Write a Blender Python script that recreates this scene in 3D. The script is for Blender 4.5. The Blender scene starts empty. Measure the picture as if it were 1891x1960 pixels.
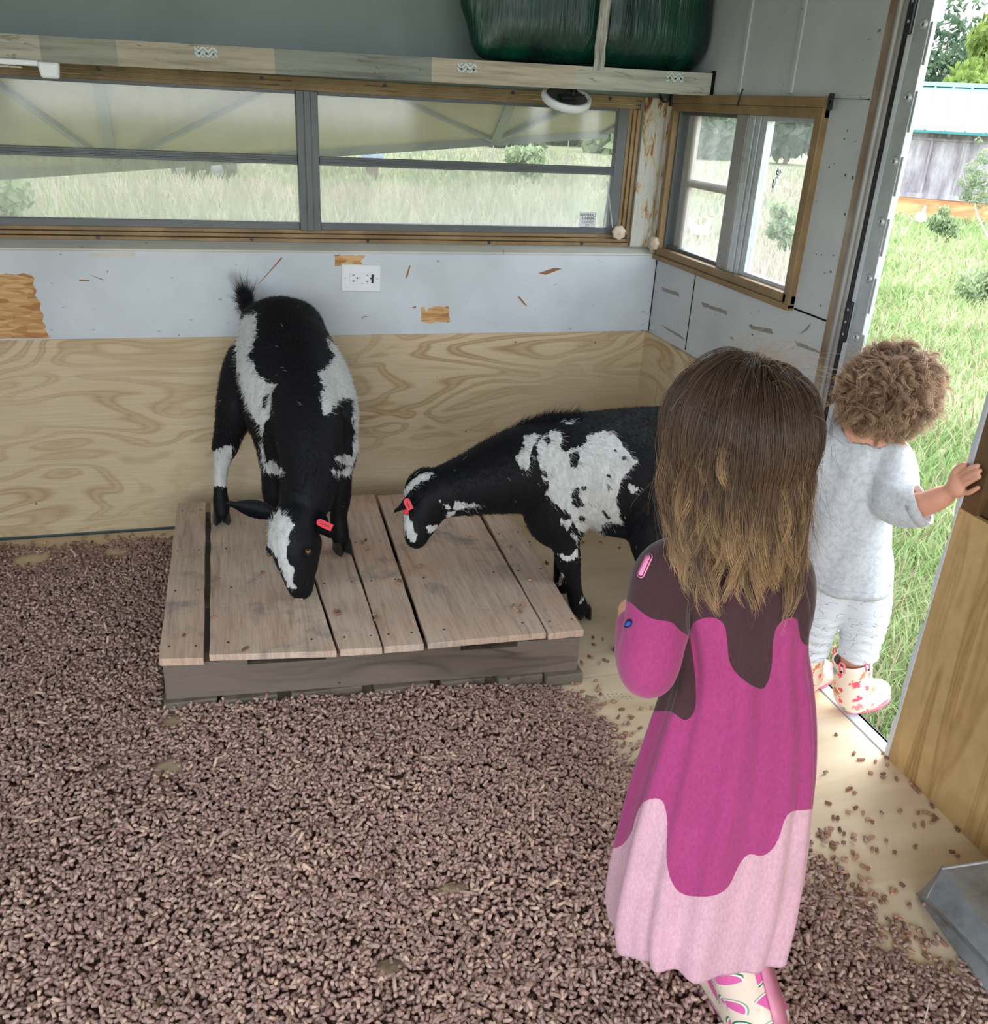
import bpy, bmesh, math, random
import numpy as np
from mathutils import Vector, Matrix

SC = bpy.context.scene
COL = SC.collection
rng = np.random.default_rng(7)
random.seed(7)

# ------------------------------------------------------------------ camera
CAM = np.array([-1.3146, -2.7271, 1.2628])
RT = np.array([0.96282718, -0.26553343, 0.04955622])
UP = np.array([0.06600656, 0.40918427, 0.91006119])
FW = np.array([0.2619293, 0.87296061, -0.41150068])
FPX, CXP, CYP = 1738.57, 945.5, 983.2
cam = bpy.data.cameras.new('camera')
cam.sensor_fit = 'HORIZONTAL'
cam.sensor_width = 36.0
cam.lens = 36.0 * FPX / 1891.0
cam.shift_y = (CYP - 980.0) / 1891.0
cam.clip_start = 0.02
cam.clip_end = 400
co = bpy.data.objects.new('camera', cam)
COL.objects.link(co)
co.matrix_world = Matrix(((RT[0], UP[0], -FW[0], CAM[0]), (RT[1], UP[1], -FW[1], CAM[1]), (RT[2], UP[2], -FW[2], CAM[2]), (0, 0, 0, 1)))
SC.camera = co

# ------------------------------------------------------------------ light: bright overcast sky
w = bpy.data.worlds.new('overcast_sky')
SC.world = w
w.use_nodes = True
wn = w.node_tree
bg = wn.nodes['Background']
tc = wn.nodes.new('ShaderNodeTexCoord')
sx = wn.nodes.new('ShaderNodeSeparateXYZ')
cr = wn.nodes.new('ShaderNodeValToRGB')
wn.links.new(tc.outputs['Generated'], sx.inputs[0])
wn.links.new(sx.outputs[2], cr.inputs[0])
wn.links.new(cr.outputs[0], bg.inputs[0])
cr.color_ramp.elements[0].position = 0.0
cr.color_ramp.elements[0].color = (0.90, 0.94, 1.0, 1)
cr.color_ramp.elements[1].position = 0.6
cr.color_ramp.elements[1].color = (0.78, 0.87, 1.0, 1)
bg.inputs[1].default_value = 2.6
sun = bpy.data.lights.new('hazy_sun', 'SUN')
sun.energy = 1.1
sun.angle = math.radians(35)
sun.color = (1.0, 0.97, 0.92)
so = bpy.data.objects.new('hazy_sun', sun)
COL.objects.link(so)
so.rotation_euler = Vector((-0.75, -0.35, -1.0)).to_track_quat('-Z', 'Y').to_euler()

def portal(name, loc, rot, sx_, sy_):
    l = bpy.data.lights.new(name, 'AREA')
    l.shape = 'RECTANGLE'; l.size = sx_; l.size_y = sy_
    l.cycles.is_portal = True
    o = bpy.data.objects.new(name, l); COL.objects.link(o)
    o.location = loc; o.rotation_euler = rot
# portals guide sky light in, adding none; the unseen rear opening is added to admit light
portal('portal_long_window', (-1.2, 0.09, 1.08), (math.radians(-90), 0, 0), 2.4, 0.42)
portal('portal_small_window', (0.05, -0.40, 1.07), (0, math.radians(90), 0), 0.44, 0.72)
portal('portal_doorway', (0.05, -1.245, 0.9), (0, math.radians(90), 0), 1.9, 0.38)
portal('portal_open_rear', (-1.3, -4.2, 0.95), (math.radians(90), 0, 0), 2.6, 1.9)
portal('portal_side_window', (-2.6, -2.6, 1.15), (0, math.radians(-90), 0), 0.9, 1.8)

SC.view_settings.view_transform = 'Standard'
SC.view_settings.look = 'None'
SC.view_settings.gamma = 1.0
SC.view_settings.use_curve_mapping = False
SC.view_settings.exposure = 1.13
SC.cycles.use_denoising = True
SC.cycles.max_bounces = 8
SC.cycles.diffuse_bounces = 5
SC.cycles.glossy_bounces = 3
SC.cycles.transmission_bounces = 4
SC.cycles.transparent_max_bounces = 10
SC.cycles.caustics_reflective = False
SC.cycles.caustics_refractive = False
SC.cycles.sample_clamp_indirect = 6.0
SC.cycles.use_adaptive_sampling = True
SC.cycles.adaptive_threshold = 0.02

# ------------------------------------------------------------------ survey helpers (points read off the photograph)
def ray(x, y):
    return RT * (x - CXP) / FPX - UP * (y - CYP) / FPX + FW
def P(x, y, d):
    return CAM + ray(x, y) * d
def onplane(x, y, ax, v):
    d = ray(x, y)
    return CAM + d * (v - CAM[ax]) / d[ax]
def project(V):
    D = np.asarray(V) - CAM
    z = D @ FW
    return np.stack([CXP + FPX * (D @ RT) / z, CYP - FPX * (D @ UP) / z], -1)
def pxs(n, d):
    return n * d / FPX

# ------------------------------------------------------------------ materials
def lin(c):
    return tuple(((v / 255) / 12.92 if v / 255 <= 0.04045 else (((v / 255) + 0.055) / 1.055) ** 2.4) for v in c) + (1.0,)

class NT:
    def __init__(s, name, rough=0.7, spec=0.3, metal=0.0):
        s.m = bpy.data.materials.new(name); s.m.use_nodes = True
        s.t = s.m.node_tree; s.b = s.t.nodes['Principled BSDF']
        s.b.inputs['Roughness'].default_value = rough
        s.b.inputs['Specular IOR Level'].default_value = spec
        s.b.inputs['Metallic'].default_value = metal
    def n(s, kind, **kw):
        nd = s.t.nodes.new(kind)
        for k, v in kw.items(): setattr(nd, k, v)
        return nd
    def l(s, a, b): s.t.links.new(a, b)
    def setv(s, sock, v):
        if hasattr(v, 'is_linked') or hasattr(v, 'node'): s.l(v, sock)
        else: sock.default_value = v
    def coord(s, kind='Object', scale=(1, 1, 1), loc=(0, 0, 0), rot=(0, 0, 0)):
        t = s.n('ShaderNodeTexCoord'); m = s.n('ShaderNodeMapping')
        m.inputs['Scale'].default_value = scale; m.inputs['Location'].default_value = loc; m.inputs['Rotation'].default_value = rot
        s.l(t.outputs[kind], m.inputs[0]); return m.outputs[0]
    def noise(s, vec, scale=5, detail=3, rough=0.5, dist=0.0):
        n = s.n('ShaderNodeTexNoise')
        n.inputs['Scale'].default_value = scale; n.inputs['Detail'].default_value = detail
        n.inputs['Roughness'].default_value = rough; n.inputs['Distortion'].default_value = dist
        s.l(vec, n.inputs['Vector']); return n.outputs[0]
    def voronoi(s, vec, scale=5, feature='F1', rnd=1.0, dims='3D'):
        n = s.n('ShaderNodeTexVoronoi', feature=feature, voronoi_dimensions=dims)
        n.inputs['Scale'].default_value = scale; n.inputs['Randomness'].default_value = rnd
        s.l(vec, n.inputs['Vector']); return n
    def math(s, op, a, b=0.0, c=0.0):
        n = s.n('ShaderNodeMath', operation=op)
        s.setv(n.inputs[0], a); s.setv(n.inputs[1], b)
        if op in ('MULTIPLY_ADD', 'SMOOTH_MIN', 'SMOOTH_MAX', 'COMPARE'): s.setv(n.inputs[2], c)
        return n.outputs[0]
    def ramp(s, fac, stops, interp='LINEAR'):
        r = s.n('ShaderNodeValToRGB'); r.color_ramp.interpolation = interp
        els = r.color_ramp.elements
        while len(els) < len(stops): els.new(0.5)
        for e, (p, c) in zip(els, stops):
            e.position = p; e.color = c if len(c) == 4 else lin(c)
        s.l(fac, r.inputs[0]); return r.outputs[0]
    def mix(s, fac, a, b, mode='MIX'):
        m = s.n('ShaderNodeMix', data_type='RGBA', blend_type=mode)
        s.setv(m.inputs[0], fac)
        s.setv(m.inputs[6], a); s.setv(m.inputs[7], b)
        return m.outputs[2]
    def attr(s, name, out='Fac'):
        a = s.n('ShaderNodeAttribute'); a.attribute_name = name; return a.outputs[out]
    def sep(s, v):
        x = s.n('ShaderNodeSeparateXYZ'); s.l(v, x.inputs[0]); return x.outputs
    def color(s, c): s.setv(s.b.inputs['Base Color'], c)
    def bump(s, h, strength=0.3, dist=0.002):
        b = s.n('ShaderNodeBump'); b.inputs['Strength'].default_value = strength; b.inputs['Distance'].default_value = dist
        s.l(h, b.inputs['Height']); s.l(b.outputs[0], s.b.inputs['Normal'])

def thr(s, v, lo, hi):
    n = s.n('ShaderNodeMapRange'); n.inputs[1].default_value = lo; n.inputs[2].default_value = hi
    s.l(v, n.inputs[0]); return n.outputs[0]

MATS = {}
def plain(name, rgb, rough=0.6, spec=0.3, metal=0.0, var=0.12, scale=8):
    if name in MATS: return MATS[name]
    t = NT(name, rough, spec, metal)
    v = t.noise(t.coord(), scale, 4, 0.6)
    c = lin(rgb)
    lo = tuple(x * (1 - var) for x in c[:3]) + (1,); hi = tuple(min(1, x * (1 + var)) for x in c[:3]) + (1,)
    t.color(t.ramp(v, [(0.3, lo), (0.7, hi)]))
    MATS[name] = t.m
    return t.m

def plywood(name, light, mid, dark, freq=(1.1, 1.1, 5.5), bands=5.0, stain=0.25, rot=(0, 0, 0), darkness=1.0, spots=True):
    """rotary-cut veneer: contour bands of a stretched noise field"""
    t = NT(name, 0.62, 0.25)
    v = t.coord(scale=freq, rot=rot)
    n = t.noise(v, 1.0, 2, 0.4, 0.6)
    s = t.math('SINE', t.math('MULTIPLY', n, bands * 6.283))
    r = t.ramp(t.math('MULTIPLY_ADD', s, 0.5, 0.5), [(0.0, light), (0.35, light), (0.62, mid), (0.85, dark), (1.0, mid)])
    fine = t.noise(t.coord(scale=(freq[0] * 3, freq[1] * 3, freq[2] * 26), rot=rot), 1.0, 3, 0.6)
    big = t.noise(v, 0.55, 1, 0.5)
    r2 = t.mix(t.math('MULTIPLY', thr(t, big, 0.36, 0.64), darkness), lin(light), r)
    f = t.ramp(fine, [(0.25, (0.86, 0.84, 0.81, 1)), (0.6, (1, 1, 1, 1))])
    c = t.mix(1.0, r2, f, 'MULTIPLY')
    st = t.noise(t.coord(scale=(1.5, 1.5, 1.5)), 1.6, 3, 0.6)
    c = t.mix(t.math('MULTIPLY', thr(t, st, 0.5, 0.8), stain), c, lin((95, 85, 70)))
    if spots:
        vo = t.voronoi(t.coord(), 9.0)
        k = t.math('LESS_THAN', vo.outputs['Distance'], 0.035)
        c = t.mix(t.math('MULTIPLY', k, 0.8), c, lin((60, 42, 28)))
    t.color(c)
    t.bump(fine, 0.25, 0.001)
    return t.m

# ------------------------------------------------------------------ mesh helpers
def link(name, me, mats=(), parent=None, smooth=False):
    o = bpy.data.objects.new(name, me)
    if not isinstance(mats, (list, tuple)): mats = [mats]
    for m in mats: me.materials.append(m)
    COL.objects.link(o)
    if parent is not None: o.parent = parent
    if smooth:
        me.polygons.foreach_set('use_smooth', np.ones(len(me.polygons), bool))
    return o
def tag(o, label=None, cat=None, group=None, kind=None):
    if label: o['label'] = label
    if cat: o['category'] = cat
    if group: o['group'] = group
    if kind: o['kind'] = kind
    return o
def empty(name, loc=(0, 0, 0), label=None, cat=None, group=None, kind=None):
    o = bpy.data.objects.new(name, None); COL.objects.link(o); o.location = tuple(float(v) for v in loc)
    o.empty_display_size = 0.05
    return tag(o, label, cat, group, kind)
def reparent_keep(o, par):
    """children are built in world space: cancel the parent's translation"""
    o.parent = par
    o.matrix_parent_inverse = Matrix.Translation(-Vector(par.location))
    return o

class MB:
    def __init__(s): s.v = []; s.f = []; s.mi = []; s.m = 0
    def add(s, V, F):
        o = len(s.v); s.v += [tuple(map(float, p)) for p in V]; s.f += [tuple(i + o for i in f) for f in F]; s.mi += [s.m] * len(F)
    def box(s, lo, hi):
        (a, b, c), (d, e, f) = lo, hi
        s.add([(a, b, c), (d, b, c), (d, e, c), (a, e, c), (a, b, f), (d, b, f), (d, e, f), (a, e, f)],
              [(0, 3, 2, 1), (4, 5, 6, 7), (0, 1, 5, 4), (1, 2, 6, 5), (2, 3, 7, 6), (3, 0, 4, 7)])
    def hexa(s, b4, t4):
        s.add(list(b4) + list(t4), [(0, 3, 2, 1), (4, 5, 6, 7), (0, 1, 5, 4), (1, 2, 6, 5), (2, 3, 7, 6), (3, 0, 4, 7)])
    def bar(s, a, b, w_, h_, up=(0, 0, 1)):
        a = Vector(a); b = Vector(b); t = (b - a).normalized(); u = Vector(up); x = t.cross(u)
        if x.length < 1e-4: x = t.cross(Vector((1, 0, 0)))
        x.normalize(); y = x.cross(t).normalized(); x *= w_ / 2; y *= h_ / 2
        s.hexa([a - x - y, a + x - y, a + x + y, a - x + y], [b - x - y, b + x - y, b + x + y, b - x + y])
    def tube(s, pts, r, n=8, cap=True):
        pts = [Vector(p) for p in pts]
        rr = r if isinstance(r, (list, tuple)) else [r] * len(pts)
        V = []; F = []
        up = Vector((0.13, 0.21, 1)).normalized()
        for i, p in enumerate(pts):
            t = (pts[min(i + 1, len(pts) - 1)] - pts[max(i - 1, 0)])
            t = t.normalized() if t.length > 0 else Vector((0, 0, 1))
            x = t.cross(up)
            if x.length < 1e-3: x = t.cross(Vector((1, 0, 0)))
            x.normalize(); y = t.cross(x).normalized()
            for k in range(n):
                a = 2 * math.pi * k / n
                V.append(p + x * math.cos(a) * rr[i] + y * math.sin(a) * rr[i])
        for i in range(len(pts) - 1):
            for k in range(n):
                a = i * n + k; b = i * n + (k + 1) % n
                F.append((a, a + n, b + n, b))
        if cap:
            F.append(tuple(range(n))); F.append(tuple(reversed(range((len(pts) - 1) * n, len(pts) * n))))
        s.add(V, F)
    def disc(s, c, nrm, r, thick, n=20, prof=None):
        """turned profile about nrm: prof = list of (radius, height)"""
        c = Vector(c); z = Vector(nrm).normalized(); x = z.orthogonal().normalized(); y = z.cross(x)
        prof = prof or [(0, thick), (r * 0.9, thick), (r, thick * 0.6), (r, 0), (0, 0)]
        V = []; F = []
        for (pr, ph) in prof:
            for k in range(n):
                a = 2 * math.pi * k / n
                V.append(c + x * math.cos(a) * pr + y * math.sin(a) * pr + z * ph)
        for i in range(len(prof) - 1):
            for k in range(n):
                a = i * n + k; b = i * n + (k + 1) % n
                F.append((a, a + n, b + n, b))
        s.add(V, F)
    def build(s, name, mats, parent=None, smooth=False, bevel=0.0):
        me = bpy.data.meshes.new(name); me.from_pydata(s.v, [], s.f); me.update()
        o = link(name, me, mats, None, smooth)
        if isinstance(mats, (list, tuple)) and len(mats) > 1:
            me.polygons.foreach_set('material_index', np.array(s.mi, np.int32))
        bm = bmesh.new(); bm.from_mesh(me)
        if bevel == 0: bmesh.ops.remove_doubles(bm, verts=bm.verts, dist=1e-6)
        bmesh.ops.recalc_face_normals(bm, faces=bm.faces); bm.to_mesh(me); bm.free()
        if bevel > 0:
            b = o.modifiers.new('b', 'BEVEL'); b.width = bevel; b.segments = 2; b.limit_method = 'ANGLE'
        if parent is not None: reparent_keep(o, parent)
        return o

def raw_mesh(name, V, F, mats, parent=None, smooth=True, attrs=None, uv=None):
    """fast mesh from numpy: V (n,3); F (m,k)"""
    V = np.ascontiguousarray(V, np.float32); F = np.ascontiguousarray(F, np.int32)
    me = bpy.data.meshes.new(name)
    me.vertices.add(len(V)); me.vertices.foreach_set('co', V.ravel())
    k = F.shape[1]
    me.loops.add(F.size); me.loops.foreach_set('vertex_index', F.ravel())
    me.polygons.add(len(F)); me.polygons.foreach_set('loop_start', np.arange(0, F.size, k, dtype=np.int32))
    me.update(calc_edges=True)
    if attrs:
        for nm, a in attrs.items():
            a = np.asarray(a, np.float32)
            if a.ndim == 1:
                at = me.attributes.new(nm, 'FLOAT', 'POINT'); at.data.foreach_set('value', a)
            else:
                at = me.attributes.new(nm, 'FLOAT_COLOR', 'POINT')
                at.data.foreach_set('color', np.concatenate([a, np.ones((len(a), 1), np.float32)], 1).ravel() if a.shape[1] == 3 else a.ravel())
    if uv is not None:
        l = me.uv_layers.new(name='UVMap'); l.data.foreach_set('uv', np.asarray(uv, np.float32)[F.ravel()].ravel())
    o = link(name, me, mats, None, smooth)
    if parent is not None: reparent_keep(o, parent)
    return o

# ------------------------------------------------------------------ implicit bodies
def cr_chain(pts, n=6):
    """Catmull-Rom through rows of numbers (x,y,z,r,...)"""
    Q = [np.asarray(p, float) for p in pts]
    Q = [2 * Q[0] - Q[1]] + Q + [2 * Q[-1] - Q[-2]]
    out = []
    for i in range(1, len(Q) - 2):
        a, b, c, d = Q[i - 1:i + 3]
        for j in range(n):
            t = j / n
            out.append(0.5 * ((2 * b) + (c - a) * t + (2 * a - 5 * b + 4 * c - d) * t * t + (3 * b - a - 3 * c + d) * t ** 3))
    out.append(Q[-2]); return out

class Field:
    def __init__(s, lo, hi, h):
        s.h = h; s.lo = np.array(lo, float) - 3 * h
        s.n = np.ceil((np.array(hi, float) + 3 * h - s.lo) / h).astype(int) + 1
        s.f = np.full(s.n, 0.2, np.float32)
    def _box(s, lo, hi):
        a = np.clip(np.floor((lo - s.lo) / s.h).astype(int), 0, s.n - 1)
        b = np.clip(np.ceil((hi - s.lo) / s.h).astype(int) + 1, 1, s.n)
        ax = [(s.lo[i] + s.h * np.arange(a[i], b[i])).astype(np.float32) for i in range(3)]
        sl = tuple(slice(a[i], b[i]) for i in range(3))
        return sl, ax
    def _blend(s, sl, d, k, sub=False):
        g = s.f[sl]
        if sub:
            d = -d
            hh = np.maximum(k - np.abs(g - d), 0) / k
            s.f[sl] = np.maximum(g, d) + hh * hh * k * 0.25
        else:
            hh = np.maximum(k - np.abs(g - d), 0) / k
            s.f[sl] = np.minimum(g, d) - hh * hh * k * 0.25
    def cone(s, a, ra, b, rb, k=0.02, flat=None, sub=False):
        """tapered capsule; flat=(axis, factor) squashes it along axis"""
        a = np.asarray(a, float); b = np.asarray(b, float)
        R = max(ra, rb) + k + 3 * s.h
        if flat is not None and flat[1] > 1: R *= flat[1]
        lo = np.minimum(a, b) - R; hi = np.maximum(a, b) + R
        sl, ax = s._box(lo, hi)
        if min(len(x) for x in ax) == 0: return
        X, Y, Z = np.meshgrid(*ax, indexing='ij', sparse=True)
        px, py, pz = X - a[0], Y - a[1], Z - a[2]
        ba = (b - a).astype(np.float32); sc = 1.0
        if flat is not None:
            v = np.asarray(flat[0], float); v = v / np.linalg.norm(v); g = (1 / flat[1] - 1)
            dt = (px * v[0] + py * v[1] + pz * v[2]) * g
            px = px + dt * v[0]; py = py + dt * v[1]; pz = pz + dt * v[2]
            ba = ba + v * (ba @ v) * g; sc = min(1.0, flat[1])
        bb = float(ba @ ba) + 1e-12
        t = np.clip((px * ba[0] + py * ba[1] + pz * ba[2]) / bb, 0, 1)
        d = np.sqrt((px - t * ba[0]) ** 2 + (py - t * ba[1]) ** 2 + (pz - t * ba[2]) ** 2) - (ra + (rb - ra) * t)
        s._blend(sl, (d * sc).astype(np.float32), k, sub)
    def ball(s, c, r, k=0.02, flat=None, sub=False):
        s.cone(c, r, np.asarray(c, float) + 1e-6, r, k, flat, sub)
    def ell(s, c, axes, radii, k=0.02, sub=False):
        """ellipsoid with orthonormal axes rows"""
        c = np.asarray(c, float); A = np.asarray(axes, float); r = np.asarray(radii, float)
        R = np.sqrt(((A * r[:, None]) ** 2).sum(0)) + k + 3 * s.h
        sl, ax = s._box(c - R, c + R)
        if min(len(x) for x in ax) == 0: return
        X, Y, Z = np.meshgrid(*ax, indexing='ij', sparse=True)
        px, py, pz = X - c[0], Y - c[1], Z - c[2]
        q = [(px * A[i, 0] + py * A[i, 1] + pz * A[i, 2]) / r[i] for i in range(3)]
        k0 = np.sqrt(q[0] ** 2 + q[1] ** 2 + q[2] ** 2)
        k1 = np.sqrt((q[0] / r[0]) ** 2 + (q[1] / r[1]) ** 2 + (q[2] / r[2]) ** 2) + 1e-9
        s._blend(sl, (k0 * (k0 - 1) / k1).astype(np.float32), k, sub)
    def chain(s, pts, k=0.02, n=5, flat=None, sub=False):
        """pts: rows (x,y,z,r)"""
        C = cr_chain(pts, n)
        for p, q in zip(C[:-1], C[1:]): s.cone(p[:3], p[3], q[:3], q[3], k, flat, sub)
    def mesh(s):
        f = s.f; S = f < 0
        n = s.n
        c = np.zeros(tuple(n - 1), np.uint8)
        for i in (0, 1):
            for j in (0, 1):
                for k in (0, 1):
                    c += S[i:n[0] - 1 + i, j:n[1] - 1 + j, k:n[2] - 1 + k]
        act = (c > 0) & (c < 8)
        I = np.argwhere(act); idx = np.full(act.shape, -1, np.int32); idx[act] = np.arange(len(I))
        cn = np.array([(i, j, k) for i in (0, 1) for j in (0, 1) for k in (0, 1)])
        vals = np.stack([f[I[:, 0] + a, I[:, 1] + b, I[:, 2] + d] for a, b, d in cn], 1)
        acc = np.zeros((len(I), 3)); cnt = np.zeros(len(I))
        for x in range(8):
            for y in range(x + 1, 8):
                if np.abs(cn[x] - cn[y]).sum() != 1: continue
                va, vb = vals[:, x], vals[:, y]; m = (va < 0) != (vb < 0)
                t = np.where(m, va / np.where(m, va - vb, 1), 0)
                acc += np.where(m[:, None], cn[x] + t[:, None] * (cn[y] - cn[x]), 0); cnt += m
        V = s.lo + s.h * (I + acc / cnt[:, None])
        F = []
        for axx in range(3):
            o = [1, 1, 1]; o[axx] = 0
            u, v = [(1, 2), (2, 0), (0, 1)][axx]
            sl = [slice(1, -1)] * 3; sl[axx] = slice(0, -1)
            s2 = list(sl); s2[axx] = slice(1, None)
            A = S[tuple(sl)]; B = S[tuple(s2)]
            e = np.argwhere(A != B); base = e + np.array(o)
            du = np.zeros(3, int); du[u] = 1; dv = np.zeros(3, int); dv[v] = 1
            q = [base - du - dv, base - dv, base, base - du]
            qi = np.stack([idx[tuple(p.T)] for p in q], 1)
            inside = A[tuple(e.T)]
            qi[~inside] = qi[~inside][:, ::-1]
            F.append(qi)
        return V, np.concatenate(F)

def vnormals(V, F):
    N = np.zeros_like(V)
    a = V[F[:, 2]] - V[F[:, 0]]; b = V[F[:, 3]] - V[F[:, 1]]
    fn = np.cross(a, b)
    for i in range(4): np.add.at(N, F[:, i], fn)
    return N / (np.linalg.norm(N, axis=1, keepdims=True) + 1e-12)
def relax(V, F, it=2, lam=0.5):
    E = np.concatenate([F[:, [0, 1]], F[:, [1, 2]], F[:, [2, 3]], F[:, [3, 0]]])
    for _ in range(it):
        A = np.zeros_like(V); c = np.zeros(len(V))
        np.add.at(A, E[:, 0], V[E[:, 1]]); np.add.at(c, E[:, 0], 1)
        V = V + lam * (A / np.maximum(c, 1)[:, None] - V)
    return V

def poly_sd(Q, poly):
    """signed distance (negative inside) of points Q to a closed polygon"""
    p = np.asarray(poly, float); d = np.full(len(Q), 1e18); ins = np.zeros(len(Q), bool)
    for a, b in zip(p, np.roll(p, -1, 0)):
        e = b - a; wv = Q - a
        t = np.clip(wv @ e / (e @ e + 1e-12), 0, 1)[:, None]
        d = np.minimum(d, ((wv - t * e) ** 2).sum(1))
        c = ((a[1] > Q[:, 1]) != (b[1] > Q[:, 1]))
        with np.errstate(divide='ignore', invalid='ignore'):
            xi = (b[0] - a[0]) * (Q[:, 1] - a[1]) / (b[1] - a[1]) + a[0]
        ins ^= c & (Q[:, 0] < xi)
    return np.sqrt(d) * np.where(ins, -1, 1)

def surf_samples(V, F, n, mask=None, seed=1):
    """n random points on the quads with normals and barycentric vertex weights"""
    r = np.random.default_rng(seed)
    T = np.concatenate([F[:, [0, 1, 2]], F[:, [0, 2, 3]]])
    if mask is not None: T = T[mask[T].all(1)]
    cr_ = np.cross(V[T[:, 1]] - V[T[:, 0]], V[T[:, 2]] - V[T[:, 0]]); a = np.linalg.norm(cr_, axis=1)
    i = r.choice(len(T), n, p=a / a.sum()); t = T[i]
    u = r.random((n, 2)); fl = u.sum(1) > 1; u[fl] = 1 - u[fl]
    wts = np.stack([1 - u.sum(1), u[:, 0], u[:, 1]], 1)
    pts = (V[t] * wts[:, :, None]).sum(1); nr = cr_[i] / (a[i][:, None] + 1e-12)
    return pts, nr, t, wts

def hair_obj(name, pts, radius, mat, parent, attrs=None, pattrs=None):
    """pts (n,k,3); radius (k,) or (n,k)"""
    n, k, _ = pts.shape
    h = bpy.data.hair_curves.new(name)
    h.add_curves([k] * n); h.set_types(type='POLY')
    h.attributes['position'].data.foreach_set('vector', np.ascontiguousarray(pts, np.float32).ravel())
    ra = h.attributes.get('radius') or h.attributes.new('radius', 'FLOAT', 'POINT')
    ra.data.foreach_set('value', np.ascontiguousarray(np.broadcast_to(radius, (n, k)), np.float32).ravel())
    for nm, a in (attrs or {}).items():
        at = h.attributes.new(nm, 'FLOAT', 'CURVE'); at.data.foreach_set('value', np.asarray(a, np.float32))
    for nm, a in (pattrs or {}).items():
        at = h.attributes.new(nm, 'FLOAT', 'POINT'); at.data.foreach_set('value', np.ascontiguousarray(np.broadcast_to(a, (n, k)), np.float32).ravel())
    h.materials.append(mat)
    o = bpy.data.objects.new(name, h); COL.objects.link(o)
    if parent is not None: reparent_keep(o, parent)
    return o
# ================================================================== ROOM MATERIALS
M_floor = plywood('pale_plywood_floor', (226, 206, 176), (216, 192, 156), (202, 174, 136), (1.0, 5.0, 1), 3.0, 0.05, darkness=0.6)
M_ply = plywood('plywood_wall', (210, 192, 160), (192, 168, 132), (172, 144, 108), (1.9, 1.9, 7.0), 9.0, 0.06)
M_plyR = plywood('plywood_by_door', (206, 174, 122), (186, 150, 96), (150, 114, 68), (1, 11.0, 0.9), 5.5, 0.3)
def pallet_mat():
    t = NT('weathered_pallet_boards', 0.75, 0.2)
    g = t.noise(t.coord(scale=(55, 4.0, 8)), 1.0, 5, 0.7, 0.4); f_ = t.noise(t.coord(scale=(160, 9, 20)), 1.0, 3, 0.7)
    st = t.noise(t.coord(loc=(1, 4, 0)), 7.0, 5, 0.7, 0.3); pk = t.noise(t.coord(loc=(7, 2, 0)), 3.2, 3, 0.6)
    c = t.ramp(g, [(0.28, (170, 148, 132)), (0.5, (206, 184, 166)), (0.72, (218, 198, 178))])
    c = t.mix(t.math('MULTIPLY', thr(t, pk, 0.45, 0.7), 0.5), c, lin((206, 162, 134)))
    c = t.mix(t.math('MULTIPLY', thr(t, st, 0.54, 0.68), 0.62), c, lin((124, 122, 124)))
    c = t.mix(1.0, c, t.ramp(f_, [(0.3, (0.80, 0.79, 0.78, 1)), (0.55, (1, 1, 1, 1))]), 'MULTIPLY')
    sc = t.noise(t.coord(scale=(90, 22, 20), loc=(3, 3, 3)), 1.0, 4, 0.75); c = t.mix(t.math('MULTIPLY', thr(t, sc, 0.69, 0.72), 0.6), c, lin((70, 56, 50)))
    t.color(c); t.bump(t.math('ADD', g, f_), 0.4, 0.002); return t.m
M_pal = pallet_mat()

def painted(name, rgb, dirt=0.5, osb=True):
    t = NT(name, 0.5, 0.35)
    v = t.coord()
    big = t.noise(v, 3.0, 3, 0.6)
    c = t.mix(thr(t, big, 0.42, 0.75), lin(rgb), lin(tuple(int(x * 0.9) for x in rgb)))
    # chips and scratches down to the wood
    w1 = t.noise(t.coord(scale=(22, 22, 60)), 1.0, 4, 0.7, 0.4)
    c = t.mix(t.math('MULTIPLY', thr(t, w1, 0.67, 0.71), dirt), c, lin((104, 88, 74)))
    vo = t.voronoi(v, 26.0)
    dots = t.math('LESS_THAN', vo.outputs['Distance'], 0.05)
    keep = t.math('GREATER_THAN', t.noise(v, 6.0, 1), 0.56)
    c = t.mix(t.math('MULTIPLY', t.math('MULTIPLY', dots, keep), dirt), c, lin((70, 60, 54)))
    t.color(c)
    if osb:
        strands = t.voronoi(t.coord(scale=(1, 1, 2.6)), 28.0)
        t.bump(t.math('ADD', strands.outputs['Distance'], t.math('MULTIPLY', w1, 0.5)), 0.25, 0.0015)
    return t.m
M_white = painted('white_painted_strand_board', (208, 216, 222), 0.8)
M_whiteR = painted('white_painted_wall_skin', (196, 200, 202), 0.75, False)
M_teal = painted('grey_painted_upper_wall', (136, 150, 148), 0.15, False)
M_black = plain('dark_gap', (24, 22, 20), 0.9, 0.1)

def osb_mat():
    t = NT('bare_strand_board', 0.7, 0.2)
    a = t.voronoi(t.coord(scale=(0.8, 1, 4.0), rot=(0, 0.6, 0)), 24.0)
    b = t.voronoi(t.coord(scale=(0.8, 1, 4.0), rot=(0, -0.35, 0)), 28.0)
    k = t.mix(0.35, a.outputs['Color'], b.outputs['Color'])
    g = t.sep(k)
    t.color(t.ramp(g[0], [(0.2, (172, 124, 78)), (0.5, (196, 152, 102)), (0.8, (214, 176, 126))]))
    t.bump(g[0], 0.4, 0.002); return t.m
M_osb = osb_mat()
def gold_mat():
    t = NT('bronze_anodised_frame', 0.5, 0.5, 0.1)
    n = t.noise(t.coord(scale=(3, 3, 3)), 3, 3, 0.6)
    t.color(t.ramp(n, [(0.3, (118, 94, 60)), (0.6, (146, 120, 82)), (0.8, (166, 144, 108))])); return t.m
M_gold = gold_mat()
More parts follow.
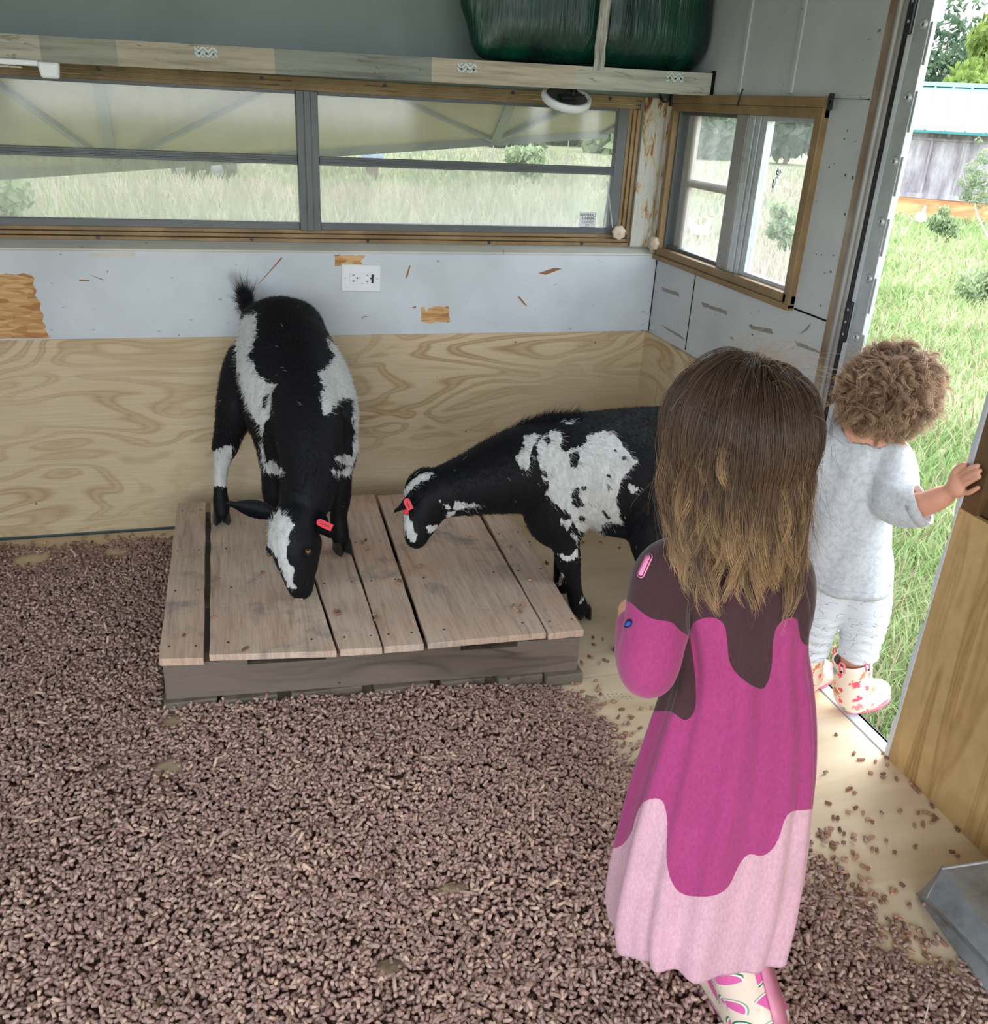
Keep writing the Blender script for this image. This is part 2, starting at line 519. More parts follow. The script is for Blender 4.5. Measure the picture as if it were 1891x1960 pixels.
M_sash = plain('dark_grey_aluminium', (92, 96, 97), 0.45, 0.5, 0.35)
M_alu = plain('dull_aluminium', (186, 192, 196), 0.42, 0.5, 0.45, 0.15, 14)
M_aluw = plain('pale_weatherstrip', (200, 207, 214), 0.5, 0.4)
M_dark = plain('dark_hinge_steel', (58, 58, 62), 0.4, 0.5, 0.6)
M_sill = painted('dirty_cream_sill', (210, 208, 198), 0.9, False)
def rust_mat():
    t = NT('rotten_stained_corner', 0.8, 0.2)
    n = t.noise(t.coord(scale=(6, 6, 1.6)), 6.0, 5, 0.7, 0.8)
    t.color(t.ramp(n, [(0.30, (70, 52, 38)), (0.38, (140, 98, 58)), (0.44, (180, 162, 128)), (0.52, (190, 190, 182)), (0.85, (176, 172, 160))]))
    t.bump(n, 0.6, 0.004); return t.m
M_rust = rust_mat()
def glass_mat(name='hazy_window_glass', haze=0.34, col=(226, 230, 224)):
    t = NT(name, 0.15, 0.5)
    out = t.t.nodes['Material Output']
    tr = t.n('ShaderNodeBsdfTransparent'); df = t.n('ShaderNodeBsdfDiffuse'); tl = t.n('ShaderNodeBsdfTranslucent'); gl = t.n('ShaderNodeBsdfGlossy')
    df.inputs[0].default_value = lin(col); tl.inputs[0].default_value = lin(col); gl.inputs['Roughness'].default_value = 0.08
    m0 = t.n('ShaderNodeMixShader'); t.l(df.outputs[0], m0.inputs[1]); t.l(tl.outputs[0], m0.inputs[2]); m0.inputs[0].default_value = 0.75
    m1 = t.n('ShaderNodeMixShader'); t.l(tr.outputs[0], m1.inputs[1]); t.l(m0.outputs[0], m1.inputs[2])
    v = t.coord(); n = t.noise(t.coord(scale=(1, 1, 0.35)), 22, 3, 0.6)
    sp = t.voronoi(v, 60.0); spk = t.math('LESS_THAN', sp.outputs['Distance'], 0.045)
    f = t.math('MULTIPLY_ADD', thr(t, n, 0.35, 0.75), haze * 0.5, haze * 0.75)
    t.l(t.math('MAXIMUM', f, t.math('MULTIPLY', spk, 0.6)), m1.inputs[0])
    m2 = t.n('ShaderNodeMixShader'); t.l(m1.outputs[0], m2.inputs[1]); t.l(gl.outputs[0], m2.inputs[2]); m2.inputs[0].default_value = 0.04
    t.l(m2.outputs[0], out.inputs[0]); return t.m
M_glass = glass_mat()
M_glass2 = glass_mat('clear_window_glass', 0.12); M_glass3 = glass_mat('small_window_glass', 0.06)

def S(o): o['kind'] = 'structure'; return o

# ================================================================== FLOOR, WALLS, CEILING
m = MB()
m.box((-2.62, -4.2, -0.03), (0, -1.02, 0)); m.box((-2.62, -1.0165, -0.03), (-0.0, 0.0, 0)); m.box((-2.62, -1.02, -0.03), (0, -1.0165, -0.004))
S(m.build('floor', M_floor))
m = MB(); m.box((0.004, -1.43, -0.045), (0.040, -1.02, 0.002)); m.box((0.030, -1.43, -0.10), (0.040, -1.02, 0.002))
S(m.build('trim_1', M_aluw, bevel=0.002))
m = MB(); m.box((-2.62, -4.2, -0.16), (0.03, 0.06, -0.05))
S(m.build('trim_2', M_dark))

# back wall shell (long window opening) ------------------------------------------------
m = MB()
m.box((-2.62, 0.035, -0.05), (0.03, 0.085, 0.868)); m.box((-2.62, 0.035, 1.30), (0.03, 0.085, 1.96))
m.box((-0.095, 0.035, 0.868), (0.03, 0.085, 1.30)); m.box((-2.62, 0.035, 0.868), (-2.42, 0.085, 1.30))
S(m.build('wall_back', M_teal))
m = MB(); m.box((-2.6, 0.0, 0.010), (0.0, 0.033, 0.604)); S(m.build('trim_3', M_ply))
m = MB(); m.box((-2.6, 0.030, 0.0), (0.0, 0.036, 0.02)); m.box((-0.001, -0.985, 0.0), (0.0, 0.0, 0.012)); S(m.build('trim_34', M_black))  # black strips painting the shade of the gap under the plywood
m = MB(); m.box((-2.6, 0.0, 0.6045), (0.0, 0.033, 0.845)); wb = S(m.build('trim_4', M_white))
m = MB(); m.hexa([(-2.6, -0.004, 0.8455), (-0.0, -0.004, 0.8455), (-0.0, 0.045, 0.862), (-2.6, 0.045, 0.862)],
                 [(-2.6, -0.004, 0.851), (-0.0, -0.004, 0.851), (-0.0, 0.045, 0.868), (-2.6, 0.045, 0.868)])
S(m.build('trim_5', M_sill, bevel=0.001))
m = MB(); m.box((-0.090, 0.018, 0.87), (-0.048, 0.034, 1.30)); m.box((-0.046, 0.022, 0.87), (-0.001, 0.034, 1.30)); m.box((-0.02, 0.006, 0.851), (-0.0005, 0.02, 1.30))
S(m.build('trim_6', M_rust))

# right wall shell (small window, doorway) ----------------------------------------------
m = MB()
X0, X1 = 0.0, 0.04
m.box((X0, -0.005, -0.05), (X1, 0.06, 1.96))
m.box((X0, -0.785, -0.05), (X1, -0.005, 0.84)); m.box((X0, -0.785, 1.312), (X1, -0.005, 1.96))
m.box((X0, -0.985, -0.05), (X1, -0.785, 1.96))
m.box((X0, -1.43, 1.86), (X1, -0.985, 1.96))
S(m.build('wall_right', M_whiteR))
# stained edge strip beside the door trim
def stain_mat():
    t = NT('brown_stained_edge', 0.7, 0.25)
    n = t.noise(t.coord(scale=(1, 2, 1)), 5, 4, 0.6)
    t.color(t.ramp(n, [(0.3, (116, 92, 72)), (0.55, (158, 142, 122)), (0.8, (186, 182, 172))])); return t.m
M_stain = stain_mat()
m = MB(); m.box((-0.002, -0.958, 0.6), (0, -0.925, 1.95)); S(m.build('trim_7', M_stain))
# battens over the upper right wall, seams below the window
m = MB()
for y in (-0.372, -0.617): m.box((-0.006, y - 0.009, 1.318), (0, y + 0.009, 1.95))
S(m.build('trim_8', M_whiteR, bevel=0.002))
m = MB()
m.box((-0.0015, -0.272, 0.61), (0, -0.269, 0.835)); m.box((-0.0015, -0.945, 0.842), (0, -0.79, 0.846)); m.box((-0.001, -0.92, 1.308), (0, -0.79, 1.3095))
m.box((-0.0015, -0.0045, 0.012), (0, 0.0, 0.87))
S(m.build('trim_9', M_black))
m = MB(); m.box((-0.012, -0.136, 0.012), (0, -0.001, 0.604)); m.box((-0.012, -0.985, 0.012), (0, -0.140, 0.604))
S(m.build('trim_10', M_ply))

# the wall right of the doorway: plywood wainscot, dark framing above, ragged white skin edge
m = MB(); m.box((0.0, -4.2, -0.03), (0.012, -1.437, 0.601)); S(m.build('trim_11', M_plyR))
M_frame = plywood('brown_wall_framing', (112, 84, 56), (96, 70, 44), (74, 52, 32), (2, 6, 1.2), 2, 0.5)
m = MB(); m.box((0.022, -4.2, 0.0), (0.04, -1.437, 1.96)); m.box((0.004, -1.478, 0.601), (0.022, -1.437, 1.96)); m.box((0.006, -4.2, 0.601), (0.022, -1.52, 0.64))
S(m.build('wall_door_side', M_frame))
m = MB()
zs = np.linspace(-0.05, 1.95, 60); edge = -1.431 + 0.003 * np.sin(zs * 11) + 0.0035 * np.sin(zs * 31) + 0.002 * np.sin(zs * 77 + 1) + 0.002 * rng.normal(size=60)
for i in range(59):
    a, b = zs[i], zs[i + 1]
    m.hexa([(-0.002, -1.4395, a), (0.043, -1.4395, a), (0.043, edge[i] + 0.0, a), (-0.002, edge[i], a)],
           [(-0.002, -1.4395, b), (0.043, -1.4395, b), (0.043, edge[i + 1], b), (-0.002, edge[i + 1], b)])
S(m.build('trim_12', M_aluw))
# remaining shell, outside the photo
m = MB(); m.box((-2.62, -4.2, 1.96), (0.04, 0.085, 2.0)); S(m.build('ceiling', M_whiteR))
m = MB(); m.box((-2.66, -1.7, -0.05), (-2.6, 0.085, 1.96)); m.box((-2.66, -3.5, -0.05), (-2.6, -1.7, 0.7)); m.box((-2.66, -3.5, 1.6), (-2.6, -1.7, 1.96)); m.box((-2.66, -4.2, -0.05), (-2.6, -3.5, 1.96))
S(m.build('wall_left', M_whiteR))

# ================================================================== LONG WINDOW
win = empty('window_1', (-1.2, 0.05, 0.868)); S(win)
m = MB()
def rail(mb, x0, x1, z0, z1, steps):
    n = len(steps)
    for i, (fy) in enumerate(steps):
        a = z0 + (z1 - z0) * i / n; b = z0 + (z1 - z0) * (i + 1) / n
        mb.box((x0, fy, a + 0.0008), (x1, 0.07, b - 0.0008))
rail(m, -2.42, -0.093, 0.868, 0.904, (0.028, 0.034, 0.040)); rail(m, -2.42, -0.093, 1.266, 1.302, (0.040, 0.034, 0.028))
for i, fy in enumerate((0.028, 0.034, 0.040)):
    m.box((-0.105 - 0.012 * i, fy, 0.904), (-0.0935 - 0.012 * i, 0.07, 1.266))
fo = m.build('window_frame', M_gold, win, bevel=0.0012); 
m = MB()
for x in (-2.0, -1.655, -1.25, -0.92, -0.55, -0.25):
    m.disc((x, 0.0275, 0.876), (0, -1, 0), 0.005, 0.002, 12); m.disc((x + 0.05, 0.0275, 1.292), (0, -1, 0), 0.005, 0.002, 12)
m.build('screw', M_dark, fo)
m = MB(); m.box((-1.112, 0.036, 0.900), (-1.053, 0.075, 1.268)); m.box((-1.092, 0.030, 0.900), (-1.073, 0.04, 1.268)); m.build('mullion', M_sash, win, bevel=0.002)
for a, b in ((-2.42, -1.113), (-1.052, -0.158)):
    m = MB(); m.box((a, 0.045, 1.078), (b, 0.07, 1.101)); m.box((a, 0.040, 1.084), (b, 0.05, 1.088)); m.box((a, 0.040, 1.092), (b, 0.05, 1.096))
    m.build('meeting_rail', M_sash, win, bevel=0.001)
    m = MB(); m.box((a, 0.045, 0.900), (b, 0.07, 0.922)); m.box((a, 0.045, 1.258), (b, 0.07, 1.27)); m.build('sash', M_sash, win, bevel=0.001)
    m = MB(); m.box((a, 0.058, 0.920), (b, 0.061, 1.080)); m.build('pane', M_glass, win)
    m = MB(); m.box((a, 0.062, 1.098), (b, 0.065, 1.262)); m.build('pane', M_glass2, win)
m = MB(); m.box((-0.160, 0.042, 0.900), (-0.128, 0.07, 1.268)); m.build('sash', M_sash, win, bevel=0.001)
m = MB(); m.bar((-0.166, 0.05, 1.06), (-0.182, 0.03, 0.925), 0.004, 0.004); m.bar((-0.175, 0.05, 1.06), (-0.150, 0.03, 0.925), 0.003, 0.003)
m.build('window_operator_arm', M_alu, win)
def crank(loc, nrm, parent):
    m = MB(); z = Vector(nrm)
    prof = [(0, 0.020), (0.004, 0.020), (0.005, 0.017), (0.017, 0.017), (0.021, 0.013), (0.0215, 0.004), (0.019, 0), (0, 0)]
    n = 36; c = Vector(loc); x = z.orthogonal().normalized(); y = z.cross(x); V = []; F = []
    for pr, ph in prof:
        for k in range(n):
            a = 2 * math.pi * k / n; q = pr * (1 + 0.07 * math.cos(a * 7) if pr > 0.015 else 1)
            V.append(c + x * math.cos(a) * q + y * math.sin(a) * q + z * ph)
    for i in range(len(prof) - 1):
        for k in range(n): F.append((i * n + k, i * n + n + k, i * n + n + (k + 1) % n, i * n + (k + 1) % n))
    m.add(V, F); return m.build('crank_knob', plain('beige_plastic', (206, 190, 166), 0.5, 0.4), parent, smooth=True)
crank((-0.132, 0.028, 0.912), (0, -1, 0), win)
# sticker, seen from behind (reversed print)
def text_mesh(txt, size, mat, mw, name, parent, extr=0.0003, flip=False, align='CENTER'):
    cu = bpy.data.curves.new('t', 'FONT'); cu.body = txt; cu.size = size; cu.extrude = extr; cu.align_x = align; cu.align_y = 'CENTER'
    to = bpy.data.objects.new('t', cu); COL.objects.link(to)
    dg = bpy.context.evaluated_depsgraph_get(); me = bpy.data.meshes.new_from_object(to.evaluated_get(dg))
    bpy.data.objects.remove(to); bpy.data.curves.remove(cu)
    if flip: me.transform(Matrix.Scale(-1, 4, (1, 0, 0)))
    me.transform(mw); me.materials.clear()
    o = link(name, me, mat)
    if parent is not None: reparent_keep(o, parent)
    return o
p0 = onplane(1124, 423, 1, 0.0585)
M_sticker = plain('white_sticker_paper', (226, 230, 232), 0.6); M_ink = plain('black_ink', (40, 42, 48), 0.6)
m = MB(); m.box((p0[0] - 0.027, 0.0572, p0[2] - 0.027), (p0[0] + 0.027, 0.0579, p0[2] + 0.027))
st = m.build('camping_permit_sticker', M_sticker); tag(st, 'small white camping permit sticker on the long window pane, lettering reversed', 'sticker')
RX = Matrix.Rotation(math.radians(90), 4, 'X')
for tx, sz, dz in (('CAMPING', 0.0125, 0.018), ('PERMIT', 0.0125, 0.007), ('CENTREVILLE', 0.0068, -0.005), ('FAIR', 0.0068, -0.012), ('1998', 0.0068, -0.019)):
    text_mesh(tx, sz, M_ink, Matrix.Translation((p0[0], 0.0571, p0[2] + dz)) @ RX, 'printed_text', st, 0.0002, True)
m = MB(); m.box((p0[0] - 0.022, 0.0569, p0[2] - 0.0006), (p0[0] + 0.022, 0.0572, p0[2] + 0.0004)); m.build('printed_line', M_ink, st)

# ================================================================== SMALL WINDOW IN THE RIGHT WALL
w2 = empty('window_2', (0.0, -0.4, 0.84)); S(w2)
m = MB()
def yb(mb, x0, y0, z0, x1, y1, z1): mb.box((x0, min(y0, y1), z0), (x1, max(y0, y1), z1))
yb(m, -0.012, -0.005, 1.268, 0.03, -0.785, 1.290); yb(m, -0.020, -0.005, 1.290, 0.03, -0.785, 1.312)
yb(m, -0.014, -0.005, 0.846, 0.03, -0.024, 1.27)
yb(m, -0.012, -0.748, 0.850, 0.03, -0.768, 1.27); yb(m, -0.018, -0.768, 0.842, 0.03, -0.785, 1.29)
yb(m, -0.012, -0.005, 0.852, 0.03, -0.785, 0.874); yb(m, -0.020, -0.005, 0.838, 0.03, -0.785, 0.852)
yb(m, -0.0115, -0.745, 0.839, 0.03, -0.784, 0.876); yb(m, -0.0115, -0.745, 1.266, 0.03, -0.784, 1.311); yb(m, -0.0115, -0.006, 0.839, 0.03, -0.03, 0.876)
fo2 = m.build('window_frame', M_gold, w2, bevel=0.0015)
M_alug = plain('weathered_grey_aluminium', (150, 148, 145), 0.5, 0.5, 0.3)
m = MB(); yb(m, 0.004, -0.024, 0.874, 0.05, -0.032, 1.268); yb(m, 0.012, -0.024, 0.872, 0.05, -0.43, 0.884); yb(m, 0.012, -0.024, 1.258, 0.05, -0.43, 1.268)
m.build('inner_channel', M_sash, w2, bevel=0.001)
m = MB(); yb(m, 0.002, -0.372, 0.870, 0.03, -0.430, 1.268); m.build('meeting_stile', M_alug, w2, bevel=0.002)
m = MB(); yb(m, 0.004, -0.432, 0.872, 0.034, -0.462, 1.268); yb(m, 0.008, -0.464, 0.872, 0.034, -0.484, 1.268); yb(m, 0.012, -0.486, 0.872, 0.034, -0.511, 1.268)
yb(m, 0.012, -0.511, 1.255, 0.034, -0.748, 1.268); yb(m, 0.012, -0.511, 0.872, 0.034, -0.748, 0.884); yb(m, 0.012, -0.737, 0.872, 0.034, -0.748, 1.268)
m.build('sliding_sash', M_alu, w2, bevel=0.001)
M_scr = plain('pinkish_screen_frame', (176, 162, 152), 0.6)
m = MB(); yb(m, 0.034, -0.033, 0.85, 0.044, -0.064, 1.28); m.build('outer_sash', plain('pale_outer_panel', (190, 192, 192), 0.6), w2)
m = MB(); yb(m, 0.030, -0.064, 0.86, 0.042, -0.098, 1.27); yb(m, 0.030, -0.098, 1.062, 0.042, -0.42, 1.085); m.build('storm_sash', M_scr, w2, bevel=0.001)
m = MB(); yb(m, 0.022, -0.033, 0.884, 0.025, -0.372, 1.258); m.build('pane', M_glass2, w2)
m = MB(); yb(m, 0.022, -0.511, 0.884, 0.025, -0.737, 1.255); m.build('pane', M_glass3, w2)
# patched crack in the clear pane
cp = [onplane(x, y, 0, 0.0215) for x, y in ((1490, 323), (1494, 329), (1491, 338), (1487, 340), (1486, 348), (1484, 352), (1481, 360), (1477, 368))]
m = MB(); m.tube(cp, [0.004, 0.006, 0.004, 0.005, 0.003, 0.004, 0.003, 0.001], 6); o = m.build('glass_crack', plain('crack_white', (225, 235, 238), 0.4), w2)
m = MB(); m.tube([onplane(x, y, 0, 0.016) for x, y in ((1488, 326), (1486, 332), (1489, 335))], 0.0018, 5); m.tube([onplane(x, y, 0, 0.016) for x, y in ((1481, 343), (1479, 352), (1478, 360))], 0.0015, 5); m.tube([onplane(x, y, 0, 0.016) for x, y in ((1493, 324), (1494, 331))], 0.0012, 5)
m.build('crack_shadow_line', M_dark, w2)
crank((-0.016, -0.010, 0.884), (-1, -0.25, 0), w2)

# ================================================================== DOORWAY FRAME
d = empty('door_1', (0.0, -1.02, 0.0)); S(d)
m = MB()
m.tube([(-0.008, -0.968, z) for z in (0.012, 0.5, 1.0, 1.5, 1.95)], 0.007, 8); m.box((-0.006, -0.985, 0.012), (0.0, -0.96, 1.95))
m.build('trim_bead', M_alug, d, smooth=True)
m = MB(); m.box((-0.003, -0.997, 0.012), (0.03, -0.984, 1.95)); m.build('bead_gap_shade', M_dark, d)  # dark strip put in for the shade of the gap beside the bead
m = MB(); m.box((-0.002, -1.014, 0.012), (0.03, -0.997, 1.95)); m.build('weatherstrip', M_aluw, d, bevel=0.003)
m = MB()
m.box((-0.003, -1.058, 0.0), (0.0, -1.016, 1.95)); m.box((-0.0, -1.050, 0.0), (0.02, -1.016, 1.95))
z = 0.05
k = 0
while z < 1.95:
    if k % 2 == 0: m.box((-0.002, -1.066, z), (0.001, -1.058, min(z + 0.075, 1.95)))
    z += 0.075 if k % 2 == 0 else 0.045; k += 1
hl = m.build('hinge_leaf', M_alu, d, bevel=0.0015)
for z in (0.355, 0.475, 0.595, 0.715, 0.835, 0.962, 1.078, 1.195, 1.313, 1.441, 1.56):
    m = MB(); m.disc((-0.003, -1.042, z), (-1, 0, 0), 0.010, 0.003, 18, [(0, 0.001), (0.003, 0.001), (0.0042, 0.0045), (0.0065, 0.0045), (0.010, 0.0015), (0.0105, 0)])
    b = m.build('bolt', M_alu, hl, smooth=True)
    m = MB(); m.disc((-0.0045, -1.042, z), (-1, 0, 0), 0.0032, 0.001, 10); m.build('bolt_socket', M_dark, hl)
for z0, z1 in ((0.815, 0.905), (1.425, 1.54)):
    m = MB(); m.box((-0.010, -1.012, z0), (-0.002, -0.996, z1)); m.build('catch_plate', M_dark, d, bevel=0.003)
    m = MB()
    for q in (0.2, 0.5, 0.8): m.disc((-0.010, -1.004, z0 + (z1 - z0) * q), (-1, 0, 0), 0.003, 0.001, 8)
    m.build('rivet', M_alu, d)
m = MB(); m.disc((-0.014, -0.962, 0.615), (-1, 0, 0), 0.014, 0.012, 16); m.build('rusty_stop', plain('rust_red', (112, 62, 44), 0.8), d, smooth=True)

# ================================================================== WALL DETAILS
def patch(name, pts2, mat, plane='back', off=0.0, thick=0.0008, parent=None):
    V = []
    for x, y in pts2:
        V.append(onplane(x, y, 1, -off - thick) if plane == 'back' else onplane(x, y, 0, -off - thick))
    V = np.array(V); W = V.copy(); W[:, 1 if plane == 'back' else 0] += thick
    n = len(V); m = MB(); m.add(list(V) + list(W), [tuple(range(n))] + [(i, (i + 1) % n, (i + 1) % n + n, i + n) for i in range(n)] + [tuple(range(2 * n - 1, n - 1, -1))])
    return m.build(name, mat, parent)
rr = random.Random(3)
def jag(pts, amp, step=6):
    out = []
    for a, b in zip(pts, pts[1:] + pts[:1]):
        L = math.dist(a, b); n = max(1, int(L / step))
        for i in range(n): t = i / n; out.append((a[0] + (b[0] - a[0]) * t + rr.uniform(-amp, amp) * (i > 0), a[1] + (b[1] - a[1]) * t + rr.uniform(-amp, amp) * (i > 0)))
    return out
S(patch('trim_13', [(-60, 530), (-5, 527), (12, 523), (28, 526), (45, 523), (60, 527), (66, 533), (63, 545), (70, 556), (67, 566), (78, 580), (76, 592), (84, 604), (81, 615), (88, 624), (86, 632), (97, 647), (-60, 648.5)], M_osb))
plate_dents = [[(640, 488), (700, 489), (690, 500), (696, 508), (655, 507), (641, 510)], [(806, 588), (813, 588), (816, 600), (820, 590), (835, 586), (860, 587), (861, 617), (835, 616), (825, 620), (806, 615)], [(586, 587), (597, 588), (599, 612), (588, 612)]]
for i, q in enumerate(plate_dents): S(patch('trim_%d' % (14 + i), jag(q, 1.0, 5), M_osb))
M_chip = plain('bare_wood_chip', (150, 108, 76), 0.8)
chips = [[(493, 545), (498, 541), (541, 494), (538, 493)], [(776, 533), (780, 530), (786, 508), (783, 509)], [(1030, 523), (1060, 513), (1076, 514), (1045, 526)], [(990, 567), (996, 569), (1010, 587), (1003, 583)], [(169, 525), (178, 528), (201, 536), (196, 536)], [(151, 535), (172, 536), (170, 538), (152, 538)], [(786, 590), (797, 585), (795, 590)], [(205, 518), (207, 518), (205, 524)]]
for i, q in enumerate(chips): S(patch('trim_%d' % (17 + i), q, M_chip, off=0.0))
S(patch('trim_25', [(170, 484), (258, 482), (259, 491), (176, 491)], M_sill, off=0.0))
chR = [[(1266, 550), (1298, 560), (1300, 568), (1268, 557)], [(1342, 578), (1390, 595), (1391, 603), (1345, 586)], [(1263, 620), (1300, 640), (1312, 652), (1280, 634)], [(1432, 622), (1476, 630), (1480, 640), (1438, 630)], [(1530, 640), (1552, 618), (1545, 632)], [(1520, 652), (1560, 668), (1572, 678), (1526, 662)]]
for i, q in enumerate(chR): S(patch('trim_%d' % (26 + i), jag(q, 0.8, 6), plain('grey_scrape', (146, 138, 132), 0.8), 'right'))
# stains dotted down the right wall
m = MB()
for x, y, s_ in ((1622, 250, 3), (1616, 266, 3), (1587, 320, 3), (1618, 335, 4), (1632, 340, 5), (1634, 360, 4), (1643, 362, 4), (1617, 410, 4), (1562, 386, 2), (1597, 313, 2), (1562, 487, 2.5), (1572, 488, 2.5), (1595, 489, 2.5), (1612, 488, 3), (1590, 520, 4), (1607, 515, 3), (1610, 525, 4), (1571, 585, 3), (1589, 585, 2), (1438, 600, 2), (1452, 596, 2), (1437, 622, 3), (1440, 641, 4), (1681, 60, 3), (1684, 58, 3), (1662, 75, 2), (1663, 190, 3), (1585, 633, 2.5)):
    c = onplane(x, y, 0, -0.0004); m.disc(c, (-1, 0, 0), pxs(s_, 2.0) * 0.7, 0.0004, 9)
S(m.build('trim_32', plain('brown_spots', (104, 82, 66), 0.8)))

# socket ---------------------------------------------------------------------------------
M_plastic = plain('white_plastic', (232, 236, 240), 0.35, 0.5, 0, 0.02)
ctr = (onplane(691, 532, 1, 0))
tilt = Matrix.Translation(ctr) @ Matrix.Rotation(math.radians(1.2), 4, 'Y')
so_ = empty('electrical_outlet', ctr, 'white double electrical outlet with rectangular cover plate on white wall board', 'electrical outlet')
def tf(mb):
    mb.v = [tuple(tilt @ Vector(v)) for v in mb.v]; return mb
m = MB(); m.hexa([(-0.0585, 0, -0.040), (0.0585, 0, -0.040), (0.0585, 0, 0.040), (-0.0585, 0, 0.040)], [(-0.056, -0.006, -0.0375), (0.056, -0.006, -0.0375), (0.056, -0.006, 0.0375), (-0.056, -0.006, 0.0375)])
tf(m).build('cover_plate', M_plastic, so_, bevel=0.001)
m = MB(); m.box((-0.034, -0.0085, -0.0165), (0.034, -0.005, 0.0165)); tf(m).build('receptacle', M_plastic, so_, bevel=0.001)
m = MB()
for cx in (-0.022, 0.018):
    m.box((cx - 0.0045, -0.0089, 0.0085), (cx + 0.0025, -0.0084, 0.0102)); m.box((cx - 0.005, -0.0089, -0.0085), (cx + 0.003, -0.0084, -0.0068)); m.box((cx - 0.002, -0.0089, -0.0115), (cx - 0.0003, -0.0084, -0.0075))
    m.disc((cx + 0.0095, -0.0084, 0.001), (0, -1, 0), 0.0026, 0.0006, 12)
m.box((0.0275 + 0.002, -0.0089, -0.0125), (0.0345 + 0.001, -0.0084, 0.0125)); m.box((0.0, -0.0089, -0.0145), (0.004, -0.0084, -0.013))
tf(m).build('socket_slots', M_ink, so_)
m = MB(); m.box((-0.009, -0.0092, -0.006), (-0.0015, -0.0084, 0.007)); m.box((0.0, -0.0092, -0.006), (0.0075, -0.0084, 0.007)); tf(m).build('test_button', M_plastic, so_, bevel=0.0004)
for sx_ in (-0.047, 0.047):
    m = MB(); m.disc((sx_, -0.0058, 0.0), (0, -1, 0), 0.0025, 0.0006, 10); tf(m).build('screw', M_alu, so_)

# ================================================================== SHELF WITH THE WRAPPED BUNDLE
sh = empty('overhead_shelf', (-1.3, -0.227, 1.312), 'overhead shelf with patchwork plank-print front board above the long window', 'shelf')
def fascia_mat():
    t = NT('plank_print_board', 0.6, 0.3)
    g = t.n('ShaderNodeNewGeometry'); x = t.sep(g.outputs['Position'])[0]
    lo = -2.6
    stops = []
    secs = [(-2.6, (182, 178, 164)), (-1.697, (150, 152, 140)), (-1.538, (176, 168, 150)), (-1.179, (140, 144, 138)), (-0.794, (188, 178, 160)), (-0.411, (186, 188, 176))]
    base = t.ramp(t.math('DIVIDE', t.math('SUBTRACT', x, lo), 2.6), [((a - lo) / 2.6, c) for a, c in secs], 'CONSTANT')
    n = t.noise(t.coord(scale=(4, 8, 60)), 1.0, 4, 0.65)
    c = t.mix(1.0, base, t.ramp(n, [(0.3, (0.55, 0.54, 0.52, 1)), (0.5, (0.9, 0.9, 0.88, 1)), (0.7, (1.12, 1.1, 1.06, 1))]), 'MULTIPLY')
    k = t.noise(t.coord(scale=(9, 9, 40)), 1.0, 5, 0.7, 0.5)
    c = t.mix(t.math('MULTIPLY', thr(t, k, 0.60, 0.64), 0.5), c, lin((84, 84, 80)))
    t.color(c); return t.m
m = MB(); m.hexa([(-2.6, -0.227, 1.288), (-0.006, -0.227, 1.310), (-0.006, -0.215, 1.310), (-2.6, -0.215, 1.288)], [(-2.6, -0.227, 1.343), (-0.006, -0.227, 1.366), (-0.006, -0.215, 1.366), (-2.6, -0.215, 1.343)])
m.build('front_board', fascia_mat(), sh, bevel=0.0008)
m = MB(); m.hexa([(-2.6, -0.215, 1.335), (-0.006, -0.215, 1.348), (-0.006, 0.034, 1.348), (-2.6, 0.034, 1.335)], [(-2.6, -0.215, 1.341), (-0.006, -0.215, 1.356), (-0.006, 0.034, 1.356), (-2.6, 0.034, 1.341)])
m.build('deck', M_teal, sh)
m = MB(); m.box((-0.010, -0.229, 1.306), (-0.001, -0.22, 1.372)); m.build('end_gap', M_black, sh)
def sticker_mat():
    t = NT('blue_chevron_tile_print', 0.5)
    v = t.coord(scale=(1, 1, 1)); s = t.sep(v)
    zz = t.math('PINGPONG', t.math('MULTIPLY', s[0], 1.0), 0.011)
    k = t.math('FRACT', t.math('MULTIPLY', t.math('ADD', s[2], zz), 95.0))
    t.color(t.ramp(k, [(0, (206, 214, 214)), (0.5, (120, 160, 168)), (0.75, (188, 176, 150))], 'CONSTANT')); return t.m
M_stk = sticker_mat()
for px_, py_ in ((395, 100), (895, 130), (1293, 148)):
    c = onplane(px_, py_, 1, -0.2285); m = MB(); m.box((c[0] - 0.027, -0.2285, c[2] - 0.011), (c[0] + 0.025, -0.2272, c[2] + 0.011)); k = m.build('patterned_bracket', M_stk, sh)
    m = MB()
    for dx in (-0.016, 0.0, 0.016): m.disc((c[0] + dx, -0.2285, c[2] - 0.003), (0, -1, 0), 0.0026, 0.001, 8)
    m.build('screw', M_ink, k)
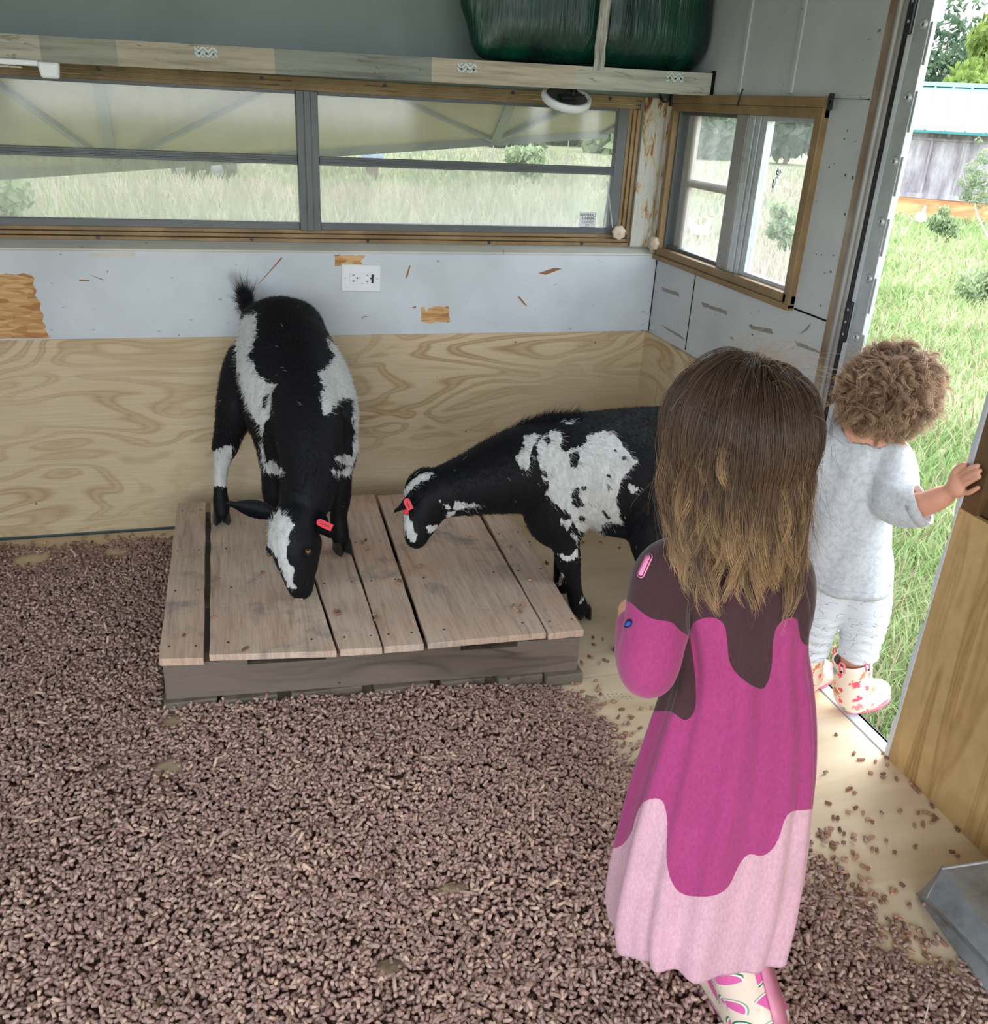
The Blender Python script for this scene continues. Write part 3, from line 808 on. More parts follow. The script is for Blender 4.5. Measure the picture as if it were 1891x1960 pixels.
# white curtain bracket, hooks
c = onplane(95, 130, 1, -0.24)
b = empty('plastic_bracket', c, 'white plastic curtain track bracket under the left end of the shelf front', 'bracket')
m = MB(); m.hexa([(c[0] - 0.02, -0.246, c[2] - 0.022), (c[0] + 0.018, -0.246, c[2] - 0.022), (c[0] + 0.018, -0.228, c[2] - 0.022), (c[0] - 0.02, -0.228, c[2] - 0.022)], [(c[0] - 0.026, -0.246, c[2] + 0.012), (c[0] + 0.022, -0.246, c[2] + 0.012), (c[0] + 0.022, -0.228, c[2] + 0.012), (c[0] - 0.026, -0.228, c[2] + 0.012)])
m.build('body', M_plastic, b, bevel=0.005)
m = MB(); m.box((c[0] - 0.22, -0.240, c[2] + 0.002), (c[0] - 0.024, -0.228, c[2] + 0.014)); m.build('track', M_plastic, b, bevel=0.002)
m = MB(); m.tube([(c[0] - 0.15 + 0.004 * i, -0.238 - 0.002 * (i % 2), c[2] - 0.002) for i in range(24)], 0.002, 5); m.build('glider_cord', plain('cord_white', (206, 200, 190)), b)

# round light fitting with its cover missing
c0 = onplane(1083, 192, 1, -0.16)
lf = empty('ceiling_light', c0, 'round white light fitting without its cover, hanging under the right end of the shelf', 'light')
nrm = Vector((0.02, -0.42, 0.9)).normalized()
m = MB(); prof = [(0.058, 0.016), (0.068, 0.016), (0.069, 0.0), (0.064, -0.006), (0.058, -0.006), (0.058, 0.016)]
m.disc(c0, nrm, 0, 0, 40, prof); m.build('outer_ring', M_plastic, lf, smooth=True)
m = MB(); m.disc(c0, nrm, 0, 0, 40, [(0, 0.002), (0.04, 0.001), (0.058, 0.010), (0.058, 0.002), (0.04, -0.004), (0, -0.003)]); m.build('reflector', plain('dull_grey_metal', (112, 108, 104), 0.35, 0.5, 0.6), lf, smooth=True)
m = MB(); x = nrm.orthogonal().normalized(); y = nrm.cross(x); cc = Vector(c0) + nrm * 0.008
m.bar(cc - Vector((0.02, 0, 0)), cc + Vector((0.022, 0.01, 0)), 0.026, 0.012, nrm); m.build('lamp_holder', M_dark, lf, bevel=0.003)
m = MB(); m.tube([cc + Vector((0.03, 0, 0.004)), cc + Vector((0.034, 0.02, 0.02)), cc + Vector((0.03, 0.03, 0.04))], 0.002, 6); m.tube([cc + Vector((0.03, 0, 0.004)), cc + Vector((0.048, -0.01, 0.008)), cc + Vector((0.03, -0.02, 0.004))], 0.0018, 6); m.build('wire', M_ink, lf)
m = MB(); m.bar(Vector(c0) + Vector((0.03, 0.03, 0.0)), Vector(c0) + Vector((0.03, 0.03, 0.062)), 0.008, 0.008); m.build('mounting_post', M_dark, lf); m = MB(); m.bar(Vector(c0) + Vector((-0.05, 0.03, 0.0)), Vector(c0) + Vector((-0.05, 0.03, 0.06)), 0.006, 0.006); m.build('mounting_post', M_dark, lf)
m = MB(); m.disc(Vector(c0) - nrm * 0.012 + Vector((0.02, -0.03, 0)), -nrm, 0.006, 0.006, 12); m.build('thumb_nut', M_plastic, lf)

# coat hooks by the small window
def hook(px_, py_, flip, label):
    c = onplane(px_, py_, 0, -0.022)
    h = empty('curtain_hook', c, label, 'hook', None)
    m = MB(); m.box((-0.024, c[1] - 0.006, c[2] - 0.022), (-0.018, c[1] + 0.006, c[2] + 0.012)); m.build('back_plate', M_dark, h)
    m = MB()
    for s_ in (1, 0.2):
        m.tube([(-0.024, c[1], c[2] - 0.006 * s_), (-0.036, c[1] + 0.012 * flip, c[2] - 0.012), (-0.044, c[1] + 0.026 * flip, c[2] - 0.004 + 0.01 * s_), (-0.043, c[1] + 0.032 * flip, c[2] + 0.010 * s_)], 0.0022, 6)
    m.build('prong', M_dark, h, smooth=True); return h
hook(1284, 188, 1, 'small dark wire hook at the inner top corner of the small window')
hook(1590, 190, -1, 'small dark wire hooks at the top corner of the small window nearest the doorway')
c = onplane(1417, 186, 0, -0.022)
m = MB(); m.tube([(-0.02, c[1] - 0.004, c[2] + 0.02), (-0.024, c[1], c[2] + 0.0), (-0.022, c[1] + 0.01, c[2] - 0.022)], 0.0022, 6)
tag(m.build('wire_hook', M_dark, smooth=True), 'thin dark wire hanging over the middle of the small window top frame', 'hook')

# wrapped bundle ---------------------------------------------------------------------------
def bundle():
    root = empty('wrapped_bundle', (-0.33, -0.13, 1.36), 'bulky bundle wrapped in shiny dark green plastic strapped onto the overhead shelf', 'bundle')
    F = Field((-0.74, -0.36, 1.34), (0.0, 0.05, 1.95), 0.008)
    for x in np.linspace(-0.565, -0.085, 7): F.cone((x, -0.115, 1.46), 0.095, (x, -0.115, 1.80), 0.105, 0.05)
    F.cone((-0.57, -0.115, 1.44), 0.07, (-0.09, -0.115, 1.455), 0.085, 0.05)
    F.cone((-0.60, -0.12, 1.43), 0.065, (-0.615, -0.10, 1.75), 0.09, 0.03)
    F.cone((-0.635, -0.16, 1.405), 0.038, (-0.66, -0.14, 1.50), 0.040, 0.015); F.cone((-0.66, -0.14, 1.50), 0.036, (-0.62, -0.13, 1.62), 0.05, 0.02)
    V, Q = F.mesh(); V = relax(V, Q, 3); N = vnormals(V, Q)
    fold = np.sin(V[:, 0] * 52 + np.sin(V[:, 2] * 13 + V[:, 0] * 8) * 3.0 + V[:, 1] * 30) * 0.5 * (0.4 + 0.6 * np.sin(V[:, 0] * 11 + 1) ** 2) + np.sin(V[:, 0] * 103 + V[:, 2] * 12) * 0.2
    fade = np.clip((V[:, 2] - 1.36) * 8, 0.2, 1)
    V = V + N * (fold * 0.0022 * fade)[:, None]
    # cinched by the strap
    V[:, 1] += 0.014 * np.exp(-((V[:, 0] + 0.335) / 0.022) ** 2) * (V[:, 1] < -0.1)
    V[:, 2] = np.maximum(V[:, 2], 1.368 + 0.0 * V[:, 2]); V[:, 0] = np.minimum(V[:, 0], -0.006)
    t = NT('shiny_green_plastic', 0.34, 0.5)
    n = t.noise(t.coord(scale=(14, 14, 1.6)), 1.0, 4, 0.6, 0.4)
    n2 = t.noise(t.coord(scale=(60, 60, 3.5)), 1.0, 3, 0.6, 0.6)
    t.color(t.ramp(n, [(0.3, (8, 34, 30)), (0.6, (14, 66, 52)), (0.8, (26, 92, 70))]))
    t.bump(t.math('ADD', t.math('MULTIPLY', n2, 0.7), n), 0.8, 0.008)
    X = V[:, 0]
    raw_mesh('green_wrap', V, Q, t.m, root)
    # strap
    m = MB(); xs = (-0.350, -0.316)
    pts = []
    for zz in np.linspace(1.355, 1.94, 24):
        yy = -0.222 - 0.016 * math.sin(min(1, (zz - 1.355) / 0.5) * math.pi / 2)
        if zz < 1.39: yy = -0.2305 - (zz - 1.355) * 0.1
        pts.append((yy, zz, -0.345 + 0.03 * (zz - 1.355)))
    for (y0, z0, x0), (y1, z1, x1) in zip(pts[:-1], pts[1:]):
        m.hexa([(x0 - 0.015, y0, z0), (x0 + 0.015, y0, z0), (x0 + 0.015, y0 + 0.002, z0), (x0 - 0.015, y0 + 0.002, z0)], [(x1 - 0.015, y1, z1), (x1 + 0.015, y1, z1), (x1 + 0.015, y1 + 0.002, z1), (x1 - 0.015, y1 + 0.002, z1)])
    t = NT('grey_webbing', 0.6, 0.3); n = t.noise(t.coord(scale=(160, 10, 14)), 1, 3, 0.6)
    t.color(t.ramp(n, [(0.35, (120, 118, 112)), (0.55, (176, 174, 166)), (0.75, (208, 204, 196))]))
    m.build('strap', t.m, root)
bundle()
# ================================================================== OUTDOORS
GZ = -0.5
def ground_mat():
    t = NT('meadow_ground', 0.95, 0.05)
    g = t.n('ShaderNodeNewGeometry')
    a = t.noise(g.outputs['Position'], 0.9, 5, 0.65); b = t.noise(g.outputs['Position'], 14, 3, 0.6)
    c = t.ramp(a, [(0.3, (124, 136, 98)), (0.5, (144, 148, 116)), (0.62, (158, 148, 128)), (0.75, (122, 138, 94))])
    t.color(t.mix(1.0, c, t.ramp(b, [(0.3, (0.6, 0.6, 0.55, 1)), (0.7, (1.1, 1.1, 1.0, 1))]), 'MULTIPLY')); return t.m
m = MB(); m.add([(-90, -60, GZ), (120, -60, GZ), (120, 130, GZ), (-90, 130, GZ)], [(0, 1, 2, 3)])
S(m.build('ground', ground_mat()))

def leafy_mat(name, c1, c2, c3, trans=0.35):
    t = NT(name, 0.7, 0.15)
    k = t.attr('tint')
    t.color(t.ramp(k, [(0.0, c1), (0.5, c2), (1.0, c3)]))
    out = t.t.nodes['Material Output']; tl = t.n('ShaderNodeBsdfTranslucent'); mx = t.n('ShaderNodeMixShader')
    t.l(t.ramp(k, [(0.0, c1), (0.5, c2), (1.0, c3)]), tl.inputs[0]); mx.inputs[0].default_value = trans
    t.l(t.b.outputs[0], mx.inputs[1]); t.l(tl.outputs[0], mx.inputs[2]); t.l(mx.outputs[0], out.inputs[0]); return t.m

def blades(name, xy, hgt, wid, tint, mat, lean=0.35, z=GZ, seed=3):
    r = np.random.default_rng(seed); n = len(xy)
    az = r.random(n) * 6.283; la = r.random(n) * 6.283
    base = np.column_stack([xy, np.full(n, z - 0.01)])
    sd = np.column_stack([np.cos(az), np.sin(az), np.zeros(n)]) * (wid / 2)[:, None]
    ln = np.column_stack([np.cos(la), np.sin(la), np.zeros(n)]) * (hgt * lean * (0.3 + r.random(n)))[:, None]
    up = np.array([0, 0, 1.0]) * hgt[:, None]
    V = np.stack([base - sd, base + sd, base + up * 0.55 + ln * 0.35 - sd * 0.8, base + up * 0.55 + ln * 0.35 + sd * 0.8, base + up * 0.95 + ln], 1).reshape(-1, 3)
    o = (np.arange(n) * 5)[:, None]
    F = np.concatenate([o + [0, 1, 3], o + [0, 3, 2], o + [2, 3, 4]])
    return raw_mesh(name, V, F, mat, smooth=False, attrs={'tint': np.repeat(tint, 5)})

def sector(n, a0, a1, r0, r1, seed, pw=1.0):
    r = np.random.default_rng(seed); a = np.radians(a0 + (a1 - a0) * r.random(n)); u = r.random(n)
    d = np.exp(np.log(r0) + (np.log(r1) - np.log(r0)) * u ** pw)
    x = CAM[0] + np.sin(a) * d; y = CAM[1] + np.cos(a) * d
    k = (x > 0.12) | (y > 0.75)
    uu = (x - 13.04) * 0.771 - (y - 14.68) * 0.636; vv = -(x - 13.04) * 0.636 - (y - 14.68) * 0.771
    k &= ~((uu > -1.3) & (vv < 0.1) & (vv > -5.2))
    return np.column_stack([x[k], y[k]]), d[k]
def patchy(xy, f, ph): return 0.5 + 0.5 * np.sin(xy[:, 0] * f + ph + 1.7 * np.sin(xy[:, 1] * f * 0.7)) * np.cos(xy[:, 1] * f * 1.3 + 0.6 * np.sin(xy[:, 0] * f * 1.9))
M_grass = leafy_mat('grass_blades', (106, 138, 74), (160, 174, 122), (218, 206, 180), 0.3)
M_mead = leafy_mat('meadow_stems', (112, 134, 98), (158, 158, 134), (186, 164, 158), 0.3)
xy, d = sector(75000, 36, 68, 1.75, 22, 11, 1.0); r = np.random.default_rng(5)
tint = np.clip(0.33 * patchy(xy, 2.1, 1) + 0.5 * r.random(len(xy)) ** 1.5 + 0.05, 0, 1)
tag(blades('grass', xy, (0.05 + 0.10 * r.random(len(xy))) * (0.8 + 0.03 * d), 0.004 + 0.0016 * d, tint, M_grass, 0.8), 'short green and straw coloured lawn grass outside the doorway', 'grass', kind='stuff')
xy, d = sector(60000, -42, 36, 4.2, 38, 12, 0.9); r = np.random.default_rng(6)
tint = np.clip(0.45 * patchy(xy, 0.35, 2) + 0.55 * r.random(len(xy)), 0, 1)
hen_ = onplane(1337, 462, 2, GZ); nearh = np.hypot(xy[:, 0] - hen_[0] + 0.6, xy[:, 1] - hen_[1] + 1.2); crop_ = np.clip(nearh / 2.2, 0.16, 1)
tag(blades('meadow_grass', xy, crop_ * (0.22 + 0.4 * r.random(len(xy))) * np.clip(d / 8, 0.5, 1.0) * np.clip((26 - d) / 12, 0.45, 1), 0.006 + 0.0022 * d, tint, M_mead, 0.35), 'tall seeding meadow grass beyond the windows', 'grass', kind='stuff')
# seed heads and dry stalks in the lawn
xy, d = sector(2600, 36.5, 68, 1.9, 16, 13); r = np.random.default_rng(8)
M_stalk = leafy_mat('dry_stalks', (130, 108, 92), (158, 136, 118), (190, 176, 150), 0.2)
tag(blades('dry_stalks', xy, 0.12 + 0.2 * r.random(len(xy)), 0.003 + 0.0009 * d, r.random(len(xy)), M_stalk, 0.4), 'thin dry brown weed stalks in the lawn', 'weeds', kind='stuff')

# foliage masses ---------------------------------------------------------------------------
def crown_mesh(name, blobs, n, size, mat, parent, seed, droop=0.0, narrow=0.5):
    r = np.random.default_rng(seed); vol = np.array([b[3] ** 2 for b in blobs]); ids = r.choice(len(blobs), n, p=vol / vol.sum())
    B = np.array(blobs)[ids]
    dvec = r.normal(size=(n, 3)); dvec /= np.linalg.norm(dvec, axis=1, keepdims=True)
    rad = B[:, 3] * (0.55 + 0.5 * r.random(n)) * (1 + 0.12 * np.sin(dvec[:, 0] * 9 + ids) * np.cos(dvec[:, 2] * 8))
    c = B[:, :3] + dvec * rad[:, None] * np.array([1, 1, 0.85])
    a = r.normal(size=(n, 3)) + [0, 0, -droop * 2]; a /= np.linalg.norm(a, axis=1, keepdims=True)
    b = np.cross(a, r.normal(size=(n, 3))); b /= np.linalg.norm(b, axis=1, keepdims=True)
    s = size * (0.6 + 0.8 * r.random(n))[:, None]
    V = np.stack([c - a * s, c + b * s * narrow, c + a * s, c - b * s * narrow], 1).reshape(-1, 3)
    F = np.arange(4 * n).reshape(-1, 4)
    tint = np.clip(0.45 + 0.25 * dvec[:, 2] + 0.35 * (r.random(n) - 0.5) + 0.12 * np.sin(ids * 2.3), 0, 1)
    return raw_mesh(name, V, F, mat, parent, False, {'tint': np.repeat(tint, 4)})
M_bark = plain('grey_brown_bark', (112, 98, 84), 0.9)
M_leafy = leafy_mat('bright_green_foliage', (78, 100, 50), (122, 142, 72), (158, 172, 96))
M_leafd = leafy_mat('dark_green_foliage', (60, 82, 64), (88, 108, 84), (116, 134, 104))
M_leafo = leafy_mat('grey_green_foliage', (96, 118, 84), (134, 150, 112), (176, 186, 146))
def tree(name, base, hgt, spread, mat, label, seed, n=2600, leaf=0.16, group=None, trunk=True, droop=0.2, kind='round', zlo=0.28):
    bx, by = base; r = random.Random(seed)
    root = empty(name, (bx, by, GZ), label, 'tree' if 'tree' in name else 'shrub', group)
    blobs = []
    for i in range((9 if zlo > 0.2 else 15) if kind == 'round' else 7):
        if kind == 'cone':
            t_ = i / 6; blobs.append((bx + r.uniform(-.1, .1), by, GZ + hgt * (0.2 + 0.74 * t_), spread * (1.0 - 0.8 * t_)))
        else:
            a = r.uniform(0, 6.28); q = r.uniform(0.1, 0.6) * spread; zz = r.uniform(zlo, 0.82)
            blobs.append((bx + math.cos(a) * q, by + math.sin(a) * q, GZ + hgt * zz, spread * r.uniform(0.38, 0.6) * (1.15 - 0.5 * zz)))
    crown_mesh('crown', blobs, n, leaf, mat, root, seed, droop)
    if trunk:
        m = MB(); m.tube([(bx, by, GZ), (bx + 0.05, by, GZ + hgt * 0.4), (bx, by, GZ + hgt * 0.8)], [spread * 0.06, spread * 0.045, spread * 0.015], 7); m.build('trunk', M_bark, root, smooth=True)
    return root
def at_az(px_, dist):
    d_ = ray(px_, 240); h_ = d_[:2] / np.linalg.norm(d_[:2]); return CAM[0] + h_[0] * dist, CAM[1] + h_[1] * dist
tree('broadleaf_tree', at_az(1925, 34), 5.9, 2.6, M_leafy, 'bright yellow-green leafy tree towering behind the shed roof', 21, 9000, 0.15, droop=0.9)
tree('broadleaf_tree', at_az(1858, 29.5), 3.6, 0.8, M_leafy, 'low bright yellow-green tree just above the left part of the shed roof', 22, 4200, 0.12, droop=0.8)
tree('conifer_tree', at_az(1778, 39), 6.0, 1.8, M_leafd, 'dark bluish-green tree left of the bright trees behind the shed', 23, 4200, 0.13, kind='cone')
tree('conifer_tree', at_az(1822, 54), 7.6, 1.7, M_leafd, 'dark pointed tree furthest behind, in the gap between the trees over the shed', 24, 2200, 0.16, kind='cone')
rt_ = random.Random(9)
for i, px_ in enumerate((-60, 90, 240, 390, 540, 690, 840, 985, 1095, 1175, 1260, 1340, 1430, 1515)):
    tree('treeline_tree', at_az(px_, 43 if i % 2 else 49), rt_.uniform(5.5, 7.5), rt_.uniform(1.5, 1.8), M_leafd if i % 3 else M_leafo,
         'far green tree in the tree line beyond the meadow', 40 + i, 2600, 0.30, 'far tree line beyond the meadow', zlo=0.06)
tree('round_bush', at_az(1846, 17.8), 0.6, 0.3, M_leafo, 'small grey-green bush in front of the plywood base of the shed', 31, 1500, 0.035, trunk=False, droop=-1)
tree('round_bush', at_az(1990, 11.5), 0.5, 0.40, M_leafo, 'loose weedy bush at the right edge of the doorway view', 32, 1500, 0.03, trunk=False, droop=-1)
tree('round_bush', at_az(1528, 12.5), 0.95, 0.24, M_leafo, 'green leafy shrub seen through the clear pane of the small window', 33, 900, 0.05, trunk=False, droop=-0.5)
tree('round_bush', at_az(-20, 10.0), 1.0, 0.5, M_leafo, 'green shrub at the far left edge of the long window view', 34, 900, 0.05, trunk=False)
tree('round_bush', at_az(1010, 24), 0.9, 0.6, M_leafo, 'bright green shrub in the meadow seen below the awning, right part', 35, 900, 0.09, trunk=False)
# sapling with a pale stem
sb = onplane(1915, 500, 2, GZ); sroot = empty('young_tree', sb, 'slender young tree with pale bent stem in front of the shed', 'tree')
def Pd(x, y, dist): q = ray(x, y); return CAM + q * (dist / np.linalg.norm(q[:2]))
ds = float(np.linalg.norm(sb[:2] - CAM[:2]))
m = MB(); m.tube([sb, Pd(1888, 448, ds), Pd(1872, 415, ds), Pd(1866, 395, ds), Pd(1869, 350, ds), Pd(1880, 290, ds)], [0.016, 0.014, 0.012, 0.01, 0.007, 0.003], 7)
m.tube([Pd(1867, 395, ds), Pd(1850, 360, ds), Pd(1842, 330, ds)], [0.007, 0.005, 0.002], 5); m.tube([Pd(1867, 385, ds), Pd(1888, 350, ds), Pd(1893, 310, ds)], [0.007, 0.005, 0.002], 5)
m.build('stem', plain('pale_bark', (206, 200, 188), 0.8), sroot, smooth=True)
bl = [(*Pd(x, y, ds), s_) for x, y, s_ in ((1868, 372, 0.17), (1852, 348, 0.15), (1880, 345, 0.18), (1864, 322, 0.13), (1886, 300, 0.13), (1848, 374, 0.10), (1884, 385, 0.14), (1872, 270, 0.06))]
crown_mesh('foliage', bl, 1300, 0.026, M_leafo, sroot, 77, 0.0, 0.35)

# shed ----------------------------------------------------------------------------------------
E1 = Vector((0.771, -0.636, 0)); NN = Vector((-0.636, -0.771, 0)); S0 = Vector((13.04, 14.68, 0))
shed = empty('shed', (S0.x, S0.y, GZ), 'weathered grey board shed with pale aqua metal roof beyond the doorway', 'shed')
def sp(u, v, z): return S0 + E1 * u + NN * v + Vector((0, 0, z))
def sbox(mb, u0, u1, v0, v1, z0, z1):
    mb.hexa([sp(u0, v0, z0), sp(u1, v0, z0), sp(u1, v1, z0), sp(u0, v1, z0)], [sp(u0, v0, z1), sp(u1, v0, z1), sp(u1, v1, z1), sp(u0, v1, z1)])
def gb_mat():
    t = NT('weathered_grey_boards', 0.85, 0.1)
    n = t.noise(t.coord(scale=(2, 2, 0.5)), 2.5, 4, 0.65)
    t.color(t.ramp(n, [(0.3, (112, 104, 108)), (0.5, (146, 140, 144)), (0.7, (176, 172, 174))])); return t.m
M_gb = gb_mat()
m = MB(); sbox(m, -1.1, 7, -4.6, 0, -0.12, 1.16); m.build('board_wall', M_gb, shed)
m = MB(); sbox(m, -1.1, 7, -4.55, 0.02, GZ, -0.12); m.build('plywood_base', plywood('shed_plywood', (214, 166, 118), (196, 140, 96), (170, 112, 76), (0.8, 0.8, 3), 2.5, 0.1, spots=False), shed)
m = MB(); sbox(m, -1.1, 7, 0.0, 0.06, -0.14, -0.04); m.build('sill_board', M_gb, shed)
for u in np.arange(-0.6, 7, 0.62):
    m = MB(); sbox(m, u - 0.025, u + 0.025, 0.0, 0.03, -0.04, 1.02); m.build('batten', M_gb, shed)
m = MB(); sbox(m, -1.1, 7, 0.0, 0.03, 1.00, 1.05); m.build('fascia_board', M_gb, shed)
for u in np.arange(-0.9, 7, 1.2):
    m = MB(); m.hexa([sp(u - .03, 0, 1.02), sp(u + .03, 0, 1.02), sp(u + .03, 0.26, 1.10), sp(u - .03, 0.26, 1.10)], [sp(u - .03, 0, 1.18), sp(u + .03, 0, 1.18), sp(u + .03, 0.28, 1.19), sp(u - .03, 0.28, 1.19)]); m.build('rafter_tail', M_gb, shed)
us = []; zoff = []
u = -1.35
while u < 7.3:
    for du, dz in ((0, 0), (0.02, 0.03), (0.05, 0.03), (0.07, 0)): us.append(u + du); zoff.append(dz)
    u += 0.38
V = []; F = []
for v, z in ((0.36, 1.19), (-2.3, 2.12), (-4.9, 1.19)):
    for a, b in zip(us, zoff): V.append(sp(a, v, z + b))
n_ = len(us)
for j in range(2):
    for i in range(n_ - 1): F.append((j * n_ + i, j * n_ + i + 1, (j + 1) * n_ + i + 1, (j + 1) * n_ + i))
m = MB(); m.add(V, F); ro = m.build('metal_roof', plain('pale_aqua_metal_roof', (118, 166, 162), 0.45, 0.4, 0, 0.04), shed)
sol = ro.modifiers.new('s', 'SOLIDIFY'); sol.thickness = 0.02
m = MB(); m.hexa([sp(-1.35, -2.45, 2.10), sp(7.3, -2.45, 2.10), sp(7.3, -2.15, 2.10), sp(-1.35, -2.15, 2.10)], [sp(-1.35, -2.4, 2.19), sp(7.3, -2.4, 2.19), sp(7.3, -2.2, 2.19), sp(-1.35, -2.2, 2.19)]); m.build('ridge_cap', MATS['pale_aqua_metal_roof'], shed)
m = MB(); sbox(m, -1.35, 7.3, 0.345, 0.365, 1.145, 1.195); m.build('drip_edge', plain('teal_drip_edge', (62, 120, 122), 0.5), shed)

# hens ----------------------------------------------------------------------------------------
M_hen = plain('white_feathers', (240, 238, 232), 0.8, 0.1, 0, 0.03); M_comb = plain('red_comb', (178, 54, 44), 0.6); M_yel = plain('yellow_leg', (196, 160, 80), 0.6)
def hen(base, head_dir, label, peck=False, s=1.0):
    r0 = empty('white_hen', base, label, 'hen'); b = Vector(base); h = Vector(head_dir).normalized(); sd = h.cross(Vector((0, 0, 1)))
    def q(f, z, w_=0): return b + h * f * s + Vector((0, 0, z * s)) + sd * w_ * s
    lo = np.array(b) - 0.3 * s; hi = np.array(b) + 0.3 * s; lo[2] = b.z; hi[2] = b.z + 0.5 * s
    F = Field(lo, hi, 0.009 * s)
    F.cone(q(-0.05, 0.17), 0.085 * s, q(0.07, 0.17), 0.075 * s, 0.03); F.cone(q(-0.10, 0.20), 0.05 * s, q(-0.19, 0.34), 0.035 * s, 0.03, (sd, 0.5)); F.cone(q(-0.14, 0.22), 0.04 * s, q(-0.22, 0.27), 0.02 * s, 0.03, (sd, 0.5))
    hd = q(0.20, 0.10) if peck else q(0.15, 0.36)
    F.cone(q(0.10, 0.20), 0.05 * s, hd, 0.028 * s, 0.03); F.ball(hd, 0.03 * s, 0.01)
    V, Q = F.mesh(); raw_mesh('body', V, Q, M_hen, r0)
    tip = (h * 0.055 + Vector((0, 0, -0.03 if peck else 0))) * s
    m = MB(); m.tube([hd, hd + tip], [0.01 * s, 0.002], 6); m.build('beak', M_yel, r0)
    m = MB(); m.hexa([hd + h * .03 * s + Vector((0, 0, .02 * s)) + sd * .004, hd - h * .02 * s + Vector((0, 0, .02 * s)) + sd * .004, hd - h * .02 * s + Vector((0, 0, .02 * s)) - sd * .004, hd + h * .03 * s + Vector((0, 0, .02 * s)) - sd * .004],
                     [hd + h * .03 * s + Vector((0, 0, .05 * s)) + sd * .003, hd - h * .02 * s + Vector((0, 0, .045 * s)) + sd * .003, hd - h * .02 * s + Vector((0, 0, .045 * s)) - sd * .003, hd + h * .03 * s + Vector((0, 0, .05 * s)) - sd * .003]); m.build('comb', M_comb, r0)
    for w_ in (-0.035, 0.035):
        m = MB(); m.tube([q(0.0, 0.11, w_), q(0.01, 0.0, w_)], 0.007 * s, 6); m.tube([q(0.0, 0.004, w_), q(0.05, 0.004, w_)], 0.005 * s, 5); m.build('leg', M_yel, r0)
g1 = onplane(1757, 436, 2, GZ); hen(g1, (0.5, 0.9, 0), 'white hen with raised tail pecking the grass in front of the shed', True, 1.15)
g2 = onplane(1337, 462, 2, GZ); hen(g2, (0.9, -0.25, 0), 'white hen standing in the meadow, seen through the small window', False, 0.92)

# riding mower, box, fence -----------------------------------------------------------------
M_blk = plain('faded_black_paint', (52, 52, 54), 0.6); M_hub = plain('pale_grey_hub', (112, 116, 118), 0.5)
g = onplane(382, 346, 2, GZ); mw = empty('riding_mower', g, 'old dark riding lawn mower with grey wheel hubs in the meadow', 'mower')
tr = Vector(RT[:]); tr.z = 0; tr.normalize(); fw_ = Vector((-tr.y, tr.x, 0))
def qq(u, v, z): return Vector(g) + tr * u + fw_ * v + Vector((0, 0, z))
def obx(mb, u0, u1, v0, v1, z0, z1): mb.hexa([qq(u0, v0, z0), qq(u1, v0, z0), qq(u1, v1, z0), qq(u0, v1, z0)], [qq(u0, v0, z1), qq(u1, v0, z1), qq(u1, v1, z1), qq(u0, v1, z1)])
m = MB(); obx(m, -0.6, 0.0, 0.15, 0.6, 0.22, 0.55); m.build('hood', M_blk, mw, bevel=0.06)
m = MB(); obx(m, -0.1, 0.62, 0.1, 0.65, 0.2, 0.36); m.build('deck', M_blk, mw, bevel=0.03)
m = MB(); obx(m, 0.12, 0.42, 0.2, 0.55, 0.36, 0.45); obx(m, 0.38, 0.46, 0.2, 0.55, 0.42, 0.7); m.build('seat', M_blk, mw, bevel=0.03)
m = MB(); m.tube([qq(-0.02, 0.37, 0.5), qq(0.1, 0.37, 0.72)], 0.015, 6); m.build('steering_column', M_blk, mw)
for u, v, r_ in ((-0.38, 0.1, 0.2), (0.38, 0.05, 0.24), (-0.38, 0.6, 0.2), (0.38, 0.62, 0.24)):
    m = MB(); m.disc(qq(u, v, r_), -fw_, 0, 0, 22, [(0, 0.05), (r_ * .6, 0.05), (r_ * .7, 0.08), (r_ * .95, 0.08), (r_, 0.05), (r_, -0.06), (0, -0.06)]); k = m.build('wheel', M_blk, mw, smooth=True)
    m = MB(); m.disc(qq(u, v, r_) - fw_ * 0.05, -fw_, r_ * 0.55, 0.03, 18); m.build('hub', M_hub, k, smooth=True)
g = onplane(712, 346, 2, GZ); bxr = empty('utility_box', g, 'grey-blue box on a dark stand in the meadow, under the awning edge', 'box')
m = MB(); obx(m, -0.22, 0.24, 0, 0.3, 0.42, 0.62); m.build('box_body', plain('blue_grey_box', (120, 134, 148), 0.6), bxr, bevel=0.02)
m = MB(); obx(m, -0.14, 0.12, 0.05, 0.25, 0.0, 0.42); m.build('stand', plain('brown_stand', (96, 84, 80), 0.8), bxr)
for px_, y0 in ((497, 322), (861, 366), (921, 372), (940, 366), (1080, 372)):
    g = onplane(px_, y0, 2, GZ); m = MB(); m.tube([g, (g[0], g[1], GZ + 0.6), (g[0] + 0.01, g[1], GZ + 1.15)], 0.011, 6)
    tag(m.build('fence_post', plain('steel_post', (128, 128, 122), 0.6)), 'thin grey steel fence post in the meadow behind the long window', 'fence post', 'thin fence posts in the meadow')

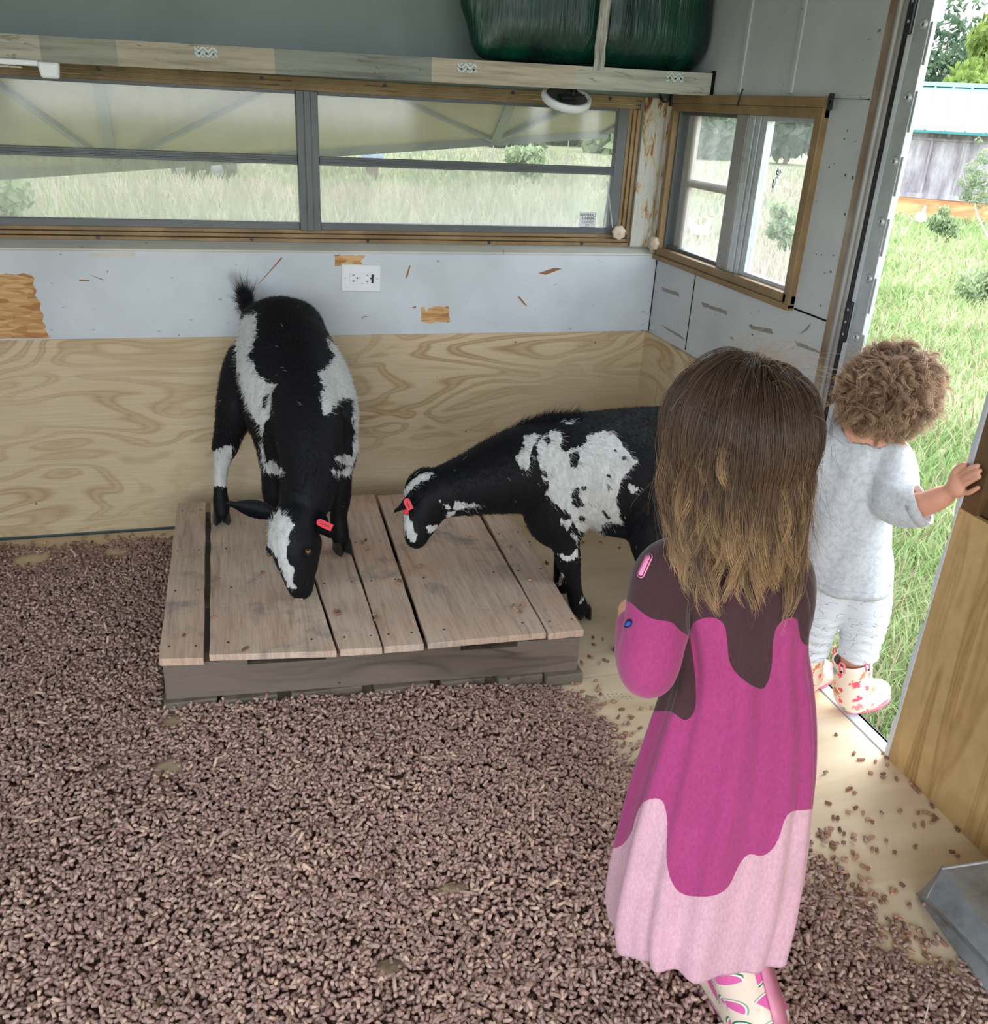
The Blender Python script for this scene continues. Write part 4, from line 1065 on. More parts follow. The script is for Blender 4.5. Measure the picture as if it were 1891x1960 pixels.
# awning hinged over the long window ---------------------------------------------------------
aw = empty('window_awning', (-1.13, 0.34, 1.2), 'translucent cream window awning with aluminium braces propped open outside the long window', 'awning')
def H_(u): return np.array([-2.3 + 2.35 * u, 0.10, 1.315])
A0, A1 = np.array([-2.3, 0.6, 0.958]), np.array([0.03, 0.6, 1.191])
def AW(u, v, off=0.0):
    p = H_(u) * (1 - v) + (A0 * (1 - u) + A1 * u) * v; return p + np.array([0, -0.4, -0.9]) * off
nu, nv = 40, 10; V = []; 
for j in range(nv + 1):
    for i in range(nu + 1): V.append(AW(i / nu, j / nv))
F = [(j * (nu + 1) + i, j * (nu + 1) + i + 1, (j + 1) * (nu + 1) + i + 1, (j + 1) * (nu + 1) + i) for j in range(nv) for i in range(nu)]
t = NT('translucent_fibreglass', 0.5, 0.3); n = t.noise(t.coord(), 5, 4, 0.6)
cc = t.ramp(n, [(0.3, (150, 144, 118)), (0.7, (164, 158, 134))]); t.color(cc)
out = t.t.nodes['Material Output']; tl = t.n('ShaderNodeBsdfTranslucent'); mx = t.n('ShaderNodeMixShader'); t.l(cc, tl.inputs[0]); mx.inputs[0].default_value = 0.32
t.l(t.b.outputs[0], mx.inputs[1]); t.l(tl.outputs[0], mx.inputs[2]); t.l(mx.outputs[0], out.inputs[0])
m = MB(); m.add(V, F); pn = m.build('fibreglass_panel', t.m, aw, smooth=True); sl = pn.modifiers.new('s', 'SOLIDIFY'); sl.thickness = 0.003
M_br = plain('grey_aluminium_brace', (104, 110, 106), 0.5, 0.4, 0.2)
m = MB()
for i in range(16): m.bar(AW(i / 16, 1.0, 0.008), AW((i + 1) / 16, 1.0, 0.008), 0.030, 0.030, (0, 0, 1))
m.build('edge_rail', M_br, aw)
m = MB(); m.bar(AW(0.995, 0.0, 0.008), AW(0.995, 1.0, 0.008), 0.03, 0.012); m.build('side_rail', M_br, aw)
for (u0, ups) in ((0.278, (0.16, 0.29, 0.50)), (0.818, (0.595, 0.78, 0.885))):
    for i, ut in enumerate(ups):
        m = MB(); m.bar(AW(u0, 0.97, 0.014), AW(ut, 0.03, 0.014), 0.030 if i == 1 else 0.022, 0.014); m.build('brace', M_br, aw)
# ================================================================== PALLET
PZ = 0.14
pal = empty('wooden_pallet', (-1.04, -0.56, 0), 'low weathered wooden pallet with plywood top boards, standing among the pellets', 'pallet')
def front_y(x): return -0.961 - 0.070 * (x + 1.518) / 0.95
BZ = {True: 0.0, False: 0.003}
tops = []
# board edges read along the front end and the back end (px): front-left, front-right, back-left, back-right
bd = [((303, 1262), (389, 1260), (340, 962), (394, 961)), ((401, 1254), (645, 1246), (404, 960), (546, 952)), ((650, 1244), (732, 1239), (553, 951), (634, 949)),
      ((736, 1238), (811, 1233), (640, 949), (716, 947)), ((820, 1231), (1046, 1211), (722, 947), (895, 946)), ((1050, 1213), (1117, 1206), (905, 946), (968, 960))]
bvs = []
for i, (fl, fr, bl_, br) in enumerate(bd):
    q = [onplane(*p, 2, PZ) for p in (fl, fr, br, bl_)]
    y0 = (q[2][1] + q[3][1]) / 2
    q[2][1] = q[3][1] = max(-0.155, min(-0.115, y0)) if i not in (5,) else -0.150
    bvs.append(q)
    th = 0.016 if i in (1, 4) else 0.018
    q4 = [np.array([p[0], p[1], PZ - th]) for p in q]
    m = MB()
    # subdivided along its length so that the edge can wander a little
    n = 14; rb = random.Random(i)
    def lerp(a, b, t): return a * (1 - t) + b * t
    L = [lerp(q[0], q[3], k / n) + np.array([rb.uniform(-.0012, .0012), 0, rb.uniform(-.0006, .0006)]) for k in range(n + 1)]
    Rr = [lerp(q[1], q[2], k / n) + np.array([rb.uniform(-.0012, .0012), 0, rb.uniform(-.0006, .0006)]) for k in range(n + 1)]
    V = []; F = []
    for k in range(n + 1): V += [L[k], Rr[k], Rr[k] - [0, 0, th], L[k] - [0, 0, th]]
    for k in range(n):
        a = 4 * k
        for s_ in range(4): F.append((a + s_, a + (s_ + 1) % 4, a + 4 + (s_ + 1) % 4, a + 4 + s_))
    F += [(0, 3, 2, 1), (4 * n, 4 * n + 1, 4 * n + 2, 4 * n + 3)]
    m.add(V, F); bo = m.build('top_board', M_pal, pal, bevel=0.0015)
    for t_ in (0.06, 0.36, 0.62, 0.93):
        for sd in (0.18, 0.82):
            a = lerp(lerp(q[0], q[3], t_), lerp(q[1], q[2], t_), sd + rb.uniform(-.05, .05)); m = MB(); m.disc((a[0], a[1], PZ), (0, 0, 1), 0.0032, 0.0006, 7); m.build('nail_head', M_dark, bo)
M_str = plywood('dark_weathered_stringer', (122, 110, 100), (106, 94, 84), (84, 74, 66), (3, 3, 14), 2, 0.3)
xl, xr = -1.512, -0.575
ST = []
def stringer(y_off, notch=True):
    m = MB(); z0, z1 = 0.030, PZ - 0.0185
    def y(x): return front_y(x) + y_off
    xs = [xl, -1.335, -1.165, -0.86, -0.725, xr]
    for a, b in zip(xs[:-1], xs[1:]):
        top = z1 - (0.014 if notch and (abs(a + 1.335) < .01 or abs(a + 0.86) < .01) else 0)
        m.hexa([(a, y(a), z0), (b, y(b), z0), (b, y(b) + 0.038, z0), (a, y(a) + 0.038, z0)], [(a, y(a), top), (b, y(b), top), (b, y(b) + 0.038, top), (a, y(a) + 0.038, top)])
    return m.build('stringer', M_str, pal)
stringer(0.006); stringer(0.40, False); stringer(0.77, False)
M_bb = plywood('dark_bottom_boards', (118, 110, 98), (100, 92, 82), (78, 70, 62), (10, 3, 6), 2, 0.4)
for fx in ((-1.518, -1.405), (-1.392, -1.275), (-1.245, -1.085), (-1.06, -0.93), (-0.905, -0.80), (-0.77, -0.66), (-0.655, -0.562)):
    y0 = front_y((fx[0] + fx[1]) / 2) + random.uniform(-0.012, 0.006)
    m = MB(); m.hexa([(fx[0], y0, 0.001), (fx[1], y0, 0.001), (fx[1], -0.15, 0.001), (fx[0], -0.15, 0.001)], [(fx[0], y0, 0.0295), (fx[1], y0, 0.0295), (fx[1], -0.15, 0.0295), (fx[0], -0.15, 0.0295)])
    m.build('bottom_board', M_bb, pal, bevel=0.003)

# ================================================================== GALVANISED BIN CORNER AT LOWER RIGHT
def gal_mat():
    t = NT('old_galvanised_sheet', 0.42, 0.5, 0.45)
    n = t.noise(t.coord(), 6, 5, 0.65); s2 = t.noise(t.coord(), 40, 3, 0.6)
    c = t.ramp(n, [(0.28, (112, 108, 98)), (0.45, (148, 154, 158)), (0.7, (176, 182, 186))])
    r_ = t.noise(t.coord(loc=(3, 1, 2)), 9, 4, 0.6)
    c = t.mix(t.math('MULTIPLY', thr(t, r_, 0.58, 0.70), 0.7), c, lin((104, 84, 62)))
    c = t.mix(t.math('MULTIPLY', thr(t, s2, 0.60, 0.75), 0.25), c, lin((180, 184, 188)))
    t.color(c); return t.m
GH = 0.075
tp = [onplane(x, y, 2, GH) for x, y in ((1801, 1663), (1935, 1650))]
bt = [onplane(x, y, 2, 0.003) for x, y in ((1755, 1712), (1798, 1790), (1862, 1868))]
tb = empty('metal_feed_bin', onplane(1860, 1760, 2, 0), 'rusty galvanised sheet metal bin with a folded corner on the plywood floor', 'bin')
A = tp[0]; B = np.array([A[0] + 0.30, tp[1][1] + 0.0, GH]); b0 = bt[0]; b2 = bt[2] + (bt[2] - bt[0]) * 2.2
C2 = b2 + np.array([0.06, 0.0, GH]); 
K = onplane(1775, 1718, 2, GH * 0.55)
m = MB()
V = [b0, b2, C2 + np.array([-0.01, 0.01, 0]), A, K, B, np.array([B[0], C2[1], GH]), np.array([B[0], B[1], 0.003]), np.array([B[0], b2[1], 0.003]), np.array([A[0] + 0.005, A[1] + 0.004, 0.003])]
F = [(0, 1, 2, 4), (0, 4, 3), (4, 2, 3), (3, 2, 6, 5), (3, 5, 7, 9), (0, 3, 9), (5, 6, 8, 7), (1, 8, 6, 2)]
m.add(V, F); gb = m.build('folded_sheet', gal_mat(), tb); so2 = gb.modifiers.new('s', 'SOLIDIFY'); so2.thickness = 0.0015
m = MB(); m.tube([A, B], 0.003, 8); m.tube([A, K, b0], 0.0022, 6); m.build('rolled_edge', M_alug, tb, smooth=True)

# ================================================================== WOOD PELLETS
def pel_mat():
    t = NT('wood_pellet', 0.62, 0.3)
    k = t.attr('tint')
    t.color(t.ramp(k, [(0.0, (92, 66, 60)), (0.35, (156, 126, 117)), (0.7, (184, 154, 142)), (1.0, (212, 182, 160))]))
    return t.m
M_pel = pel_mat()
def pel_one():
    t = NT('single_wood_pellet', 0.62, 0.3)
    oi = t.n('ShaderNodeObjectInfo')
    t.color(t.ramp(oi.outputs['Random'], [(0.0, (118, 82, 66)), (0.5, (156, 116, 98)), (1.0, (190, 150, 126))])); return t.m
M_pel1 = pel_one()
NS = 7
def pellets_mesh(name, C, D, L, Rd, tint, mat):
    """rounded cylinders: centres C, unit axes D, lengths L, radii Rd"""
    n = len(C); up = np.tile([0.0, 0.0, 1.0], (n, 1)); up[np.abs(D[:, 2]) > 0.95] = [1, 0, 0]
    X = np.cross(D, up); X /= np.linalg.norm(X, axis=1, keepdims=True); Y = np.cross(D, X)
    a = np.arange(NS) * 2 * np.pi / NS
    ring = X[:, None] * np.cos(a)[None, :, None] + Y[:, None] * np.sin(a)[None, :, None]
    rings = []
    for s_, f in ((-1, 0.86), (1, 0.86)):
        end = C + D * (s_ * L / 2)[:, None]
        rings.append(end[:, None] + ring * (Rd * 0.86)[:, None, None] if False else end[:, None] + ring * (Rd)[:, None, None])
    V = np.stack(rings, 1).reshape(n, 2 * NS, 3)
    cap = np.stack([C - D * (L / 2)[:, None], C + D * (L / 2)[:, None]], 1)
    V = np.concatenate([V, cap], 1).reshape(-1, 3)
    k = np.arange(NS); kn = (k + 1) % NS
    side = np.stack([k, kn, kn + NS, k + NS], 1); T = []
    for q in side: T += [(q[0], q[1], q[2]), (q[0], q[2], q[3])]
    for i in range(NS): T += [(2 * NS, kn[i], k[i]), (2 * NS + 1, NS + k[i], NS + kn[i])]
    T = np.array(T); per = 2 * NS + 2
    F = (np.arange(n) * per)[:, None, None] + T[None]
    return raw_mesh(name, V, F.reshape(-1, 3), mat, smooth=False, attrs={'tint': np.repeat(tint, per)})
# dense bed outline on the floor, traced on the floor plane
bed_px = [(-400, 1075), (0, 1050), (120, 1052), (230, 1045), (330, 1030), (420, 1010), (600, 1090), (900, 1250), (1000, 1300), (1090, 1330), (1150, 1395), (1205, 1455), (1190, 1500), (1255, 1500), (1330, 1560), (1440, 1575), (1545, 1610), (1560, 1680), (1620, 1740), (1700, 1810), (1760, 1850), (1830, 1880), (1900, 1910), (1990, 2000), (1990, 2500), (300, 3600), (-2500, 2400)]
bed = np.array([onplane(x, y, 2, 0.0)[:2] for x, y in bed_px])
bed[:, 0] = np.maximum(bed[:, 0], -2.58)
r = np.random.default_rng(17)
N = 230000
xy = np.column_stack([r.uniform(-2.3, -0.06, N), r.uniform(-2.48, -0.02, N)])
sd = poly_sd(xy, bed)
wob = 0.018 * np.sin(xy[:, 0] * 31 + 2 * np.sin(xy[:, 1] * 17)) + 0.012 * np.sin(xy[:, 1] * 53 + xy[:, 0] * 21)
dens = np.clip(0.50 - (sd + wob) / 0.075, 0.0, 1.0)
dens = np.maximum(dens, 0.085 * np.exp(-np.maximum(sd, 0) / 0.06) * (sd > 0))
# bare patches scuffed through to the plywood
for bx_, by_, br_ in ((318, 1475, .022), (330, 1390, .02), (205, 1480, .018), (520, 1372, .012), (860, 1712, .016), (745, 1860, .014), (225, 1062, .035), (60, 1075, .05), (1270, 1640, .02), (700, 1405, .012)):
    c = onplane(bx_, by_, 2, 0)[:2]; q = np.hypot((xy[:, 0] - c[0]) * 0.7, xy[:, 1] - c[1]); dens *= np.clip((q - br_ * 0.6) / (br_ * 0.9), 0.02, 1)
thin = np.clip((xy[:, 1] + 0.12) / 0.12, 0, 1) * (xy[:, 0] < -1.5); dens *= 1 - 0.65 * thin
inpal = (xy[:, 0] > -1.528) & (xy[:, 0] < -0.55) & (xy[:, 1] > front_y(xy[:, 0]) - 0.004)
dens *= ~inpal
# outside the frame to the near side only a thin margin is kept
pp = project(np.column_stack([xy, np.zeros(N)])); vis = (pp[:, 0] > -420) & (pp[:, 0] < 2300) & (pp[:, 1] < 2700)
keep = (r.random(N) < dens * 0.70) & vis
# under the galvanised bin
keep &= ~((xy[:, 0] > b0[0] - 0.0) & (xy[:, 1] < B[1] + 0.0) & ((xy[:, 0] - b0[0]) * (b2[1] - b0[1]) - (xy[:, 1] - b0[1]) * (b2[0] - b0[0]) < 0.0))
xy = xy[keep]; sdk = sd[keep]; n = len(xy)
thick = np.clip(-sdk / 0.22, 0, 1)
hgt = 0.003 + thick * (0.008 + 0.007 * (0.5 + 0.5 * np.sin(xy[:, 0] * 14 + 1.5 * np.sin(xy[:, 1] * 11)))) 
L = r.uniform(0.006, 0.0145, n) + (r.random(n) < 0.06) * r.uniform(0.004, 0.014, n); Rd = np.full(n, 0.0031)
az = r.random(n) * 6.283; pit = r.normal(0, 0.28, n) * np.clip(thick * 3, 0.03, 1)
stand = (r.random(n) < 0.14) & (thick > 0.2); pit[stand] = r.uniform(0.6, 1.4, stand.sum())
D = np.column_stack([np.cos(az) * np.cos(pit), np.sin(az) * np.cos(pit), np.sin(pit)])
z = 0.0032 + np.abs(np.sin(pit)) * L / 2 + r.random(n) ** 0.7 * hgt * 1.15
Cc = np.column_stack([xy, z])
base_t = np.clip(0.5 + 0.16 * r.normal(size=n) + 0.25 * (z - 0.010) / 0.01 * 0.3, 0, 1); base_t[r.random(n) < 0.05] = 0.95
po = pellets_mesh('wood_pellets', Cc, D, L, Rd, base_t, M_pel)
# the compacted lower layer of the same bed
gx, gy = np.meshgrid(np.arange(-2.4, -0.05, 0.012), np.arange(-2.5, -0.02, 0.012), indexing='ij')
G = np.column_stack([gx.ravel(), gy.ravel()]); s2 = poly_sd(G, bed)
th = np.clip(-(s2 + 0.05) / 0.2, 0, 1); gz = -0.006 + 0.0105 * np.minimum(th * 4, 1) + th * 0.004 * np.sin(G[:, 0] * 14 + 1.5 * np.sin(G[:, 1] * 11)) + r.normal(0, 0.0012, len(G)) * (th > 0)
ip = (G[:, 0] > -1.545) & (G[:, 0] < -0.53) & (G[:, 1] > front_y(G[:, 0]) - 0.02); gz[ip] = -0.006
for bx_, by_, br_ in ((318, 1475, .022), (330, 1390, .02), (205, 1480, .018), (520, 1372, .012), (860, 1712, .016), (745, 1860, .014), (225, 1062, .035), (60, 1075, .05), (1270, 1640, .02), (700, 1405, .012)):
    c = onplane(bx_, by_, 2, 0)[:2]; q = np.hypot((G[:, 0] - c[0]) * 0.7, G[:, 1] - c[1]); gz = np.where(q < br_ * 1.5, -0.006, gz)
nx_, ny_ = gx.shape; ii = np.arange(nx_ * ny_).reshape(nx_, ny_)
Q = np.stack([ii[:-1, :-1], ii[1:, :-1], ii[1:, 1:], ii[:-1, 1:]], -1).reshape(-1, 4)
Q = Q[(gz[Q] > -0.0059).any(1)]
us_, inv = np.unique(Q.ravel(), return_inverse=True)
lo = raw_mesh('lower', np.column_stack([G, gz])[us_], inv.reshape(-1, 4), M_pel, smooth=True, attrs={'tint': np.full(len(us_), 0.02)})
# join both layers into the one bed
bmj = bmesh.new(); 
with bpy.context.temp_override(active_object=po, selected_objects=[po, lo], selected_editable_objects=[po, lo], object=po):
    bpy.ops.object.join()
bmj.free()
tag(po, 'thick bed of small brown wood pellets spread over the plywood floor', 'wood pellets', kind='stuff')

# single pellets scattered on the bare floor and on the pallet
def one_pellet_mesh(Lp, bend=0.0):
    m = MB(); n_ = 5
    pts = [(-Lp / 2 + Lp * i / (n_ - 1), bend * math.sin(math.pi * i / (n_ - 1)), 0) for i in range(n_)]
    m.tube(pts, [0.0029] + [0.0032] * (n_ - 2) + [0.0029], 9)
    o = m.build('wood_pellet', M_pel1, None); me = o.data; bpy.data.objects.remove(o); return me
PM = [one_pellet_mesh(l, b_) for l, b_ in ((0.007, 0), (0.010, 0), (0.0125, 0.0006), (0.017, 0.0014))]
def single(p, label, group, r_):
    o = bpy.data.objects.new('wood_pellet', PM[r_.choice([0, 0, 1, 1, 1, 2, 3])]); COL.objects.link(o)
    o.location = (p[0], p[1], p[2] + 0.0032); o.rotation_euler = (0, r_.uniform(-0.04, 0.04), r_.uniform(0, 3.14))
    tag(o, label, 'wood pellet', group)
r_ = random.Random(21)
LF = 'small brown wood pellet lying loose on the bare plywood floor'; GF = 'loose pellets scattered on the bare plywood floor'
fpx = [(1600, 1408), (1634, 1444), (1647, 1455), (1675, 1459), (1690, 1443), (1697, 1452), (1698, 1466), (1666, 1481), (1690, 1483), (1689, 1489), (1716, 1493), (1743, 1502), (1750, 1509), (1758, 1517), (1554, 1493), (1625, 1512), (1635, 1519), (1585, 1539), (1637, 1548), (1623, 1556), (1651, 1557), (1595, 1567), (1603, 1568), (1660, 1570), (1669, 1575), (1722, 1554), (1757, 1558), (1770, 1557), (1778, 1560), (1750, 1582), (1767, 1580), (1787, 1572), (1782, 1577), (1790, 1566), (1784, 1545), (1785, 1540), (1607, 1590), (1615, 1598), (1634, 1600), (1667, 1606), (1696, 1612), (1669, 1628), (1678, 1630), (1712, 1633), (1751, 1622), (1594, 1617), (1614, 1615), (1566, 1600), (1574, 1607), (1638, 1643), (1651, 1660), (1661, 1665), (1647, 1682), (1664, 1687), (1645, 1700), (1634, 1719), (1640, 1710), (1668, 1711), (1707, 1708), (1715, 1709), (1726, 1696), (1685, 1728), (1613, 1695), (1602, 1711), (1601, 1669), (1582, 1669), (1615, 1672), (1636, 1738), (1740, 1735), (1715, 1765), (1722, 1762), (1712, 1778), (1715, 1785), (1727, 1785), (1736, 1787), (1738, 1793), (1752, 1798), (1765, 1805), (1775, 1812), (1830, 1542), (1832, 1590), (1822, 1632), (1832, 1640),
       (1270, 1280), (1180, 1228), (1135, 1222), (1136, 1235), (1155, 1226), (1128, 1258), (1148, 1272), (1160, 1266), (1115, 1340), (1150, 1330), (1175, 1345), (1190, 1360), (1205, 1372), (1130, 1372), (1160, 1385), (1180, 1398), (1212, 1405), (1195, 1425), (1224, 1430), (1235, 1455), (1005, 995), (1012, 1040), (1048, 1080), (1045, 1077), (1150, 1040), (1116, 1040), (1185, 1050), (1100, 1222), (1030, 1305), (1070, 1300), (1105, 1310), (1140, 1305), (1010, 1290), (1085, 1285)]
for x, y in fpx: single(onplane(x, y, 2, 0.0), LF, GF, r_)
def in_bin(p): return p[0] > b0[0] - 0.01 and p[1] < B[1] + 0.02
k = 0
while k < 150:
    x = r_.uniform(1110, 1860); y = r_.uniform(1200, 1860); p = onplane(x, y, 2, 0.0)
    s_ = float(poly_sd(np.array([[p[0], p[1]]]), bed)[0])
    if s_ < 0.01 or s_ > 0.09 or p[0] > -0.03 or in_bin(p) or (p[0] < -0.54 and p[1] > -1.05) or r_.random() > math.exp(-s_ / 0.04): continue
    single(p, LF, GF, r_); k += 1
LP = 'small brown wood pellet lying on the top boards of the pallet'; GP = 'loose pellets on top of the pallet'
for x, y in ((503, 1098), (575, 1145), (573, 1147), (410, 1183), (648, 1177), (645, 1172), (718, 1182), (719, 1187), (716, 1179), (762, 1115), (764, 1118), (765, 1113), (705, 1052), (983, 1162), (999, 1163), (996, 1172), (1000, 1158), (978, 1048), (1017, 1110), (1014, 1112), (1015, 1047), (621, 1059), (470, 1244), (352, 1218), (642, 1042), (700, 1035), (694, 1040), (806, 1085), (760, 990), (645, 985)):
    single(onplane(x, y, 2, PZ + 0.0008), LP, GP, r_)
# a long dry straw on the pellets near the front
s0 = onplane(1768, 1958, 2, 0.02); s1 = onplane(1779, 1912, 2, 0.035)
m = MB(); m.tube([s0, (s0 + s1) / 2 + np.array([0.001, 0, 0.002]), s1], 0.0009, 5); tag(m.build('straw_stalk', plain('pale_straw', (214, 204, 186), 0.6)), 'single pale straw stalk lying on the pellets near the lower right corner', 'straw')
# printed stamp on the floor sheet
m = MB(); rs = random.Random(4)
for k in range(17):
    a = onplane(1072 + k * 8.5, 1338 + rs.uniform(-4, 4) - k * 0.2, 2, 0.0004)
    m.hexa([a, a + [0.004, 0.0, 0], a + [0.004, 0.0015, 0], a + [0, 0.0015, 0]], [p + [0, 0, 0.0002] for p in (a, a + [0.004, 0, 0], a + [0.004, 0.0015, 0], a + [0, 0.0015, 0])])
    b_ = a + np.array([0.0, 0.007, 0.0]); m.hexa([b_, b_ + [0.002, 0, 0], b_ + [0.002, 0.004, 0], b_ + [0, 0.004, 0]], [p + [0, 0, 0.0002] for p in (b_, b_ + [0.002, 0, 0], b_ + [0.002, 0.004, 0], b_ + [0, 0.004, 0])])
S(m.build('trim_33', plain('grey_stamp_ink', (128, 132, 136), 0.8)))
# ================================================================== GOATS
def coat_mat(name, black=(10, 10, 13), white=(214, 216, 214), fur=True):
    t = NT(name, 0.6, 0.2)
    k = t.attr('coat')
    n = t.noise(t.coord(scale=(70, 70, 28)), 1.0, 3, 0.6)
    e = t.math('ADD', k, t.math('MULTIPLY', t.math('SUBTRACT', n, 0.5), 0.22))
    f = thr(t, e, 0.008, -0.008)
    n2 = t.noise(t.coord(scale=(90, 90, 30)), 1, 3, 0.6)
    t.color(t.mix(f, t.ramp(n2, [(0.3, black), (0.75, tuple(int(b * 1.9) for b in black))]), t.ramp(n2, [(0.3, tuple(int(v * 0.84) for v in white)), (0.7, white)])))
    t.bump(n2, 0.5, 0.004); return t.m
def fur_mat(name, black=(11, 11, 15), white=(226, 228, 226)):
    t = NT(name, 0.5, 0.28)
    k = t.attr('coat'); v = t.attr('vary')
    f = t.math('LESS_THAN', k, 0.0)
    t.color(t.mix(f, t.ramp(v, [(0, black), (1, tuple(int(b * 1.7) for b in black))]), t.ramp(v, [(0, tuple(int(w_ * 0.86) for w_ in white)), (1, white)]))); return t.m
M_coat = coat_mat('black_white_goat_coat'); M_fur = fur_mat('goat_fur')
M_hoof = plain('dark_hoof_horn', (40, 38, 38), 0.45, 0.5); M_tag = plain('red_ear_tag', (226, 52, 66), 0.4, 0.5, 0, 0.05)
M_skinb = plain('black_muzzle_skin', (22, 20, 22), 0.5, 0.4)

def coat_value(V, whites, blacks, blur=1.0):
    q = project(V); d = np.full(len(V), 9.9)
    for p in whites: d = np.minimum(d, poly_sd(q, p))
    for p in blacks: d = np.maximum(d, -poly_sd(q, p))
    return d / 100.0 * 1.0
def fur(name, V, Q, coat, parent, n, length, lay, seed, skip=None, droop=0.6, rad=0.00034, mat=None):
    pts, nr, t, wt = surf_samples(V, Q, n, seed=seed)
    r = np.random.default_rng(seed); c = (coat[t] * wt).sum(1) + r.normal(0, 0.035, n)
    ly = lay(pts); ly = ly - nr * (ly * nr).sum(1, keepdims=True); ly /= (np.linalg.norm(ly, axis=1, keepdims=True) + 1e-9)
    d0 = nr * 0.42 + ly * 0.9 + r.normal(0, 0.13, (n, 3)); d0 /= np.linalg.norm(d0, axis=1, keepdims=True)
    L = length(pts) * r.uniform(0.6, 1.25, n); k = 4; P_ = [pts - nr * 0.001]; d = d0.copy()
    for i in range(k - 1):
        P_.append(P_[-1] + d * (L / (k - 1))[:, None]); d = d + np.array([0, 0, -0.12 * droop]) - nr * 0.12; d /= np.linalg.norm(d, axis=1, keepdims=True)
    return hair_obj(name, np.stack(P_, 1), np.array([1, 0.9, 0.6, 0.15]) * rad, mat or M_fur, parent, {'coat': c, 'vary': r.random(n)})

def hoof(Fd, root, p, fwd, s=1.0):
    """cloven hoof: two toes, tip pointing fwd; returns objects"""
    f = Vector(fwd); f.z = 0; f.normalize(); sd = f.cross(Vector((0, 0, 1)))
    for s_ in (-1, 1):
        m = MB(); c = Vector(p) + sd * 0.0085 * s_ * s
        b4 = [c + f * 0.024 * s + sd * 0.003 * s_ * s, c + f * 0.006 * s + sd * 0.008 * s, c - f * 0.016 * s + sd * 0.007 * s, c - f * 0.016 * s - sd * 0.007 * s, c + f * 0.006 * s - sd * 0.008 * s]
        V = [v + Vector((0, 0, 0)) for v in b4] + [Vector((0, 0, 0.024 * s)) + c + (v - c) * 0.75 - f * 0.004 * s for v in b4]
        for i in (0, 1, 2, 3, 4): V[i].z = p[2] + 0.0006
        m.add(V, [(4, 3, 2, 1, 0), (5, 6, 7, 8, 9)] + [(i, (i + 1) % 5, (i + 1) % 5 + 5, i + 5) for i in range(5)])
        m.build('hoof', M_hoof, root, smooth=False, bevel=0.003)

def A4(x, y, d, r): return (*P(x, y, d), r)
# ---------------------------------------------------------------- standing goat on the pallet, seen from the front
g1 = empty('goat', (-1.2, -0.4, PZ), 'black and white goat standing on the pallet with its head lowered to the boards', 'goat')
F = Field((-1.46, -0.82, PZ - 0.005), (-0.98, -0.02, 0.82), 0.0045)
# trunk: rump -> barrel -> shoulders
F.chain([A4(535, 622, 2.47, 0.066), A4(545, 660, 2.46, 0.095), A4(556, 710, 2.44, 0.124), A4(572, 765, 2.42, 0.134), A4(584, 810, 2.40, 0.122), A4(588, 848, 2.39, 0.096)], 0.03, 4)
F.cone(P(500, 622, 2.48), 0.055, P(572, 622, 2.49), 0.058, 0.04)
F.cone(P(648, 812, 2.36), 0.042, P(652, 862, 2.37), 0.036, 0.03)      # shoulder points
F.cone(P(532, 812, 2.37), 0.046, P(530, 868, 2.38), 0.036, 0.03)
# withers and neck coming down towards the lens
F.chain([A4(570, 690, 2.36, 0.055), A4(578, 760, 2.31, 0.072), A4(592, 830, 2.27, 0.072), A4(594, 890, 2.25, 0.061), A4(590, 940, 2.235, 0.053), A4(578, 975, 2.23, 0.046)], 0.025, 4)
# tail base
F.chain([A4(492, 600, 2.50, 0.022), A4(474, 590, 2.52, 0.016), A4(468, 572, 2.53, 0.008)], 0.012, 3)
# hind leg at image left: thigh, gaskin, hock, cannon
F.chain([A4(482, 690, 2.47, 0.062), A4(462, 745, 2.46, 0.048), A4(450, 790, 2.47, 0.039), A4(436, 838, 2.51, 0.026), A4(428, 868, 2.535, 0.0225)], 0.025, 4)
F.chain([A4(428, 868, 2.535, 0.0225), A4(423, 905, 2.545, 0.0165), A4(422, 945, 2.56, 0.0165), A4(424, 966, 2.565, 0.0190), A4(425, 984, 2.562, 0.0150)], 0.008, 4)
F.cone(P(420, 862, 2.555), 0.012, P(424, 880, 2.55), 0.012, 0.012)
# other hind leg, mostly hidden behind the body
F.chain([A4(590, 705, 2.50, 0.058), A4(600, 780, 2.50, 0.045), A4(606, 850, 2.53, 0.028), A4(604, 905, 2.56, 0.017), A4(602, 960, 2.575, 0.016), A4(602, 985, 2.575, 0.018)], 0.02, 4)
# front legs
F.chain([A4(526, 850, 2.38, 0.042), A4(524, 890, 2.40, 0.030), A4(525, 925, 2.42, 0.0275), A4(527, 948, 2.43, 0.0275), A4(530, 985, 2.45, 0.019), A4(534, 1020, 2.47, 0.0195), A4(536, 1032, 2.475, 0.017)], 0.012, 4)
F.chain([A4(655, 860, 2.37, 0.040), A4(652, 893, 2.385, 0.027), A4(650, 925, 2.395, 0.0265), A4(649, 955, 2.41, 0.0255), A4(648, 988, 2.425, 0.0178), A4(650, 1018, 2.435, 0.0195), A4(653, 1036, 2.443, 0.015)], 0.012, 4)
